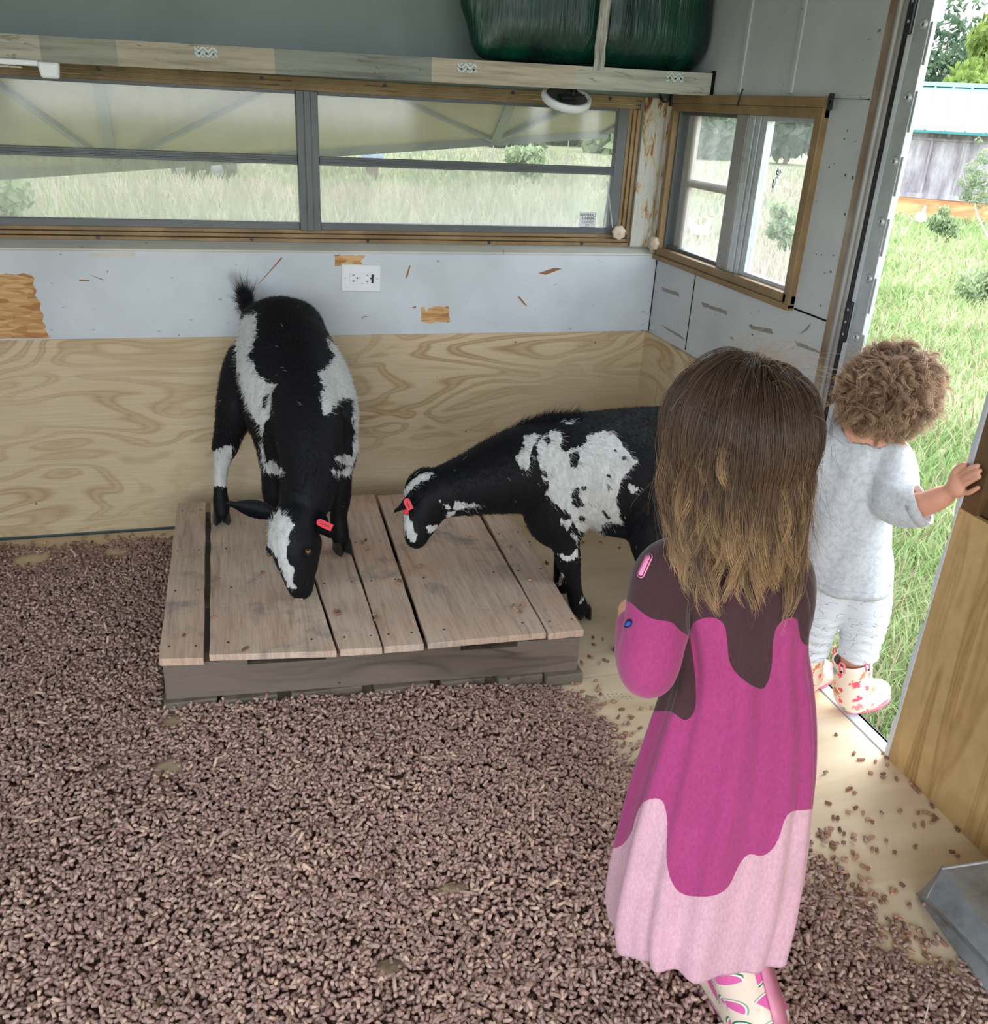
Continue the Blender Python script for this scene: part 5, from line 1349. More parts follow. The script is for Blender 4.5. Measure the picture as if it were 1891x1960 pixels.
# head: skull, cheeks, muzzle
F.chain([A4(566, 985, 2.21, 0.044), A4(560, 1010, 2.19, 0.050), A4(562, 1045, 2.185, 0.049), A4(568, 1085, 2.195, 0.037), A4(574, 1113, 2.210, 0.0290), A4(576, 1129, 2.220, 0.0215)], 0.012, 4)
F.cone(P(536, 1030, 2.205), 0.024, P(546, 1072, 2.21), 0.020, 0.02); F.cone(P(592, 1040, 2.205), 0.030, P(590, 1080, 2.215), 0.022, 0.02)
F.ball(P(586, 1047, 2.163), 0.014, 0.012); F.ball(P(519, 1050, 2.185), 0.013, 0.012)      # brow ridges over the eyes
F.ball(P(590, 1058, 2.150), 0.009, 0.006, sub=True)
F.ball(P(583, 1126, 2.196), 0.0045, 0.004, sub=True); F.ball(P(568, 1129, 2.198), 0.004, 0.004, sub=True)
V, Q = F.mesh(); V = relax(V, Q, 1)
wh = [[(470, 604), (491, 600), (490, 640), (484, 668), (474, 680), (487, 698), (492, 715), (507, 731), (530, 735), (518, 755), (520, 782), (512, 800), (505, 812), (500, 850), (512, 905), (505, 905), (496, 815), (478, 790), (470, 770), (461, 740), (452, 700), (450, 660), (458, 612)],
      [(625, 645), (640, 658), (665, 690), (672, 700), (683, 740), (690, 790), (690, 860), (672, 885), (678, 830), (673, 765), (655, 762), (646, 772), (630, 790), (618, 792), (613, 765), (618, 735), (607, 712), (622, 706), (640, 680), (632, 670)],
      [(400, 872), (412, 862), (445, 850), (444, 870), (437, 910), (436, 932), (405, 932)],
      [(506, 890), (518, 880), (534, 892), (545, 905), (530, 908), (512, 908)], [(632, 898), (650, 902), (668, 890), (675, 900), (668, 912), (640, 908)],
      [(666, 1045), (674, 1046), (677, 1062), (671, 1058)], [(640, 875), (676, 870), (676, 892), (655, 890)]]
blaze = [(533, 974), (540, 985), (555, 990), (562, 1004), (556, 1020), (553, 1040), (546, 1058), (549, 1072), (560, 1084), (567, 1090), (563, 1108), (566, 1125), (560, 1132), (550, 1122), (542, 1102), (536, 1085), (530, 1068), (515, 1050), (510, 1035), (512, 1020), (508, 1008), (520, 994), (528, 985)]
wh.append(blaze)
bk = [[(507, 755), (511, 752), (512, 768), (506, 782), (500, 780), (503, 768)]]
coat = coat_value(V, wh, bk)
raw_mesh('body', V, Q, M_coat, g1, attrs={'coat': coat})
hc = P(560, 1040, 2.2)
def lay1(p):
    d = np.zeros_like(p); d[:] = (0, 0.25, -0.75)
    hd = np.linalg.norm(p - P(540, 1005, 2.16), axis=1) < 0.09
    rad = p - P(536, 1012, 2.165); d[hd] = rad[hd] / (np.linalg.norm(rad[hd], axis=1, keepdims=True) + 1e-6)
    up_ = p[:, 2] > 0.45; d[up_] = np.array([0, 0.55, -0.5]); return d
def len1(p):
    L = np.full(len(p), 0.0135); L[p[:, 2] < 0.36] = 0.006
    hd = np.linalg.norm(p - hc, axis=1) < 0.12; L[hd] = 0.0045
    tuft = np.linalg.norm(p - P(537, 1008, 2.16), axis=1) < 0.035; L[tuft] = 0.016
    tl = np.linalg.norm(p - P(470, 585, 2.52), axis=1) < 0.04; L[tl] = 0.03; return L
fur('fur', V, Q, coat, g1, 42000, len1, lay1, 5)
# tail brush: dark hair with a pale raised tip
r = np.random.default_rng(3); n = 900
def brush(c0, c1, n, r0, L, sdv, coatv, name, root, seed, rad=0.0004):
    r = np.random.default_rng(seed); t = r.random(n)[:, None]; b = np.array(c0) * (1 - t) + np.array(c1) * t + r.normal(0, r0, (n, 3))
    d = (np.array(c1) - np.array(c0)); d /= np.linalg.norm(d); D = d + r.normal(0, sdv, (n, 3)); Ls = L * r.uniform(0.5, 1.2, n)[:, None]
    pts = np.stack([b, b + D * Ls * 0.4, b + D * Ls * 0.75 + [0, 0, -0.001], b + D * Ls + [0, 0, -0.003]], 1)
    return hair_obj(name, pts, np.array([1, 0.9, 0.6, 0.15]) * rad, M_fur, root, {'coat': np.full(n, coatv) + 0 * t[:, 0], 'vary': r.random(n)})
brush(P(476, 592, 2.52), P(468, 566, 2.53), 1400, 0.007, 0.032, 0.45, 1.0, 'tail_hair', g1, 3)
brush(P(466, 566, 2.54), P(446, 530, 2.56), 260, 0.005, 0.03, 0.30, -1.0, 'tail_tip_hair', g1, 4, 0.00025)
for p, fw2 in (((425, 1004, 0), (0.02, -1, 0)), ((602, 1000, 0), (0, -1, 0)), ((537, 1047, 0), (-0.05, -1, 0)), ((657, 1062, 0), (0.25, -1, 0))):
    hp = onplane(p[0], p[1] - 6, 2, PZ); hoof(None, g1, hp, fw2, 1.5)
# ears: cupped leaf shapes
def ear(root, base, tip, nrm, width, mat=M_coat, cup=0.25, name='ear', coatv=1.0, thick=0.0035):
    base = np.array(base); tip = np.array(tip); a = tip - base; L = np.linalg.norm(a); a /= L; nrm = np.array(nrm, float); nrm -= a * (nrm @ a); nrm /= np.linalg.norm(nrm); s_ = np.cross(a, nrm)
    nu, nv = 16, 10; V = []
    for side in (1, -1):
        for i in range(nu + 1):
            t = i / nu; w_ = width * (0.45 + 0.55 * math.sin(math.pi * min(1, t * 1.15 + 0.08) ** 0.9)) * (1 - t ** 5) ** 0.5
            for j in range(nv + 1):
                q = (j / nv - 0.5) * 2
                V.append(base + a * L * t + s_ * q * w_ / 2 + nrm * (cup * w_ * q * q + side * thick / 2 * (1 - q * q) ** 0.5 * (1 - t ** 4) - 0.004 * math.sin(t * 3)))
    V = np.array(V); W = nv + 1; H = (nu + 1) * W; F = []
    for i in range(nu):
        for j in range(nv):
            k = i * W + j; F.append((k, k + 1, k + W + 1, k + W)); F.append((H + k, H + k + W, H + k + W + 1, H + k + 1))
    for i in range(nu):
        for j in (0, nv):
            k = i * W + j; F.append((k, k + W, H + k + W, H + k) if j == 0 else (k, H + k, H + k + W, k + W))
    F = np.array(F); o = raw_mesh(name, V, F, mat, root, attrs={'coat': np.full(len(V), coatv)})
    fur('ear_fur', V, F, np.full(len(V), coatv), root, 1400, lambda p: np.full(len(p), 0.004), lambda p: np.tile(a, (len(p), 1)), 9)
    return o
ear(g1, P(524, 985, 2.215), P(431, 962, 2.20), -FW + UP * 0.3, 0.046, cup=0.35)
e2 = ear(g1, P(596, 985, 2.215), P(636, 1030, 2.165), -FW + UP * 0.2, 0.052, cup=0.3)
def eartag(root, c, along, nrm, L=0.042, w_=0.017):
    c = Vector(c); a = Vector(along).normalized(); n_ = Vector(nrm); n_ = (n_ - a * n_.dot(a)).normalized(); s_ = a.cross(n_)
    m = MB(); V = []; K = 10
    prof = [(-L / 2 + w_ * 0.5 * (1 - math.cos(t)), w_ * 0.5 * math.sin(t)) for t in np.linspace(0, math.pi / 2, 6)] + [(L / 2, w_ * 0.5)]
    o = [(x, y) for x, y in prof] + [(x, -y) for x, y in reversed(prof)]
    V = [c + a * x + s_ * y + n_ * 0.0012 for x, y in o] + [c + a * x + s_ * y - n_ * 0.0012 for x, y in o]; k = len(o)
    m.add(V, [tuple(range(k)), tuple(range(2 * k - 1, k - 1, -1))] + [(i, (i + 1) % k, (i + 1) % k + k, i + k) for i in range(k)])
    t_ = m.build('ear_tag', M_tag, root, bevel=0.0006); t_['label'] = 'red plastic ear tag'
    m = MB(); m.disc(c - a * L * 0.28 + n_ * 0.0012, n_, 0.004, 0.0018, 14); m.build('tag_stud', M_tag, t_)
    rr_ = random.Random(2); m = MB()
    for i in range(9):
        q = c + a * (L * (-0.12 + 0.055 * i)) + s_ * rr_.uniform(-.001, .001) + n_ * 0.00125
        m.hexa([q - s_ * .0016 - a * .0006, q + s_ * .0016 - a * .0006, q + s_ * .0016 + a * .0006, q - s_ * .0016 + a * .0006], [v + n_ * 0.0003 for v in (q - s_ * .0016 - a * .0006, q + s_ * .0016 - a * .0006, q + s_ * .0016 + a * .0006, q - s_ * .0016 + a * .0006)])
    m.build('tag_print', plain('tag_ink', (132, 26, 38), 0.6), t_); return t_
eartag(g1, P(621, 1004, 2.135), P(637, 1011, 2.13) - P(605, 996, 2.14), -FW + RT * 0.1)
M_eye = plain('dark_eye', (22, 16, 12), 0.08, 0.8); M_iris = plain('amber_iris', (104, 74, 40), 0.15, 0.7)
def eye(root, c, nrm, slit, r_=0.0085):
    m = MB(); c = Vector(c); n_ = Vector(nrm).normalized(); bm = bmesh.new(); bmesh.ops.create_uvsphere(bm, u_segments=18, v_segments=12, radius=r_)
    me = bpy.data.meshes.new('eye'); bm.to_mesh(me); bm.free(); me.transform(Matrix.Translation(c)); o = link('eye', me, M_iris, None, True); reparent_keep(o, root)
    m = MB(); s_ = Vector(slit); s_ = (s_ - n_ * s_.dot(n_)).normalized(); m.bar(c + n_ * r_ * 0.96 - s_ * r_ * 0.5, c + n_ * r_ * 0.96 + s_ * r_ * 0.5, 0.003, 0.0012, n_); m.build('pupil', M_eye, o)
    return o
eye(g1, P(590, 1056, 2.153), -FW * 0.6 + RT * 0.9, RT + UP * 0.7)
eye(g1, P(515, 1060, 2.190), -FW * 0.3 - RT, RT * 0.3 + UP, 0.007)
m = MB(); m.tube([P(582, 1050, 2.141), P(588, 1053, 2.139), P(595, 1051, 2.145)], [0.001, 0.0022, 0.001], 6); m.tube([P(581, 1058, 2.142), P(587, 1062, 2.141), P(596, 1060, 2.147)], [0.001, 0.0020, 0.001], 6); m.build('eyelid', M_skinb, g1, smooth=True)
m = MB(); m.tube([P(556, 1128, 2.205), P(566, 1138, 2.203), P(577, 1141, 2.202), P(588, 1134, 2.205)], [0.0006, 0.0014, 0.0014, 0.0006], 6); m.build('mouth_line', M_eye, g1, smooth=True)

# ---------------------------------------------------------------- second goat, side on, stepping off the far edge
g2 = empty('goat', (-0.38, -0.72, 0), 'black goat with speckled white side standing on the floor behind the girl', 'goat')
F = Field((-0.98, -1.0, -0.005), (0.02, -0.50, 0.62), 0.0045)
F.chain([A4(1052, 872, 2.31, 0.072), A4(1090, 895, 2.33, 0.112), A4(1150, 905, 2.37, 0.132), A4(1215, 905, 2.40, 0.136), A4(1275, 895, 2.42, 0.126), A4(1325, 880, 2.44, 0.108), A4(1360, 868, 2.45, 0.080)], 0.03, 4)
F.chain([A4(1062, 836, 2.31, 0.026), A4(1110, 826, 2.33, 0.034), A4(1200, 818, 2.37, 0.040), A4(1290, 815, 2.41, 0.040), A4(1350, 830, 2.43, 0.04)], 0.03, 3)
F.chain([A4(1060, 930, 2.31, 0.085), A4(1065, 985, 2.32, 0.060), A4(1070, 1005, 2.33, 0.045)], 0.04, 3)
F.chain([A4(1050, 884, 2.31, 0.082), A4(1000, 898, 2.29, 0.092), A4(950, 912, 2.275, 0.076), A4(905, 926, 2.265, 0.060), A4(868, 936, 2.26, 0.050), A4(845, 945, 2.258, 0.044)], 0.03, 4)
# head pointing down-left
F.chain([A4(833, 945, 2.255, 0.046), A4(818, 955, 2.25, 0.047), A4(808, 980, 2.25, 0.041), A4(800, 1006, 2.25, 0.031), A4(797, 1025, 2.25, 0.0235), A4(797, 1032, 2.25, 0.018)], 0.012, 4)
F.cone(P(838, 972, 2.25), 0.025, P(816, 1008, 2.25), 0.019, 0.02)
F.chain([A4(795, 935, 2.25, 0.022), A4(812, 924, 2.25, 0.026), A4(828, 922, 2.25, 0.022)], 0.02, 3)
F.cone(P(786, 965, 2.235), 0.012, P(790, 975, 2.235), 0.012, 0.012)
F.ball(P(793, 1030, 2.232), 0.004, 0.004, sub=True)
# near foreleg
F.chain([A4(1082, 985, 2.30, 0.048), A4(1081, 1025, 2.31, 0.034), A4(1085, 1055, 2.325, 0.0275), A4(1088, 1072, 2.335, 0.0265), A4(1095, 1105, 2.36, 0.0185), A4(1101, 1140, 2.40, 0.0170), A4(1107, 1158, 2.425, 0.0185), A4(1111, 1170, 2.44, 0.014)], 0.012, 4)
# far foreleg
F.chain([A4(1078, 1000, 2.42, 0.042), A4(1080, 1050, 2.45, 0.026), A4(1076, 1085, 2.50, 0.020), A4(1074, 1110, 2.54, 0.017), A4(1077, 1124, 2.56, 0.018)], 0.012, 4)
# hind legs: near one comes forward
F.chain([A4(1300, 930, 2.34, 0.088), A4(1275, 985, 2.33, 0.070), A4(1252, 1030, 2.33, 0.050), A4(1262, 1085, 2.34, 0.034), A4(1285, 1125, 2.36, 0.024)], 0.03, 4)
F.chain([A4(1285, 1125, 2.36, 0.024), A4(1258, 1175, 2.33, 0.0175), A4(1225, 1220, 2.31, 0.0165), A4(1205, 1237, 2.315, 0.019)], 0.01, 4)
F.cone(P(1294, 1112, 2.37), 0.012, P(1287, 1135, 2.36), 0.011, 0.012)
F.chain([A4(1330, 930, 2.52, 0.080), A4(1345, 1000, 2.56, 0.05), A4(1365, 1060, 2.60, 0.030), A4(1350, 1105, 2.63, 0.018), A4(1335, 1120, 2.68, 0.018)], 0.02, 4)
F.cone(P(1160, 1012, 2.35), 0.018, P(1215, 1018, 2.37), 0.022, 0.02)
F.chain([A4(1372, 850, 2.46, 0.024), A4(1392, 840, 2.47, 0.016), A4(1404, 826, 2.48, 0.008)], 0.012, 3)
V, Q = F.mesh(); V = relax(V, Q, 1)
V[:, 2] = np.maximum(V[:, 2], 0.012)
c3 = lambda pts: [(740 + x / 3.205, 760 + y / 3.205) for x, y in pts]
wh2 = [c3([(1010, 210), (1060, 215), (1085, 250), (1065, 300), (1080, 340), (1130, 320), (1190, 300), (1230, 240), (1300, 215), (1370, 210), (1420, 250), (1450, 310), (1500, 350), (1535, 400), (1500, 430), (1470, 470), (1440, 540), (1410, 600), (1405, 660), (1440, 740), (1440, 775), (1370, 770), (1320, 790), (1310, 830), (1250, 840), (1180, 820), (1140, 740), (1090, 690), (1010, 640), (970, 600), (990, 540), (950, 490), (940, 400), (915, 290), (960, 240)]),
       c3([(850, 240), (910, 225), (930, 240), (900, 300), (880, 400), (850, 470), (810, 410), (795, 370), (840, 300)]),
       c3([(110, 560), (160, 500), (210, 470), (285, 462), (260, 500), (200, 530), (150, 570), (110, 620), (85, 600)]),
       c3([(105, 720), (130, 725), (160, 780), (180, 840), (175, 880), (150, 890), (120, 850), (105, 790)]),
       c3([(330, 640), (360, 690), (420, 700), (500, 680), (560, 665), (420, 640), (400, 680), (355, 660)]), c3([(370, 700), (440, 690), (400, 730), (370, 745)]), c3([(230, 795), (310, 785), (320, 800), (260, 840), (250, 812)]),
       c3([(1050, 960), (1110, 980), (1170, 935), (1175, 975), (1130, 1010), (1085, 1000)]), c3([(1070, 750), (1130, 760), (1110, 810), (1080, 790)]), c3([(1130, 840), (1175, 850), (1170, 900)]),
       c3([(1485, 550), (1510, 530), (1530, 555), (1560, 540), (1540, 580), (1500, 590)]), c3([(1065, 145), (1150, 152), (1145, 165), (1090, 160)]), c3([(1075, 1080), (1090, 1085), (1060, 1160), (1045, 1150)]), c3([(1192, 1215), (1205, 1240), (1190, 1265)])]
bk2 = [c3(p) for p in ([(960, 250), (1000, 245), (1010, 280), (985, 292)], [(1120, 360), (1160, 330), (1185, 370), (1160, 430), (1130, 420)], [(950, 450), (985, 455), (970, 500)], [(1130, 590), (1155, 560), (1190, 560), (1165, 600), (1210, 660), (1180, 690), (1140, 660)], [(1330, 700), (1345, 705), (1370, 745), (1350, 740)], [(1170, 740), (1200, 730), (1225, 750), (1200, 775)], [(1435, 370), (1470, 365), (1470, 385)], [(1345, 530), (1370, 550), (1360, 580)], [(1240, 650), (1262, 665), (1240, 668)], [(1395, 325), (1410, 320), (1412, 345)], [(1355, 480), (1380, 480), (1370, 500)], [(1250, 395), (1280, 400), (1265, 412)], [(1250, 818), (1285, 825), (1270, 842)], [(1190, 545), (1230, 560), (1205, 575)], [(1160, 262), (1225, 240), (1235, 262), (1180, 300)])]
coat = coat_value(V, wh2, bk2)
raw_mesh('body', V, Q, M_coat, g2, attrs={'coat': coat})
hc2 = P(812, 980, 2.25)
def lay2(p):
    d = np.zeros_like(p); d[:] = (0.55, 0.1, -0.55); hd = np.linalg.norm(p - hc2, axis=1) < 0.11; d[hd] = RT * 0.5 - UP * 0.0 - np.array([0, 0, 0.2]); return d
def len2(p):
    L = np.full(len(p), 0.014); L[p[:, 2] < 0.26] = 0.006; hd = np.linalg.norm(p - hc2, axis=1) < 0.10; L[hd] = 0.0045
    q = project(p); tf_ = (np.abs(q[:, 0] - 800) < 32) & (q[:, 1] < 945); L[tf_] = 0.014; return L
fur('fur', V, Q, coat, g2, 42000, len2, lay2, 6)
# stiff mane along the neck and withers
def ridge(pts2, d, n, L, sd_, name, root, seed, lean=(0.35, 0, 0.75)):
    r = np.random.default_rng(seed); C = np.array([P(x, y, d) for x, y in pts2]); u = r.random(n) * (len(C) - 1.001); i = u.astype(int); t = (u - i)[:, None]
    b = C[i] * (1 - t) + C[i + 1] * t + r.normal(0, 0.005, (n, 3)) * [1, 1.5, 0.4]; D = np.array(lean) + r.normal(0, sd_, (n, 3)); Ls = L * r.uniform(0.4, 1.15, n)[:, None]
    pts = np.stack([b, b + D * Ls * 0.4, b + D * Ls * 0.72 + [0.002, 0, 0], b + D * Ls + [0.006, 0, -0.002]], 1)
    return hair_obj(name, pts, np.array([1.2, 1, 0.6, 0.15]) * 0.0004, M_fur, root, {'coat': np.ones(n), 'vary': r.random(n)})
ridge([(1110, 803), (1052, 804), (1000, 820), (945, 854), (885, 884)], 2.29, 2600, 0.032, 0.22, 'mane', g2, 8)
for p, fw2 in (((1118, 1184, 0), (-0.2, -0.9, 0)), ((1085, 1132, 0), (-0.9, -0.4, 0)), ((1192, 1250, 0), (-0.9, -0.35, 0)), ((1335, 1130, 0), (-0.9, -0.3, 0))):
    hp = onplane(p[0], p[1] - 4, 2, 0.0); hoof(None, g2, hp, fw2, 1.2)
ear(g2, P(812, 950, 2.215), P(754, 981, 2.18), -FW * 0.6 + UP, 0.036, cup=0.5)
ear(g2, P(838, 925, 2.30), P(836, 900, 2.34), -FW + RT * 0.5, 0.030, cup=0.3)
eartag(g2, P(781, 965, 2.168), P(786, 976, 2.165) - P(776, 953, 2.17), -FW + RT * -0.2, 0.030, 0.0165)
m = MB(); m.box(tuple(P(777, 979, 2.19) - 0.006), tuple(P(777, 979, 2.19) + 0.006)); m.build('ear_tag_back', M_tag, g2, bevel=0.002)
eye(g2, P(808, 962, 2.207), -FW + RT * 0.1, RT + UP * 0.6, 0.0075)
m = MB(); m.tube([P(792, 1031, 2.228), P(800, 1028, 2.226), P(812, 1016, 2.230)], [0.0006, 0.0012, 0.0005], 6); m.build('mouth_line', M_eye, g2, smooth=True)
# ================================================================== PEOPLE
def skin_mat():
    t = NT('child_skin', 0.5, 0.35)
    n = t.noise(t.coord(), 30, 3, 0.6); b = t.noise(t.coord(), 9, 2, 0.5)
    c = t.mix(t.math('MULTIPLY', thr(t, b, 0.4, 0.7), 0.45), lin((226, 170, 144)), lin((214, 140, 118)))
    t.color(t.mix(1.0, c, t.ramp(n, [(0.3, (0.94, 0.92, 0.91, 1)), (0.7, (1, 1, 1, 1))]), 'MULTIPLY'))
    t.b.inputs['Subsurface Weight'].default_value = 0.12; t.b.inputs['Subsurface Radius'].default_value = (0.01, 0.004, 0.002); t.b.inputs['Subsurface Scale'].default_value = 0.5
    return t.m
M_skin = skin_mat(); M_lip = plain('lip_pink', (196, 112, 104), 0.45); M_nail = plain('fingernail', (232, 184, 168), 0.3, 0.5)
M_eyew = plain('eye_white', (232, 230, 226), 0.15, 0.6, 0, 0.01); M_eyei = plain('blue_grey_iris', (58, 76, 90), 0.1, 0.7)
Z3 = np.array([0, 0, 1.0])
def head_sdf(F, c, up, face, s=1.0):
    up = up / np.linalg.norm(up); face = face - up * (face @ up); face /= np.linalg.norm(face); sd = np.cross(face, up)
    q = lambda x, y, z: c + (sd * x + face * y + up * z) * s
    F.ell(q(0, -0.006, 0.012), [sd, face, up], [0.068 * s, 0.082 * s, 0.074 * s], 0.02)
    F.ell(q(0, 0.018, -0.022), [sd, face, up], [0.056 * s, 0.058 * s, 0.062 * s], 0.03)
    F.cone(q(0, 0.052, -0.066), 0.018 * s, q(0, 0.030, -0.050), 0.034 * s, 0.02)
    for k in (-1, 1):
        F.ball(q(0.032 * k, 0.046, -0.036), 0.022 * s, 0.02)
        F.ball(q(0.026 * k, 0.078, -0.004), 0.012 * s, 0.010, sub=True)
        F.cone(q(0.012 * k, 0.074, 0.012), 0.006 * s, q(0.038 * k, 0.066, 0.012), 0.005 * s, 0.012)
        F.ell(q(0.068 * k, -0.006, -0.012), [face * 0.9 + sd * k * 0.43, up, np.cross(face * 0.9 + sd * k * 0.43, up)], [0.014 * s, 0.021 * s, 0.006 * s], 0.006)
        F.ball(q(0.073 * k, 0.000, -0.012), 0.007 * s, 0.004, sub=True)
    F.cone(q(0, 0.073, 0.0), 0.005 * s, q(0, 0.084, -0.022), 0.008 * s, 0.008); F.ball(q(0.007, 0.078, -0.024), 0.005 * s, 0.004); F.ball(q(-0.007, 0.078, -0.024), 0.005 * s, 0.004)
    F.cone(q(-0.012, 0.068, -0.042), 0.006 * s, q(0.012, 0.068, -0.042), 0.006 * s, 0.006); F.cone(q(-0.010, 0.066, -0.050), 0.006 * s, q(0.010, 0.066, -0.050), 0.006 * s, 0.006)
    F.cone(q(-0.013, 0.077, -0.046), 0.0022 * s, q(0.013, 0.077, -0.046), 0.0022 * s, 0.003, sub=True)
    return q, sd, up, face
def face_bits(root, q, sd, up, face, s=1.0):
    for k in (-1, 1):
        bm = bmesh.new(); bmesh.ops.create_uvsphere(bm, u_segments=16, v_segments=10, radius=0.0105 * s); me = bpy.data.meshes.new('eye'); bm.to_mesh(me); bm.free()
        me.transform(Matrix.Translation(q(0.026 * k, 0.061, -0.004))); o = link('eye', me, M_eyew, None, True); reparent_keep(o, root)
        m = MB(); m.disc(q(0.026 * k, 0.0712, -0.004), face, 0.0062 * s, 0.0006, 16); m.build('iris', M_eyei, o)
        m = MB(); m.disc(q(0.026 * k, 0.0718, -0.004), face, 0.003 * s, 0.0004, 12); m.build('pupil', M_eye, o)
    m = MB(); m.tube([q(-0.013, 0.0735, -0.046), q(0, 0.0755, -0.0455), q(0.013, 0.0735, -0.046)], [0.001, 0.0028, 0.001], 6); m.build('lips', M_lip, root, smooth=True)
def bvh_of(V, Q):
    from mathutils.bvhtree import BVHTree
    return BVHTree.FromPolygons([tuple(map(float, v)) for v in V], [tuple(map(int, f)) for f in Q])
def cast(bvh, x, y):
    d_ = Vector(ray(x, y)).normalized(); h = bvh.ray_cast(Vector(CAM), d_); return (h[0], h[1]) if h[0] is not None else (None, None)
def on_surface(name, outline, bvh, mat, root, lift=0.0012, fallback=1.15):
    V = []
    cx = sum(p[0] for p in outline) / len(outline); cy = sum(p[1] for p in outline) / len(outline)
    rings = [outline, [(cx + (x - cx) * 0.5, cy + (y - cy) * 0.5) for x, y in outline]]
    pts = [p for rg in rings for p in rg] + [(cx, cy)]; last = fallback
    for x, y in pts:
        p, n = cast(bvh, x, y)
        if p is None: V.append(P(x, y, last))
        else:
            last = float((np.array(p) - CAM) @ FW); V.append(np.array(p) + np.array(n) * lift)
    k = len(outline); F = [(i, (i + 1) % k, k + (i + 1) % k, k + i) for i in range(k)] + [(k + i, k + (i + 1) % k, 2 * k) for i in range(k)]
    m = MB(); m.add(V, F); o = m.build(name, mat, root, smooth=True); s_ = o.modifiers.new('s', 'SOLIDIFY'); s_.thickness = 0.0008; s_.offset = 0; return o

# ---------------------------------------------------------------- THE GIRL
girl = empty('person', (-0.66, -1.93, 0.0), 'girl seen from behind with long brown hair and a brown, magenta and pink dress', 'person')
GC = P(1407, 829, 1.13)
g_face = -RT * 0.42 + FW * 0.9; g_face[2] = -0.12; g_up = np.array([-0.03, 0.03, 1.0])
F = Field((-1.02, -2.10, 0.0), (-0.50, -1.45, 1.06), 0.004)
gq, gsd, gup, gface = head_sdf(F, GC, g_up, g_face, 1.0)
F.chain([(*gq(0, -0.012, -0.04), 0.034), A4(1392, 985, 1.165, 0.029), A4(1388, 1040, 1.185, 0.033)], 0.02, 3)
F.chain([A4(1392, 1085, 1.19, 0.044), A4(1395, 1150, 1.20, 0.048), A4(1405, 1260, 1.222, 0.047), A4(1405, 1370, 1.245, 0.052), A4(1400, 1440, 1.26, 0.056)], 0.02, 3, (Z3 * 0.4 + FW, 0.8))
F.cone(P(1300, 1090, 1.20), 0.024, P(1480, 1090, 1.205), 0.024, 0.02)
# left arm: bent, hand raised in front of the chest
F.chain([A4(1290, 1095, 1.20, 0.024), A4(1262, 1180, 1.185, 0.022), A4(1246, 1262, 1.185, 0.020)], 0.015, 4)
F.chain([A4(1246, 1262, 1.185, 0.020), A4(1222, 1225, 1.21, 0.018), A4(1207, 1190, 1.245, 0.0145)], 0.012, 4)
HW = P(1205, 1180, 1.255)
F.cone(HW, 0.014, P(1206, 1168, 1.275), 0.017, 0.010)
for tx, ty, td, bx_, by_ in ((1192, 1196, 1.275, 1189, 1180), (1193, 1203, 1.27, 1186, 1188), (1196, 1208, 1.265, 1187, 1197), (1200, 1210, 1.26, 1190, 1203)):
    F.chain([A4(1202, 1178, 1.27, 0.0065), A4(bx_ + 2, by_, td + 0.01, 0.0056), A4(tx, ty, td, 0.0048)], 0.003, 3)
F.chain([A4(1212, 1170, 1.262, 0.007), A4(1206, 1156, 1.268, 0.006), A4(1199, 1160, 1.272, 0.005)], 0.003, 3)
# right arm held in front
F.chain([A4(1500, 1095, 1.19, 0.027), A4(1502, 1180, 1.23, 0.023), A4(1480, 1240, 1.28, 0.021), A4(1420, 1225, 1.33, 0.017), A4(1375, 1210, 1.35, 0.014)], 0.014, 4)
RW = P(1370, 1208, 1.352); F.cone(RW, 0.014, P(1352, 1205, 1.358), 0.016, 0.01)
for k in range(4):
    F.chain([A4(1348, 1196 + 7 * k, 1.36, 0.006), A4(1330, 1194 + 8 * k, 1.365, 0.0055), A4(1322, 1204 + 7 * k, 1.352, 0.0048)], 0.003, 3)
F.chain([A4(1362, 1192, 1.35, 0.007), A4(1350, 1180, 1.345, 0.006), A4(1340, 1182, 1.343, 0.005)], 0.003, 3)
# legs
F.chain([A4(1420, 1440, 1.262, 0.054), A4(1420, 1580, 1.292, 0.044), A4(1405, 1720, 1.325, 0.036), A4(1408, 1830, 1.345, 0.034), (-0.628, -1.93, 0.075, 0.026), (-0.628, -1.935, 0.03, 0.024)], 0.02, 4)
F.chain([A4(1365, 1440, 1.272, 0.054), A4(1355, 1560, 1.305, 0.043), A4(1350, 1640, 1.33, 0.036), (-0.690, -1.815, 0.17, 0.033), (-0.684, -1.795, 0.06, 0.024), (-0.684, -1.795, 0.03, 0.024)], 0.02, 4)
V, Q = F.mesh(); V = relax(V, Q, 1)
gb_body = (V, Q)
raw_mesh('body', V, Q, M_skin, girl)
face_bits(girl, gq, gsd, gup, gface)
# dress ------------------------------------------------------------------------------------
rows = [(1036, 1350, 1440, 1.175), (1044, 1330, 1458, 1.178), (1056, 1300, 1490, 1.18), (1072, 1276, 1518, 1.185), (1095, 1262, 1537, 1.19), (1150, 1275, 1546, 1.20), (1233, 1292, 1536, 1.215), (1300, 1286, 1544, 1.228), (1377, 1262, 1550, 1.245), (1460, 1235, 1549, 1.262), (1543, 1210, 1540, 1.28), (1625, 1190, 1531, 1.30), (1687, 1178, 1520, 1.315), (1735, 1176, 1506, 1.325), (1772, 1186, 1492, 1.335)]
Hf = FW.copy(); Hf[2] = 0; Hf /= np.linalg.norm(Hf)
NR, NSG = 120, 180
rw = cr_chain([(y, a, b, d_) for y, a, b, d_ in rows], 9); rw = np.array(rw)
tt = np.linspace(0, len(rw) - 1, NR); rw = np.stack([np.interp(tt, np.arange(len(rw)), rw[:, i]) for i in range(4)], 1)
ang = np.arange(NSG) * 2 * np.pi / NSG
Vd = []
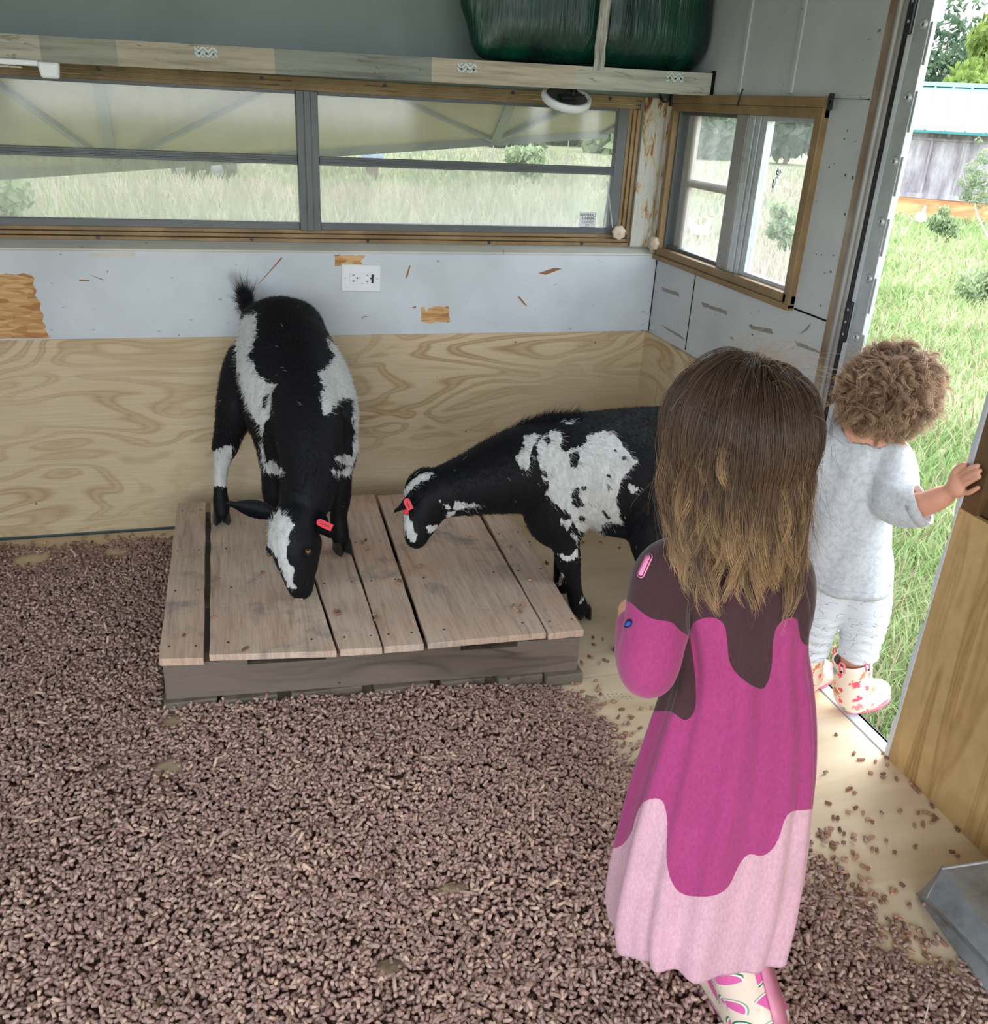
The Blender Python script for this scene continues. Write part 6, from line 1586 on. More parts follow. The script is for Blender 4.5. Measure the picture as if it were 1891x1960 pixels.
for i, (y, a, b, d_) in enumerate(rw):
    c = P((a + b) / 2, y, d_); hw = (b - a) / 2 * d_ / FPX; s_ = i / (NR - 1)
    bfac = 0.60 + 0.12 * min(1, s_ * 2)
    fold = 0.0030 * np.sin(ang * 7 + 0.8) + 0.0024 * np.sin(ang * 12 + 2.0 + s_ * 1.2) + 0.0016 * np.sin(ang * 19 + s_ * 3)
    gather = 0.010 * np.exp(-((ang - 3.95) / 0.10) ** 2) * s_ ** 1.5 - 0.012 * np.exp(-((ang - 4.12) / 0.09) ** 2) * s_ ** 1.2
    rr_ = (fold * (0.25 + 1.5 * s_) - gather * 0.9)
    # angle 0 = right in the photo, pi/2 = away from the lens, 3pi/2 = towards it
    rad_x = hw + rr_; rad_y = hw * bfac + rr_
    # square the cross-section a little
    ca, sa = np.cos(ang), np.sin(ang); e = 0.88
    ca_, sa_ = np.sign(ca) * np.abs(ca) ** e, np.sign(sa) * np.abs(sa) ** e
    ring = c + RT * (ca_ * rad_x)[:, None] + Hf * (sa_ * rad_y)[:, None]
    if i > NR - 26:
        w_ = (i - (NR - 26)) / 26
        ring = ring + Z3 * (-0.016 * w_ * np.cos(ang * 2 + 0.6) * 0.6 + 0.014 * w_ * np.clip(ca, 0, 1))[:, None] + (RT * ca[:, None] + Hf * sa[:, None]) * (0.006 * w_ * w_)
    Vd.append(ring)
Vd = np.concatenate(Vd); ii = np.arange(NR * NSG).reshape(NR, NSG)
Qd = np.stack([ii[:-1], np.roll(ii[:-1], -1, 1), np.roll(ii[1:], -1, 1), ii[1:]], -1).reshape(-1, 4)
mag = [(1255, 1361), (1290, 1361), (1303, 1375), (1315, 1378), (1332, 1365), (1336, 1332), (1328, 1266), (1320, 1212), (1328, 1191), (1348, 1179), (1373, 1181), (1390, 1195), (1394, 1245), (1398, 1270), (1423, 1303), (1452, 1320), (1466, 1313), (1476, 1278), (1478, 1212), (1489, 1189), (1514, 1178), (1524, 1187), (1532, 1240), (1600, 1240), (1600, 2000), (1100, 2000), (1100, 1361)]
pnk = [(1080, 1627), (1185, 1627), (1212, 1600), (1222, 1555), (1237, 1532), (1257, 1524), (1274, 1534), (1281, 1584), (1278, 1646), (1282, 1683), (1299, 1708), (1336, 1716), (1369, 1712), (1394, 1695), (1410, 1654), (1431, 1629), (1456, 1639), (1481, 1621), (1493, 1592), (1501, 1559), (1518, 1547), (1640, 1547), (1640, 2200), (1080, 2200)]
slv = [(1140, 1120), (1200, 1150), (1211, 1156), (1224, 1169), (1247, 1185), (1274, 1188), (1289, 1192), (1297, 1203), (1309, 1212), (1330, 1225), (1345, 1260), (1330, 1360), (1261, 1400), (1120, 1400)]
def round_poly(p, it=2):
    for _ in range(it):
        o = []
        for a, b in zip(p, p[1:] + p[:1]): o += [(a[0] * .75 + b[0] * .25, a[1] * .75 + b[1] * .25), (a[0] * .25 + b[0] * .75, a[1] * .25 + b[1] * .75)]
        p = o
    return p
mag, pnk, slv = round_poly(mag), round_poly(pnk), round_poly(slv)
def dress_mat():
    t = NT('knitted_drip_dress', 0.85, 0.12)
    a = t.attr('drip_a'); b = t.attr('drip_b'); h = t.attr('hem')
    v = t.coord(); n = t.noise(t.coord(scale=(260, 260, 120)), 1, 2, 0.7); n2 = t.noise(v, 16, 3, 0.6)
    jit = t.math('MULTIPLY', t.math('SUBTRACT', t.noise(v, 420, 1), 0.5), 0.012)
    fa = t.math('LESS_THAN', t.math('ADD', a, jit), 0.0); fb = t.math('LESS_THAN', t.math('ADD', b, jit), 0.0)
    c = t.mix(fa, lin((70, 46, 50)), lin((164, 62, 118))); c = t.mix(fb, c, lin((208, 164, 178)))
    c = t.mix(1.0, c, t.ramp(n, [(0.25, (0.82, 0.82, 0.82, 1)), (0.7, (1.06, 1.06, 1.06, 1))]), 'MULTIPLY')
    c = t.mix(1.0, c, t.ramp(n2, [(0.3, (0.94, 0.94, 0.94, 1)), (0.7, (1.02, 1.02, 1.02, 1))]), 'MULTIPLY')
    t.color(c); t.b.inputs['Sheen Weight'].default_value = 0.25; t.b.inputs['Sheen Roughness'].default_value = 0.5
    t.bump(n, 0.3, 0.001); return t.m
M_dress = dress_mat()
# sleeves as soft closed forms
F = Field((-1.0, -2.0, 0.5), (-0.55, -1.45, 0.86), 0.0035)
F.chain([A4(1310, 1082, 1.19, 0.036), A4(1278, 1100, 1.18, 0.040), A4(1262, 1150, 1.172, 0.0375), A4(1252, 1215, 1.166, 0.0365), A4(1243, 1262, 1.166, 0.0355), A4(1240, 1290, 1.170, 0.0290)], 0.009, 5)
F.chain([A4(1238, 1278, 1.178, 0.033), A4(1224, 1240, 1.20, 0.029), A4(1213, 1206, 1.232, 0.020), A4(1210, 1194, 1.243, 0.0175)], 0.010, 4)
F.cone(P(1294, 1206, 1.165), 0.010, P(1275, 1215, 1.16), 0.016, 0.02)
F.chain([A4(1465, 1080, 1.19, 0.038), A4(1496, 1104, 1.19, 0.0375), A4(1502, 1170, 1.225, 0.034), A4(1480, 1235, 1.275, 0.032), A4(1424, 1222, 1.325, 0.025), A4(1395, 1214, 1.34, 0.021)], 0.010, 5)
Vs, Qs = F.mesh(); Vs = relax(Vs, Qs, 3)
def dress_attrs(V_, sleeve=False):
    q = project(V_)
    a = poly_sd(q, mag)
    if sleeve: a = poly_sd(q, slv)
    return {'drip_a': a / 100, 'drip_b': (poly_sd(q, pnk) / 100 if not sleeve else np.ones(len(V_))), 'hem': np.zeros(len(V_))}
dr = raw_mesh('dress', Vd, Qd, M_dress, girl, attrs=dress_attrs(Vd)); so3 = dr.modifiers.new('s', 'SOLIDIFY'); so3.thickness = 0.003; so3.offset = -1
a1, a2 = dress_attrs(Vs, True), None
raw_mesh('sleeve', Vs, Qs, M_dress, dr, attrs=a1)
# hem band, slightly rolled
hp_ = Vd[ii[-1]]; m = MB(); m.tube([tuple(p) for p in hp_] + [tuple(hp_[0])], 0.0026, 6, False); m.build('rolled_hem', plain('pale_pink_knit', (206, 160, 174), 0.85), dr, smooth=True)
bv = bvh_of(Vs, Qs)
def pill(x0, y0, x1, y1, w_, n=8):
    dx, dy = x1 - x0, y1 - y0; L = math.hypot(dx, dy); ux, uy = dx / L, dy / L; px_, py_ = -uy, ux; o = []
    for i in range(n + 1):
        a = -math.pi / 2 + math.pi * i / n; o.append((x1 + (ux * math.cos(a) + px_ * math.sin(a)) * w_, y1 + (uy * math.cos(a) + py_ * math.sin(a)) * w_))
    for i in range(n + 1):
        a = math.pi / 2 + math.pi * i / n; o.append((x0 + (ux * math.cos(a) + px_ * math.sin(a)) * w_, y0 + (uy * math.cos(a) + py_ * math.sin(a)) * w_))
    return o
M_pk = plain('applique_pink', (244, 148, 190), 0.7)
on_surface('shoulder_patch', pill(1228, 1100, 1243, 1067, 7.0), bv, M_pk, dr, 0.0014)
on_surface('patch_outline', pill(1228, 1100, 1243, 1067, 5.4), bv, plain('applique_dark', (70, 30, 50), 0.7), dr, 0.0020)
on_surface('patch_centre', pill(1228.5, 1099, 1242.5, 1068, 4.0), bv, M_pk, dr, 0.0026)
on_surface('sleeve_patch', [(1196, 1201), (1199, 1192), (1203, 1186), (1208, 1185), (1211, 1189), (1211, 1195), (1207, 1200), (1201, 1202)], bv, plain('applique_navy', (24, 34, 84), 0.6), dr, 0.0014)
on_surface('sleeve_patch_centre', [(1198, 1199), (1201, 1193), (1205, 1189), (1209, 1191), (1208, 1196), (1204, 1199)], bv, plain('applique_blue', (40, 96, 190), 0.6), dr, 0.0020)

# rain boots --------------------------------------------------------------------------------
def boot_uv(V_, c, ax, x, k=1.0):
    r_ = V_ - c; hgt = r_ @ ax; xx = r_ @ x; y_ = np.cross(ax, x); yy = r_ @ y_
    return np.stack([np.arctan2(yy, xx) * 0.036 * k, hgt * k], 1)
def melon_mat():
    t = NT('watermelon_print_rubber', 0.3, 0.5)
    uvn = t.n('ShaderNodeUVMap'); mp = t.n('ShaderNodeMapping'); mp.inputs['Scale'].default_value = (27, 24, 1); t.l(uvn.outputs[0], mp.inputs[0])
    vo = t.voronoi(mp.outputs[0], 1.0, 'F1', 0.35, '2D')
    sub = t.n('ShaderNodeVectorMath', operation='SUBTRACT'); t.l(mp.outputs[0], sub.inputs[0]); t.l(vo.outputs['Position'], sub.inputs[1])
    s = t.sep(sub.outputs[0]); cs = t.sep(vo.outputs['Color'])
    an = t.math('MULTIPLY', cs[0], 2.2)
    along = t.math('ADD', t.math('MULTIPLY', s[0], t.math('COSINE', an)), t.math('MULTIPLY', s[1], t.math('SINE', an)))
    d_ = vo.outputs['Distance']; half = t.math('GREATER_THAN', along, -0.06)
    c = lin((226, 208, 190))
    green = t.math('MULTIPLY', t.math('LESS_THAN', d_, 0.44), half); whi = t.math('MULTIPLY', t.math('LESS_THAN', d_, 0.38), half); pk = t.math('MULTIPLY', t.math('LESS_THAN', d_, 0.33), half)
    dk = t.math('GREATER_THAN', cs[1], 0.45)
    gcol = t.mix(dk, lin((150, 168, 140)), lin((40, 120, 84)))
    o = t.mix(green, c, gcol); o = t.mix(whi, o, lin((236, 232, 220))); o = t.mix(pk, o, lin((214, 98, 160)))
    n = t.noise(t.coord(), 60, 4, 0.7); o = t.mix(t.math('MULTIPLY', thr(t, n, 0.6, 0.68), 0.5), o, lin((196, 150, 130)))
    t.color(o); return t.m
M_melon = melon_mat(); M_bpk = plain('dusty_pink_rubber', (204, 128, 152), 0.35, 0.5)
def boot(root, top, ankle, heel_floor, toe, rt, ra, mat, rimmat, solemat, rim_h=0.012, name='rain_boot', label=None, uvk=1.0, sole_t=0.010, foot_r=0.034):
    """rubber boot: hollow shaft from top to ankle, foot from heel to toe; points are world positions"""
    top, ankle, toe, heel = map(lambda a: np.array(a, float), (top, ankle, toe, heel_floor))
    lo = np.minimum.reduce([top, ankle, toe, heel]) - 0.07; hi = np.maximum.reduce([top, ankle, toe, heel]) + 0.07
    ax = (top - ankle) / np.linalg.norm(top - ankle); fwd = toe - heel; L = np.linalg.norm(fwd); fwd /= L
    sdv = np.cross(fwd, Z3); sdv /= np.linalg.norm(sdv); upf = np.cross(sdv, fwd)
    F = Field(lo, hi, 0.003)
    F.chain([(*top, rt), (*(top * 0.5 + ankle * 0.5), rt * 0.5 + ra * 0.5), (*ankle, ra)], 0.012, 4)
    F.cone(heel + upf * (foot_r * 0.9) + fwd * foot_r * 0.85, foot_r * 0.95, heel + upf * foot_r * 0.86 + fwd * (L - foot_r), foot_r * 0.92, 0.03, (sdv, 0.98))
    F.cone(ankle, ra, heel + upf * foot_r + fwd * L * 0.45, foot_r, 0.03)
    # flat top and flat sole
    X, Y, Z = np.meshgrid(*[F.lo[i] + F.h * np.arange(F.n[i]) for i in range(3)], indexing='ij', sparse=True)
    dt = (X - top[0]) * ax[0] + (Y - top[1]) * ax[1] + (Z - top[2]) * ax[2]
    ds = -((X - heel[0]) * upf[0] + (Y - heel[1]) * upf[1] + (Z - heel[2]) * upf[2]) + 0.002
    F.f = np.maximum(np.maximum(F.f, dt.astype(np.float32)), ds.astype(np.float32))
    V_, Q_ = F.mesh()
    tp_ = (np.abs((V_ - top) @ ax) < 0.0016)
    Q_ = Q_[~tp_[Q_].all(1)]
    us_, inv = np.unique(Q_.ravel(), return_inverse=True); V_ = V_[us_]; Q_ = inv.reshape(-1, 4)
    V_ = relax(V_, Q_, 1)
    o = raw_mesh(name, V_, Q_, mat, root, uv=boot_uv(V_, ankle, ax, sdv, uvk)); s_ = o.modifiers.new('s', 'SOLIDIFY'); s_.thickness = 0.0028; s_.offset = -1
    if label: o['label'] = label
    boot.last = (V_, Q_)
    # rim tube and sole
    bx_ = sdv - ax * (sdv @ ax); bx_ /= np.linalg.norm(bx_); by_ = np.cross(ax, bx_)
    m = MB(); m.tube([tuple(top - ax * 0.001 + bx_ * math.cos(a) * rt + by_ * math.sin(a) * rt) for a in np.linspace(0, 2 * math.pi, 33)], 0.0024, 6, False)
    if rim_h > 0.004:
        pr = []
        for hh in (0, rim_h):
            for a in np.linspace(0, 2 * math.pi, 41)[:-1]: pr.append(tuple(top - ax * hh + (bx_ * math.cos(a) + by_ * math.sin(a)) * (rt + 0.0014 - 0.02 * hh)))
        m.add(pr, [(i, (i + 1) % 40, 40 + (i + 1) % 40, 40 + i) for i in range(40)])
    m.build('boot_rim', rimmat, o, smooth=True)
    m = MB(); N_ = 28; prof = []
    for i in range(N_):
        a = 2 * math.pi * i / N_; ex = (L / 2) * math.cos(a); wd = foot_r * (1.0 + 0.10 * math.cos(a)) * math.sin(a)
        prof.append(heel + fwd * (L / 2 + 0.000 + ex * 1.03) + sdv * wd * 1.02)
    lo_ = [tuple(p - upf * 0.001) for p in prof]; hi_ = [tuple(p + upf * (sole_t)) for p in prof]
    m.add(lo_ + hi_, [tuple(reversed(range(N_))), tuple(range(N_, 2 * N_))] + [(i, (i + 1) % N_, (i + 1) % N_ + N_, i + N_) for i in range(N_)]); m.build('sole', solemat, o, bevel=0.002)
    return o, ax, sdv, fwd, upf
tp0 = P(1396, 1806, 1.34); an0 = P(1440, 1968, 1.365)
bh = np.array([an0[0] + 0.012, an0[1] - 0.028, 0.024 * 0 + 0.006])
an0 = np.array([an0[0] + 0.002, an0[1], max(an0[2], 0.045)])
g_fd = np.array([-0.25, 0.95, 0.0]); g_fd /= np.linalg.norm(g_fd)
bt1, ax1, sd1, fd1, uf1 = boot(girl, tp0, an0, bh, bh + g_fd * 0.165, 0.0425, 0.036, M_melon, M_bpk, M_bpk, 0.018, 'rain_boot', 'rain boot with watermelon slices on cream')
# pink seam strip up the back edge of the shaft
bvb = bvh_of(*boot.last); sl_, sr_ = [], []; lastd = 1.34
for s_ in np.linspace(0, 1, 9):
    a_ = (1437 + 44 * s_, 1788 + 176 * s_); b_ = (1462 + 44 * s_, 1788 + 176 * s_)
    for q_, L_ in ((a_, sl_), (b_, sr_)):
        x_ = q_[0]; p_, n_ = cast(bvb, x_, q_[1])
        while p_ is None and x_ > q_[0] - 40: x_ -= 2; p_, n_ = cast(bvb, x_, q_[1])
        L_.append(np.array(p_) + np.array(n_) * 0.0030 if p_ is not None else P(x_, q_[1], lastd))
m = MB(); m.add([p_ for a_, b_ in zip(sl_, sr_) for p_ in (a_, b_)], [(2 * i, 2 * i + 1, 2 * i + 3, 2 * i + 2) for i in range(8)])
o = m.build('seam_strip', M_bpk, bt1, smooth=True); s_ = o.modifiers.new('s', 'SOLIDIFY'); s_.thickness = 0.004; s_.offset = 0
boot(girl, np.array([-0.690, -1.812, 0.172]), np.array([-0.684, -1.792, 0.06]), np.array([-0.674, -1.820, 0.008]), np.array([-0.674, -1.820, 0.008]) + g_fd * 0.165, 0.0425, 0.036, M_melon, M_bpk, M_bpk, 0.018)

# long hair ----------------------------------------------------------------------------------
def hair_mat(name, dark, mid, tip, rough=0.38):
    t = NT(name, rough, 0.45)
    k = t.attr('along'); v = t.attr('vary')
    c = t.ramp(k, [(0.0, dark), (0.66, mid), (1.0, tip)])
    c = t.mix(1.0, c, t.ramp(v, [(0.0, (0.55, 0.53, 0.5, 1)), (0.6, (1, 1, 1, 1)), (1.0, (1.45, 1.4, 1.3, 1))]), 'MULTIPLY')
    t.color(c)
    out = t.t.nodes['Material Output']; tl = t.n('ShaderNodeBsdfTranslucent'); mx = t.n('ShaderNodeMixShader'); t.l(c, tl.inputs[0]); mx.inputs[0].default_value = 0.22
    t.l(t.b.outputs[0], mx.inputs[1]); t.l(tl.outputs[0], mx.inputs[2]); t.l(mx.outputs[0], out.inputs[0]); return t.m
M_hair = hair_mat('long_brown_hair', (76, 60, 52), (112, 88, 70), (202, 168, 126))
def long_hair():
    r = np.random.default_rng(31); K = 20; NGD = 340; NST = 24000
    R3 = np.array([0.072, 0.088, 0.080])          # side, face, up radii of the scalp
    A = np.stack([gsd, gface, gup])
    cen = GC + gup * 0.010 - gface * 0.006
    crown = P(1446, 700, 1.10) - cen; crown = A @ crown / R3; crown /= np.linalg.norm(crown)
    def roots(n):
        u = r.normal(size=(n * 4, 3)); u /= np.linalg.norm(u, axis=1, keepdims=True)
        ok = (u[:, 2] > -0.30 - 0.35 * np.clip(-u[:, 1], 0, 1)) & ~((u[:, 1] > 0.45) & (u[:, 2] < 0.55)) & ~((u[:, 1] > 0.05) & (u[:, 2] < -0.1))
        return u[ok][:n]
    gdir = -Z3 + RT * 0.13 - FW * 0.04; gdir /= np.linalg.norm(gdir)
    def paths(U_, lay, Ls, ph):
        n = len(U_); fan = np.random.default_rng(2).random(n) ** 3; p = cen + (U_ * R3) @ A; out_ = [p.copy()]
        fl = U_ - crown; fl = fl - U_ * (fl * U_).sum(1, keepdims=True); fl /= np.linalg.norm(fl, axis=1, keepdims=True) + 1e-6
        d_ = (fl * R3) @ A; d_ /= np.linalg.norm(d_, axis=1, keepdims=True); d_ = d_ + (U_ @ A) * 0.35; d_ /= np.linalg.norm(d_, axis=1, keepdims=True)
        st = Ls / (K - 1)
        for i in range(1, K):
            s_ = i / (K - 1)
            loc = ((p - cen) @ A.T) / R3; rad_ = np.linalg.norm(loc, axis=1)
            w_ = np.clip(0.22 + 0.9 * s_ + np.where(loc[:, 2] < -0.1, 0.35, 0), 0, 1)[:, None]
            d_ = d_ * (1 - 0.45 * w_) + gdir * (0.45 * w_); d_ /= np.linalg.norm(d_, axis=1, keepdims=True)
            p = p + d_ * st[:, None]
            # stay outside the head shell
            loc = ((p - cen) @ A.T) / R3; rad_ = np.linalg.norm(loc, axis=1, keepdims=True); mn = (1.03 + lay * 0.17)[:, None]
            low = loc[:, 2:3] < -0.9
            push = np.where((rad_ < mn), mn / rad_, np.where((rad_ > mn + 0.05) & (loc[:, 2:3] > -0.6), (mn + 0.05) / rad_, 1.0)); loc = loc * push
            hr = np.linalg.norm(loc[:, :2], axis=1, keepdims=True); hm = mn + 0.02 + 0.12 * fan[:, None] - 0.10 * np.clip(s_ - 0.45, 0, 1); loc[:, :2] *= np.where((hr > hm) & (loc[:, 2:3] <= 0.0), hm / hr, 1.0)
            p = cen + (loc * R3) @ A
            # stay in front of (camera side of) the back and shoulders
            q = project(p); back = 1.205 - 0.078 * np.sqrt(np.clip(1 - ((q[:, 0] - 1390) / 150) ** 2, 0.0, 1)) - 0.006 * lay - 0.004
            dd = (p - CAM) @ FW; isb = (q[:, 1] > 985) & (dd > back) & ((p - cen) @ gface < 0.05)
            p = p + np.where(isb, (back - dd), 0)[:, None] * FW * 0.9
            out_.append(p.copy())
        O = np.stack(out_, 1)
        s_ = np.linspace(0, 1, K)[None, :, None]; amp = (0.0015 + 0.0125 * np.clip(s_ - 0.45, 0, 1) ** 1.3 * 2)
        O = O + (RT * np.sin(s_ * 9 + ph[:, None, None]) + FW * 0.5 * np.cos(s_ * 8 + 2 * ph[:, None, None])) * amp
        return O
    GU = roots(NGD); glay = r.random(NGD); gL = np.clip(0.138 + 0.110 * r.random(NGD) ** 1.8 + 0.050 * np.clip(GU[:, 2], -1, 1), 0.10, 0.4)
    GP_ = paths(GU, glay, gL, r.random(NGD) * 6.28)
    SU = roots(NST); idx = np.empty(NST, int)
    for a in range(0, NST, 2000): idx[a:a + 2000] = np.argmax(SU[a:a + 2000] @ GU.T + r.normal(0, 0.004, (len(SU[a:a + 2000]), NGD)), 1)
    own = paths(SU, r.random(NST), gL[idx] * r.uniform(0.86, 1.08, NST), r.random(NST) * 6.28)
    s_ = np.linspace(0, 1, K)[None, :, None]; cl = np.clip(0.15 + 1.1 * s_ ** 0.8, 0, 0.86)
    off = r.normal(0, 1, (NST, 1, 3)) * (0.0027 + 0.0020 * s_)
    pts = own * (1 - cl) + (GP_[idx] + off * np.clip(1.5 - 0.9 * s_, 0.4, 1)) * cl
    fly = r.random(NST) < 0.045
    lc = ((pts - cen) @ A.T) / R3; face_hit = ((lc[:, :, 1] > 0.45) & (lc[:, :, 2] < 0.30) & (lc[:, :, 2] > -1.6) & (np.abs(lc[:, :, 0]) < 0.80)).any(1)
    kp = ~face_hit; pts = pts[kp]; fly = fly[kp]; idx = idx[kp]; NST = len(pts)
    bend = r.normal(0, 1, (NST, 1, 3)) * (s_ ** 1.5) * 0.024; pts = pts + np.where(fly[:, None, None], bend, 0)
    fr = np.where(r.random(NST) < 0.50, r.uniform(0.50, 0.86, NST), r.uniform(0.86, 1.0, NST)); sf = np.linspace(0, 1, K)[None, :] * fr[:, None] * (K - 1)
    i0 = np.minimum(sf.astype(int), K - 2); tt_ = (sf - i0)[:, :, None]; rw_ = np.arange(NST)[:, None]; pts = pts[rw_, i0] * (1 - tt_) + pts[rw_, i0 + 1] * tt_
    al = np.linspace(0, 1, K)[None, :] * fr[:, None]; vary = np.clip(0.55 + 0.22 * r.normal(size=NST) + 0.15 * (glay[idx] - 0.5), 0, 1)
    hair_obj('hair', pts, (np.array([1.0] * (K - 4) + [0.9, 0.75, 0.55, 0.25]) * 0.00025)[None, :] * np.where(fly, 0.45, 1.0)[:, None], M_hair, girl, {'vary': vary}, {'along': al})
    # stray wisps standing off the crown
    n = 160; th = r.random(n) * 6.28; U2 = crown + r.normal(0, 0.35, (n, 3)); U2 /= np.linalg.norm(U2, axis=1, keepdims=True)
    p = cen + (U2 * R3 * 1.02) @ A; d_ = (U2 @ A) * 0.8 + r.normal(0, 0.35, (n, 3)) + RT * 0.25; o = [p]
    for i in range(8): d_ = d_ + gdir * 0.16; o.append(o[-1] + d_ * 0.0075)
    hair_obj('stray_hair', np.stack(o, 1), 0.00014, M_hair, girl, {'vary': np.full(n, 0.9)}, {'along': np.full((n, 9), 0.8)})
    # scalp cap so that no skin shows through
    bm = bmesh.new(); bmesh.ops.create_uvsphere(bm, u_segments=40, v_segments=24, radius=1.0)
    Vc = np.array([v.co[:] for v in bm.verts]); bm.free()
    return cen, R3, A
hc_, R3_, A_ = long_hair()
def scalp(cen, R3, A, mat, root, keep, k_=1.012):
    bm = bmesh.new(); bmesh.ops.create_icosphere(bm, subdivisions=4, radius=1.0)
    dead = [v for v in bm.verts if not keep(v.co)]; bmesh.ops.delete(bm, geom=dead, context='VERTS')
    for v in bm.verts: v.co = Vector(cen + (np.array(v.co[:]) * R3 * k_) @ A)
    me = bpy.data.meshes.new('scalp'); bm.to_mesh(me); bm.free(); o = link('hair_roots', me, mat, None, True); reparent_keep(o, root)
    s_ = o.modifiers.new('s', 'SOLIDIFY'); s_.thickness = 0.002; return o
scalp(hc_, R3_, A_, plain('hair_root_brown', (84, 66, 54), 0.8), girl, lambda c: c.z > -0.30 - 0.5 * max(0, -c.y) and not (c.y > 0.4 and c.z < 0.55) and not (c.y > 0.0 and c.z < -0.1))

# ---------------------------------------------------------------- THE TODDLER IN THE DOORWAY
tod = empty('person', (-0.02, -1.25, 0.0), 'curly-haired toddler in pale grey sweatshirt stepping out of the doorway, holding its edge', 'person')
TC = P(1706, 752, 1.865)
t_up = np.array([-0.05, -0.12, 1.0]); t_face = RT * 0.78 + FW * 0.62; t_face[2] = -0.30
F = Field((-0.24, -1.52, 0.0), (0.16, -1.02, 0.87), 0.0032)
tq, tsd, tup, tface = head_sdf(F, TC, t_up, t_face, 0.94)
F.chain([(*tq(0, -0.010, -0.035), 0.036), A4(1672, 812, 1.885, 0.034), A4(1650, 838, 1.90, 0.038)], 0.02, 3)
F.chain([A4(1638, 868, 1.91, 0.058), A4(1630, 930, 1.93, 0.066), A4(1625, 1010, 1.96, 0.068), A4(1620, 1090, 1.99, 0.068)], 0.03, 3)
F.cone(P(1570, 862, 1.93), 0.030, P(1705, 866, 1.885), 0.030, 0.03)
F.chain([A4(1712, 872, 1.872, 0.029), A4(1708, 925, 1.85, 0.026), A4(1716, 962, 1.83, 0.0245)], 0.02, 4)
F.chain([A4(1716, 962, 1.83, 0.0225), A4(1750, 970, 1.80, 0.0205), A4(1785, 959, 1.770, 0.0180), A4(1808, 948, 1.752, 0.0150)], 0.012, 4)
F.cone(P(1812, 946, 1.750), 0.0145, P(1832, 930, 1.724), 0.0165, 0.010, (FW + UP * 0.2, 0.8))
F.cone(P(1828, 921, 1.728), 0.011, P(1834, 940, 1.722), 0.012, 0.010)
fing = [[(1834, 914, 1.722, .0070), (1850, 901, 1.702, .0066), (1862, 894, 1.687, .0060), (1872, 891, 1.677, .0052)],
        [(1838, 922, 1.717, .0072), (1855, 909, 1.695, .0068), (1867, 904, 1.681, .0060), (1876, 901, 1.673, .0053)],
        [(1840, 931, 1.716, .0072), (1857, 921, 1.696, .0066), (1868, 915, 1.683, .0058), (1875, 912, 1.676, .0052)],
        [(1840, 942, 1.719, .0068), (1854, 943, 1.703, .0060), (1864, 938, 1.691, .0055), (1873, 933, 1.681, .0049)]]
for f_ in fing: F.chain([A4(p[0], p[1], p[2], p[3] * 0.88) for p in f_], 0.0012, 4)
F.chain([A4(1822, 926, 1.736, .0080), A4(1828, 906, 1.728, .0070), A4(1838, 895, 1.718, .0062), A4(1847, 889, 1.708, .0054)], 0.004, 4)
# left arm in front of the body
F.chain([A4(1566, 870, 1.935, 0.029), A4(1560, 930, 1.97, 0.025), A4(1568, 985, 2.02, 0.022), A4(1590, 960, 2.08, 0.018), A4(1604, 940, 2.10, 0.015)], 0.015, 4)
F.cone(P(1606, 938, 2.10), 0.014, P(1614, 926, 2.11), 0.016, 0.01)
for k in range(4): F.chain([A4(1612 + 5 * k, 922 + 2 * k, 2.115, 0.0062), A4(1618 + 5 * k, 910 + 2 * k, 2.12, 0.0055), A4(1624 + 4 * k, 905 + 3 * k, 2.112, 0.0048)], 0.003, 3)
F.chain([A4(1604, 930, 2.10, 0.0070), A4(1600, 916, 2.10, 0.006)], 0.003, 3)
# legs
F.chain([A4(1646, 1105, 1.995, 0.052), A4(1652, 1165, 2.02, 0.041), A4(1648, 1210, 2.05, 0.034), A4(1640, 1262, 2.09, 0.0275), A4(1636, 1310, 2.125, 0.027), A4(1636, 1335, 2.14, 0.025)], 0.02, 4)
F.chain([A4(1592, 1105, 2.01, 0.052), A4(1570, 1165, 2.04, 0.040), A4(1556, 1205, 2.07, 0.034), A4(1545, 1250, 2.12, 0.030), A4(1540, 1280, 2.15, 0.027), A4(1540, 1295, 2.165, 0.025)], 0.02, 4)
V, Q = F.mesh(); V = relax(V, Q, 1)
raw_mesh('body', V, Q, M_skin, tod)
face_bits(tod, tq, tsd, tup, tface, 0.94)
# sweatshirt
def sweat_mat():
    t = NT('pale_grey_sweatshirt', 0.9, 0.1)
    n = t.noise(t.coord(), 90, 4, 0.7); f_ = t.noise(t.coord(scale=(1, 1, 0.6)), 14, 3, 0.6)
    t.color(t.ramp(n, [(0.3, (178, 182, 188)), (0.6, (206, 209, 213))])); t.bump(t.math('ADD', t.math('MULTIPLY', f_, 3.0), n), 0.35, 0.003)
    t.b.inputs['Sheen Weight'].default_value = 0.2; return t.m
M_sw = sweat_mat()
F = Field((-0.26, -1.50, 0.24), (0.12, -1.02, 0.72), 0.0032)
F.chain([A4(1640, 862, 1.915, 0.064), A4(1632, 910, 1.925, 0.077), A4(1622, 980, 1.95, 0.082), A4(1616, 1050, 1.975, 0.084), A4(1616, 1110, 1.995, 0.083), A4(1618, 1150, 2.01, 0.080)], 0.02, 4)
F.cone(P(1570, 872, 1.93), 0.040, P(1700, 874, 1.895), 0.040, 0.03)
F.cone(P(1640, 836, 1.91), 0.042, P(1655, 834, 1.905), 0.040, 0.02)
F.chain([A4(1702, 880, 1.885, 0.042), A4(1708, 915, 1.862, 0.0405), A4(1708, 945, 1.845, 0.0385), A4(1722, 966, 1.825, 0.0345), A4(1748, 970, 1.802, 0.0295), A4(1766, 968, 1.79, 0.0280)], 0.02, 4)
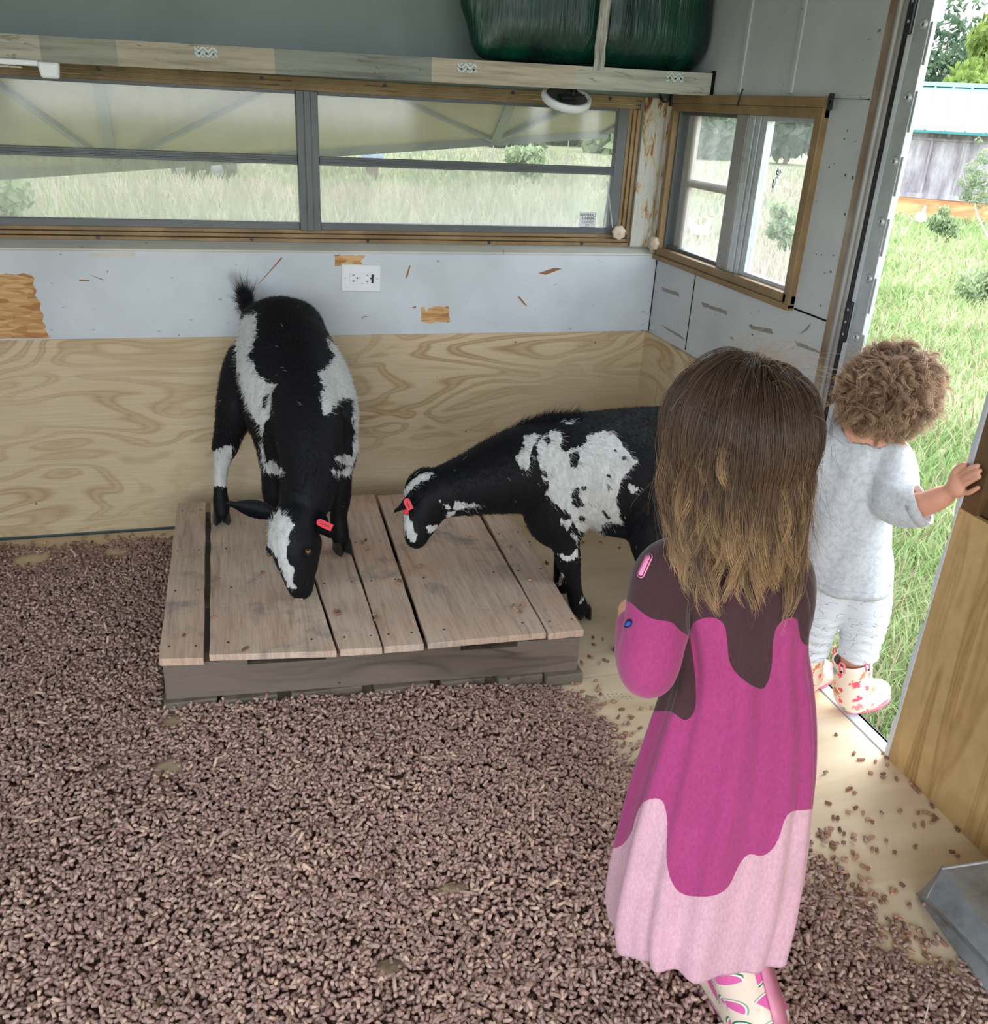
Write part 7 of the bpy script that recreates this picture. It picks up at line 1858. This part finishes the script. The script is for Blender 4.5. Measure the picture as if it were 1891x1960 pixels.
F.chain([A4(1575, 875, 1.93, 0.040), A4(1562, 930, 1.965, 0.036), A4(1568, 980, 2.015, 0.032), A4(1585, 965, 2.06, 0.026)], 0.02, 4)
F.cone(P(1675, 1060, 1.99), 0.022, P(1672, 1140, 2.02), 0.026, 0.03)
X, Y, Z = np.meshgrid(*[F.lo[i] + F.h * np.arange(F.n[i]) for i in range(3)], indexing='ij', sparse=True)
def halfspace(F, p, n_):
    n_ = np.array(n_, float); n_ /= np.linalg.norm(n_); X, Y, Z = np.meshgrid(*[F.lo[i] + F.h * np.arange(F.n[i]) for i in range(3)], indexing='ij', sparse=True)
    d_ = (X - p[0]) * n_[0] + (Y - p[1]) * n_[1] + (Z - p[2]) * n_[2]; return d_.astype(np.float32), n_
hem_p = P(1618, 1140, 1.93); dh, nh = halfspace(F, hem_p, (0, 0, -1)); F.f = np.maximum(F.f, dh)
cuff_p = P(1769, 968, 1.79); dc, nc = halfspace(F, cuff_p, P(1808, 948, 1.762) - P(1750, 968, 1.80))
near = ((X - cuff_p[0]) ** 2 + (Y - cuff_p[1]) ** 2 + (Z - cuff_p[2]) ** 2) < 0.06 ** 2
F.f = np.where(near, np.maximum(F.f, dc), F.f)
nk_p = P(1652, 828, 1.898); nkn = (tup * 0.75 - FW * 0.25 + RT * 0.18); dn, nn_ = halfspace(F, nk_p, nkn); nrk = ((X - nk_p[0]) ** 2 + (Y - nk_p[1]) ** 2 + (Z - nk_p[2]) ** 2) < 0.062 ** 2; F.f = np.where(nrk, np.maximum(F.f, dn), F.f)
Vw, Qw = F.mesh(); Vw = relax(Vw, Qw, 1)
flat = (np.abs((Vw - hem_p) @ nh) < 0.002) | ((np.abs((Vw - nk_p) @ nn_) < 0.002) & (np.linalg.norm(Vw - nk_p, axis=1) < 0.058)) | ((np.abs((Vw - cuff_p) @ nc) < 0.002) & (np.linalg.norm(Vw - cuff_p, axis=1) < 0.045))
Qw = Qw[~flat[Qw].all(1)]; us_, inv = np.unique(Qw.ravel(), return_inverse=True); Vw = Vw[us_]; Qw = inv.reshape(-1, 4)
Nw = vnormals(Vw, Qw); qw = project(Vw)
fold = 0.0028 * np.sin((qw[:, 0] * 0.75 + qw[:, 1] * 0.35) / 9.0) * np.exp(-((qw[:, 0] - 1600) / 80) ** 2) + 0.0022 * np.sin((qw[:, 0] * 0.5 - qw[:, 1] * 0.9) / 7.0) * np.exp(-(((qw[:, 0] - 1715) / 28) ** 2 + ((qw[:, 1] - 960) / 38) ** 2))
fold -= 0.0025 * np.exp(-((qw[:, 0] - 1668 + (qw[:, 1] - 900) * 0.02) / 4.0) ** 2) * ((qw[:, 1] > 860) & (qw[:, 1] < 960))
Vw = Vw + Nw * fold[:, None]
sw = raw_mesh('sweatshirt', Vw, Qw, M_sw, tod); s_ = sw.modifiers.new('s', 'SOLIDIFY'); s_.thickness = 0.003; s_.offset = -1
M_rib = plain('ribbed_collar_grey', (188, 192, 198), 0.9)
def boundary_loop(Vb, Qb, p, n_, tol, rmax):
    from collections import Counter
    E_ = np.sort(np.concatenate([Qb[:, [0, 1]], Qb[:, [1, 2]], Qb[:, [2, 3]], Qb[:, [3, 0]]]), 1); c = Counter(map(tuple, E_)); b = [e for e, k in c.items() if k == 1]
    adj = {}
    for a, d_ in b:
        if abs((Vb[a] - p) @ n_) < tol and np.linalg.norm(Vb[a] - p) < rmax and abs((Vb[d_] - p) @ n_) < tol: adj.setdefault(a, []).append(d_); adj.setdefault(d_, []).append(a)
    if not adj: return None
    seen = set(); best = []
    for s0_ in list(adj):
        if s0_ in seen: continue
        loop = [s0_]; seen.add(s0_); cur = s0_
        while True:
            nx_ = [k for k in adj[cur] if k not in seen]
            if not nx_: break
            cur = nx_[0]; seen.add(cur); loop.append(cur)
        if len(loop) > len(best): best = loop
    return Vb[best]
def band(loop, n_, w_, mat, root, name, out=0.0012, ribs=0, drop=0.0):
    c = loop.mean(0); k = max(3, len(loop)); L_ = loop.copy()
    for _ in range(3): L_ = 0.5 * L_ + 0.25 * (np.roll(L_, 1, 0) + np.roll(L_, -1, 0))
    rd = L_ - c; rd -= n_ * (rd @ n_)[:, None]; rd /= np.linalg.norm(rd, axis=1, keepdims=True) + 1e-9
    rib = 0.0006 * np.sin(np.arange(k) * 2 * np.pi * ribs / k)[:, None] * rd if ribs else 0
    A0_ = L_ + rd * out + n_ * 0.001 + rib; B0_ = L_ + rd * (out + drop) - n_ * w_ + rib
    V_ = np.concatenate([A0_, B0_]); F_ = np.array([(i, (i + 1) % k, (i + 1) % k + k, i + k) for i in range(k)])
    o = raw_mesh(name, V_, F_, mat, root); s_ = o.modifiers.new('s', 'SOLIDIFY'); s_.thickness = 0.003; s_.offset = 0; return o
lp = boundary_loop(Vw, Qw, nk_p, nn_, 0.006, 0.12)
def ring_band(c, n_, r1, r2, mat, root, name, ribs=0, w_=0.012, ecc=1.0):
    n_ = np.array(n_) / np.linalg.norm(n_); x_ = RT - n_ * (RT @ n_); x_ /= np.linalg.norm(x_); y_ = np.cross(n_, x_); K_ = 240; a = np.arange(K_) * 2 * np.pi / K_
    V_ = []; prof = ((0.0, 0.0015), (0.002, 0.0), (0.5, -0.5), (1.0, -1.0))
    for f_, h_ in prof:
        rr_ = r1 + (r2 - r1) * f_ + (0.0005 * np.sin(a * ribs) if ribs and 0 < f_ < 1 else 0)
        V_.append(c + (x_[None] * np.cos(a)[:, None] + y_[None] * (np.sin(a) * ecc)[:, None]) * np.broadcast_to(rr_, a.shape)[:, None] + n_ * (h_ * w_ if h_ < 0 else h_))
    V_ = np.concatenate(V_); F_ = np.array([(j * K_ + i, j * K_ + (i + 1) % K_, (j + 1) * K_ + (i + 1) % K_, (j + 1) * K_ + i) for j in range(3) for i in range(K_)])
    o = raw_mesh(name, V_, F_, mat, root); s_ = o.modifiers.new('s', 'SOLIDIFY'); s_.thickness = 0.0035; s_.offset = 0; return o
if lp is not None:
    cc_ = lp.mean(0); rd_ = np.linalg.norm(lp - cc_, axis=1).mean()
    bvs_ = bvh_of(Vw, Qw); c_ = lp.mean(0); L_ = lp.copy()
    for _ in range(10): L_ = 0.5 * L_ + 0.25 * (np.roll(L_, 1, 0) + np.roll(L_, -1, 0))
    rd = L_ - c_; rd -= nn_ * (rd @ nn_)[:, None]; rd /= np.linalg.norm(rd, axis=1, keepdims=True)
    rows_ = [L_ - rd * 0.004 + nn_ * 0.003, L_ + rd * 0.001 + nn_ * 0.0045]
    for k_ in (0.005, 0.010, 0.0135):
        R_ = []
        for p_, r_2 in zip(L_, rd):
            h_ = bvs_.ray_cast(Vector(p_ + r_2 * k_ + nn_ * 0.02), Vector(-nn_))
            R_.append(np.array(h_[0]) + np.array(h_[1]) * (0.0028 if k_ < 0.012 else 0.0008) if h_[0] is not None and abs((np.array(h_[0]) - p_) @ nn_) < 0.016 else p_ + r_2 * k_ - nn_ * k_ * 0.5)
        R_ = np.array(R_)
        for _ in range(3): R_ = 0.5 * R_ + 0.25 * (np.roll(R_, 1, 0) + np.roll(R_, -1, 0))
        rows_.append(R_)
    rib_ = (0.0007 * (np.arange(len(L_)) % 3 == 0))[:, None] * nn_; rows_[2] = rows_[2] + rib_; rows_[3] = rows_[3] + rib_
    k_ = len(L_); V_ = np.concatenate(rows_); F_ = np.array([(j * k_ + i, j * k_ + (i + 1) % k_, (j + 1) * k_ + (i + 1) % k_, (j + 1) * k_ + i) for j in range(4) for i in range(k_)])
    o = raw_mesh('collar', V_, F_, M_rib, sw); s_ = o.modifiers.new('s', 'SOLIDIFY'); s_.thickness = 0.002; s_.offset = 0
lp = boundary_loop(Vw, Qw, cuff_p, nc, 0.006, 0.06)
if lp is not None and len(lp) > 8: band(lp, nc, 0.020, M_sw, sw, 'cuff', 0.002)
lp = boundary_loop(Vw, Qw, hem_p, nh, 0.006, 0.30)
if lp is not None and len(lp) > 12: band(lp, nh, 0.018, M_sw, sw, 'hem_band', 0.0015)
# leggings
def leg_mat():
    t = NT('white_leggings_grey_print', 0.85, 0.1)
    n = t.noise(t.coord(scale=(16, 16, 42)), 1.0, 1, 0.4, 1.4); k = t.math('ABSOLUTE', t.math('SUBTRACT', n, 0.52))
    c = t.mix(thr(t, k, 0.012, 0.006), lin((214, 218, 224)), lin((142, 148, 162))); f_ = t.noise(t.coord(scale=(3, 3, 14)), 6, 3, 0.6)
    t.color(c); t.bump(f_, 0.6, 0.006); return t.m
M_leg = leg_mat()
F = Field((-0.24, -1.50, 0.06), (0.12, -1.00, 0.48), 0.0032)
F.chain([A4(1644, 1060, 1.98, 0.064), A4(1646, 1105, 1.995, 0.060), A4(1654, 1160, 2.02, 0.050), A4(1650, 1205, 2.05, 0.0415), A4(1643, 1245, 2.08, 0.0350), A4(1641, 1262, 2.09, 0.0345)], 0.015, 5)
F.chain([A4(1592, 1060, 2.0, 0.064), A4(1590, 1105, 2.01, 0.058), A4(1568, 1160, 2.04, 0.049), A4(1555, 1200, 2.07, 0.043), A4(1547, 1236, 2.11, 0.0385), A4(1545, 1252, 2.12, 0.037)], 0.015, 5)
l1 = P(1643, 1252, 2.085); d1_, n1_ = halfspace(F, l1, P(1640, 1262, 2.09) - P(1650, 1205, 2.05)); X, Y, Z = np.meshgrid(*[F.lo[i] + F.h * np.arange(F.n[i]) for i in range(3)], indexing='ij', sparse=True)
nr1 = ((X - l1[0]) ** 2 + (Y - l1[1]) ** 2 + (Z - l1[2]) ** 2) < 0.07 ** 2; F.f = np.where(nr1, np.maximum(F.f, d1_), F.f)
l2 = P(1546, 1244, 2.115); d2_, n2_ = halfspace(F, l2, P(1545, 1252, 2.12) - P(1556, 1200, 2.07)); nr2 = ((X - l2[0]) ** 2 + (Y - l2[1]) ** 2 + (Z - l2[2]) ** 2) < 0.05 ** 2; F.f = np.where(nr2, np.maximum(F.f, d2_), F.f)
Vl, Ql = F.mesh(); Nl = vnormals(Vl, Ql); Vl = Vl + Nl * (0.0017 * np.sin(Vl[:, 2] * 260 + 1.5 * np.sin(Vl[:, 0] * 60) + Vl[:, 1] * 90) * np.clip((0.36 - Vl[:, 2]) * 6, 0, 1))[:, None]
raw_mesh('leggings', Vl, Ql, M_leg, tod)
# boots with pull loops
def dino_mat():
    t = NT('dinosaur_print_rubber', 0.3, 0.5)
    uvn = t.n('ShaderNodeUVMap'); mp = t.n('ShaderNodeMapping'); mp.inputs['Scale'].default_value = (34, 34, 1); t.l(uvn.outputs[0], mp.inputs[0])
    wob_ = t.noise(mp.outputs[0], 3.2, 2, 0.6); vo = t.voronoi(mp.outputs[0], 1.0, 'F1', 0.9, '2D'); cs = t.sep(vo.outputs['Color'])
    d_ = t.math('ADD', vo.outputs['Distance'], t.math('MULTIPLY', t.math('SUBTRACT', wob_, 0.5), 1.3))
    f_ = t.math('LESS_THAN', d_, t.math('MULTIPLY_ADD', cs[1], 0.22, 0.14))
    t.color(t.mix(f_, lin((232, 214, 194)), t.ramp(cs[0], [(0.0, (232, 84, 100)), (0.45, (238, 130, 128)), (0.62, (96, 170, 164)), (0.85, (206, 132, 84))], 'CONSTANT'))); return t.m
M_dino = dino_mat(); M_coral = plain('coral_pink_rubber', (240, 112, 134), 0.35, 0.5); M_cream = plain('cream_rubber', (226, 206, 190), 0.4, 0.5)
def loops(o, top, ax, sdv, rt, angs, root):
    bx_ = sdv - ax * (sdv @ ax); bx_ /= np.linalg.norm(bx_); by_ = np.cross(ax, bx_)
    for a, hgt in angs:
        rad_ = bx_ * math.cos(a) + by_ * math.sin(a); tn = np.cross(ax, rad_); c = top + rad_ * (rt + 0.002)
        m = MB(); m.tube([tuple(c + tn * 0.0055 - ax * 0.012), tuple(c + tn * 0.006 + ax * hgt * 0.6), tuple(c + tn * 0.003 + ax * hgt), tuple(c - tn * 0.003 + ax * hgt), tuple(c - tn * 0.006 + ax * hgt * 0.6), tuple(c - tn * 0.0055 - ax * 0.012)], 0.0022, 6); m.build('pull_loop', M_coral, o, smooth=True)
        m = MB(); m.disc(tuple(c + rad_ * 0.003 - ax * 0.008), rad_, 0.003, 0.0015, 8); m.build('loop_rivet', M_dark, o)
hl_ = onplane(1616, 1361, 2, 0.004)
tdir = P(1697, 1336, 2.15) - P(1612, 1362, 2.145); 
toe1 = hl_ + np.array([0.124, 0.012, 0.018])
b1, ax_, sd_, fd_, uf_ = boot(tod, P(1630, 1262, 2.085), P(1633, 1325, 2.12), hl_, toe1, 0.0405, 0.034, M_dino, M_cream, M_coral, 0.003, 'rain_boot', 'cream rain boot with coral dinosaurs', 1.0, 0.008, 0.030)
loops(b1, P(1630, 1262, 2.085), ax_, sd_, 0.0405, ((0.2, 0.014), (1.9, 0.016), (3.5, 0.018), (-1.2, 0.014)), tod)
hl2 = onplane(1532, 1316, 2, 0.003); toe2 = hl2 + np.array([0.098, 0.028, 0.004])
b2_, ax_, sd_, fd_, uf_ = boot(tod, P(1543, 1246, 2.115), P(1538, 1296, 2.165), hl2, toe2, 0.039, 0.033, M_dino, M_cream, M_coral, 0.003, 'rain_boot', None, 1.0, 0.008, 0.029)
m = MB(); m.tube([tuple(P(1555, 1248, 2.10)), tuple(P(1568, 1226, 2.09)), tuple(P(1583, 1208, 2.085)), tuple(P(1585, 1210, 2.075)), tuple(P(1574, 1232, 2.08)), tuple(P(1562, 1250, 2.09))], 0.0035, 7); m.build('pull_loop', M_coral, b2_, smooth=True)
# curls
M_curl = hair_mat('curly_light_brown_hair', (108, 84, 70), (152, 120, 96), (224, 196, 160), 0.34)
def curls():
    r = np.random.default_rng(44); n = 19000; ng = 600; K = 22
    R3 = np.array([0.067, 0.080, 0.0735]); A = np.stack([tsd, tface, tup]); cen = TC + tup * 0.010 - tface * 0.006
    def roots(k):
        u = r.normal(size=(k * 4, 3)); u /= np.linalg.norm(u, axis=1, keepdims=True)
        ok = (u[:, 2] > -0.40 - 0.25 * np.clip(-u[:, 1], 0, 1)) & ~((u[:, 1] > 0.5) & (u[:, 2] < 0.5)) & ~((u[:, 1] > 0.0) & (u[:, 2] < 0.05)); return u[ok][:k]
    GU = roots(ng); base = cen + (GU * R3) @ A; nrm = GU @ A
    fl = GU - np.array([0, -0.25, 1.0]); fl -= GU * (fl * GU).sum(1, keepdims=True); fl /= np.linalg.norm(fl, axis=1, keepdims=True) + 1e-6; fl = fl @ A
    L_ = r.uniform(0.030, 0.072, ng); lift = r.uniform(0.001, 0.015, ng); R_ = 0.0032 + 0.0085 * r.random(ng) ** 1.6; turns = r.uniform(0.8, 2.3, ng) * np.sign(r.normal(size=ng)); ph = r.random(ng) * 6.28
    tip = nrm * 0.3 + fl * 0.8 + r.normal(0, 0.35, (ng, 3)); tip /= np.linalg.norm(tip, axis=1, keepdims=True)
    top_ = r.normal(size=(900, 3)) * [0.35, 0.35, 0.1] + [0, -0.1, 1]; top_ /= np.linalg.norm(top_, axis=1, keepdims=True); SU = np.concatenate([roots(n - 900), top_]); n = len(SU); idx = np.argmax(SU @ GU.T, 1); s_ = np.linspace(0, 1, K)[None, :, None]
    d_ = fl[idx][:, None] * (1 - 0.5 * s_) + tip[idx][:, None] * 0.5 * s_
    axis = d_ / np.linalg.norm(d_, axis=2, keepdims=True); side = np.cross(axis, nrm[idx][:, None]); side /= np.linalg.norm(side, axis=2, keepdims=True) + 1e-9; bn = np.cross(axis, side)
    th = turns[idx][:, None, None] * 6.28 * s_ + ph[idx][:, None, None] + r.normal(0, 0.25, (n, 1, 1)); rr_ = (R_[idx] * r.uniform(0.7, 1.25, n))[:, None, None] * np.clip(s_ * 3, 0, 1)
    root_ = cen + (SU * R3) @ A; p = root_[:, None] * (1 - np.clip(s_ * 1.6, 0, 1)) + (base[idx][:, None] + r.normal(0, 0.0021, (n, 1, 3))) * np.clip(s_ * 1.6, 0, 1)
    p = p + d_ * s_ * L_[idx][:, None, None] + nrm[idx][:, None] * (np.clip(s_ * 2.0, 0, 1) * lift[idx][:, None, None] + 0.001) + (r.random(n) < 0.14)[:, None, None] * r.normal(0, 0.012, (n, 1, 3)) * s_ + (side * np.cos(th) + bn * np.sin(th)) * rr_ - Z3 * 0.010 * s_ ** 2
    hair_obj('hair', p, (np.array([1.0] * (K - 3) + [0.8, 0.5, 0.2]) * 0.00021), M_curl, tod, {'vary': np.clip(0.55 + 0.22 * r.normal(size=n) + 0.2 * (r.random(ng)[idx] - 0.5), 0, 1)}, {'along': np.clip(s_[:, :, 0] * 0.7 + 0.3 * r.random((n, 1)), 0, 1)})
    return cen, R3, A
tc_, tR, tA = curls()
scalp(tc_, tR, tA, plain('curl_root_brown', (112, 84, 64), 0.8), tod, lambda c: c.z > -0.45 - 0.35 * max(0, -c.y) and not (c.y > 0.45 and c.z < 0.5) and not (c.y > 0.05 and c.z < -0.05), 1.012)
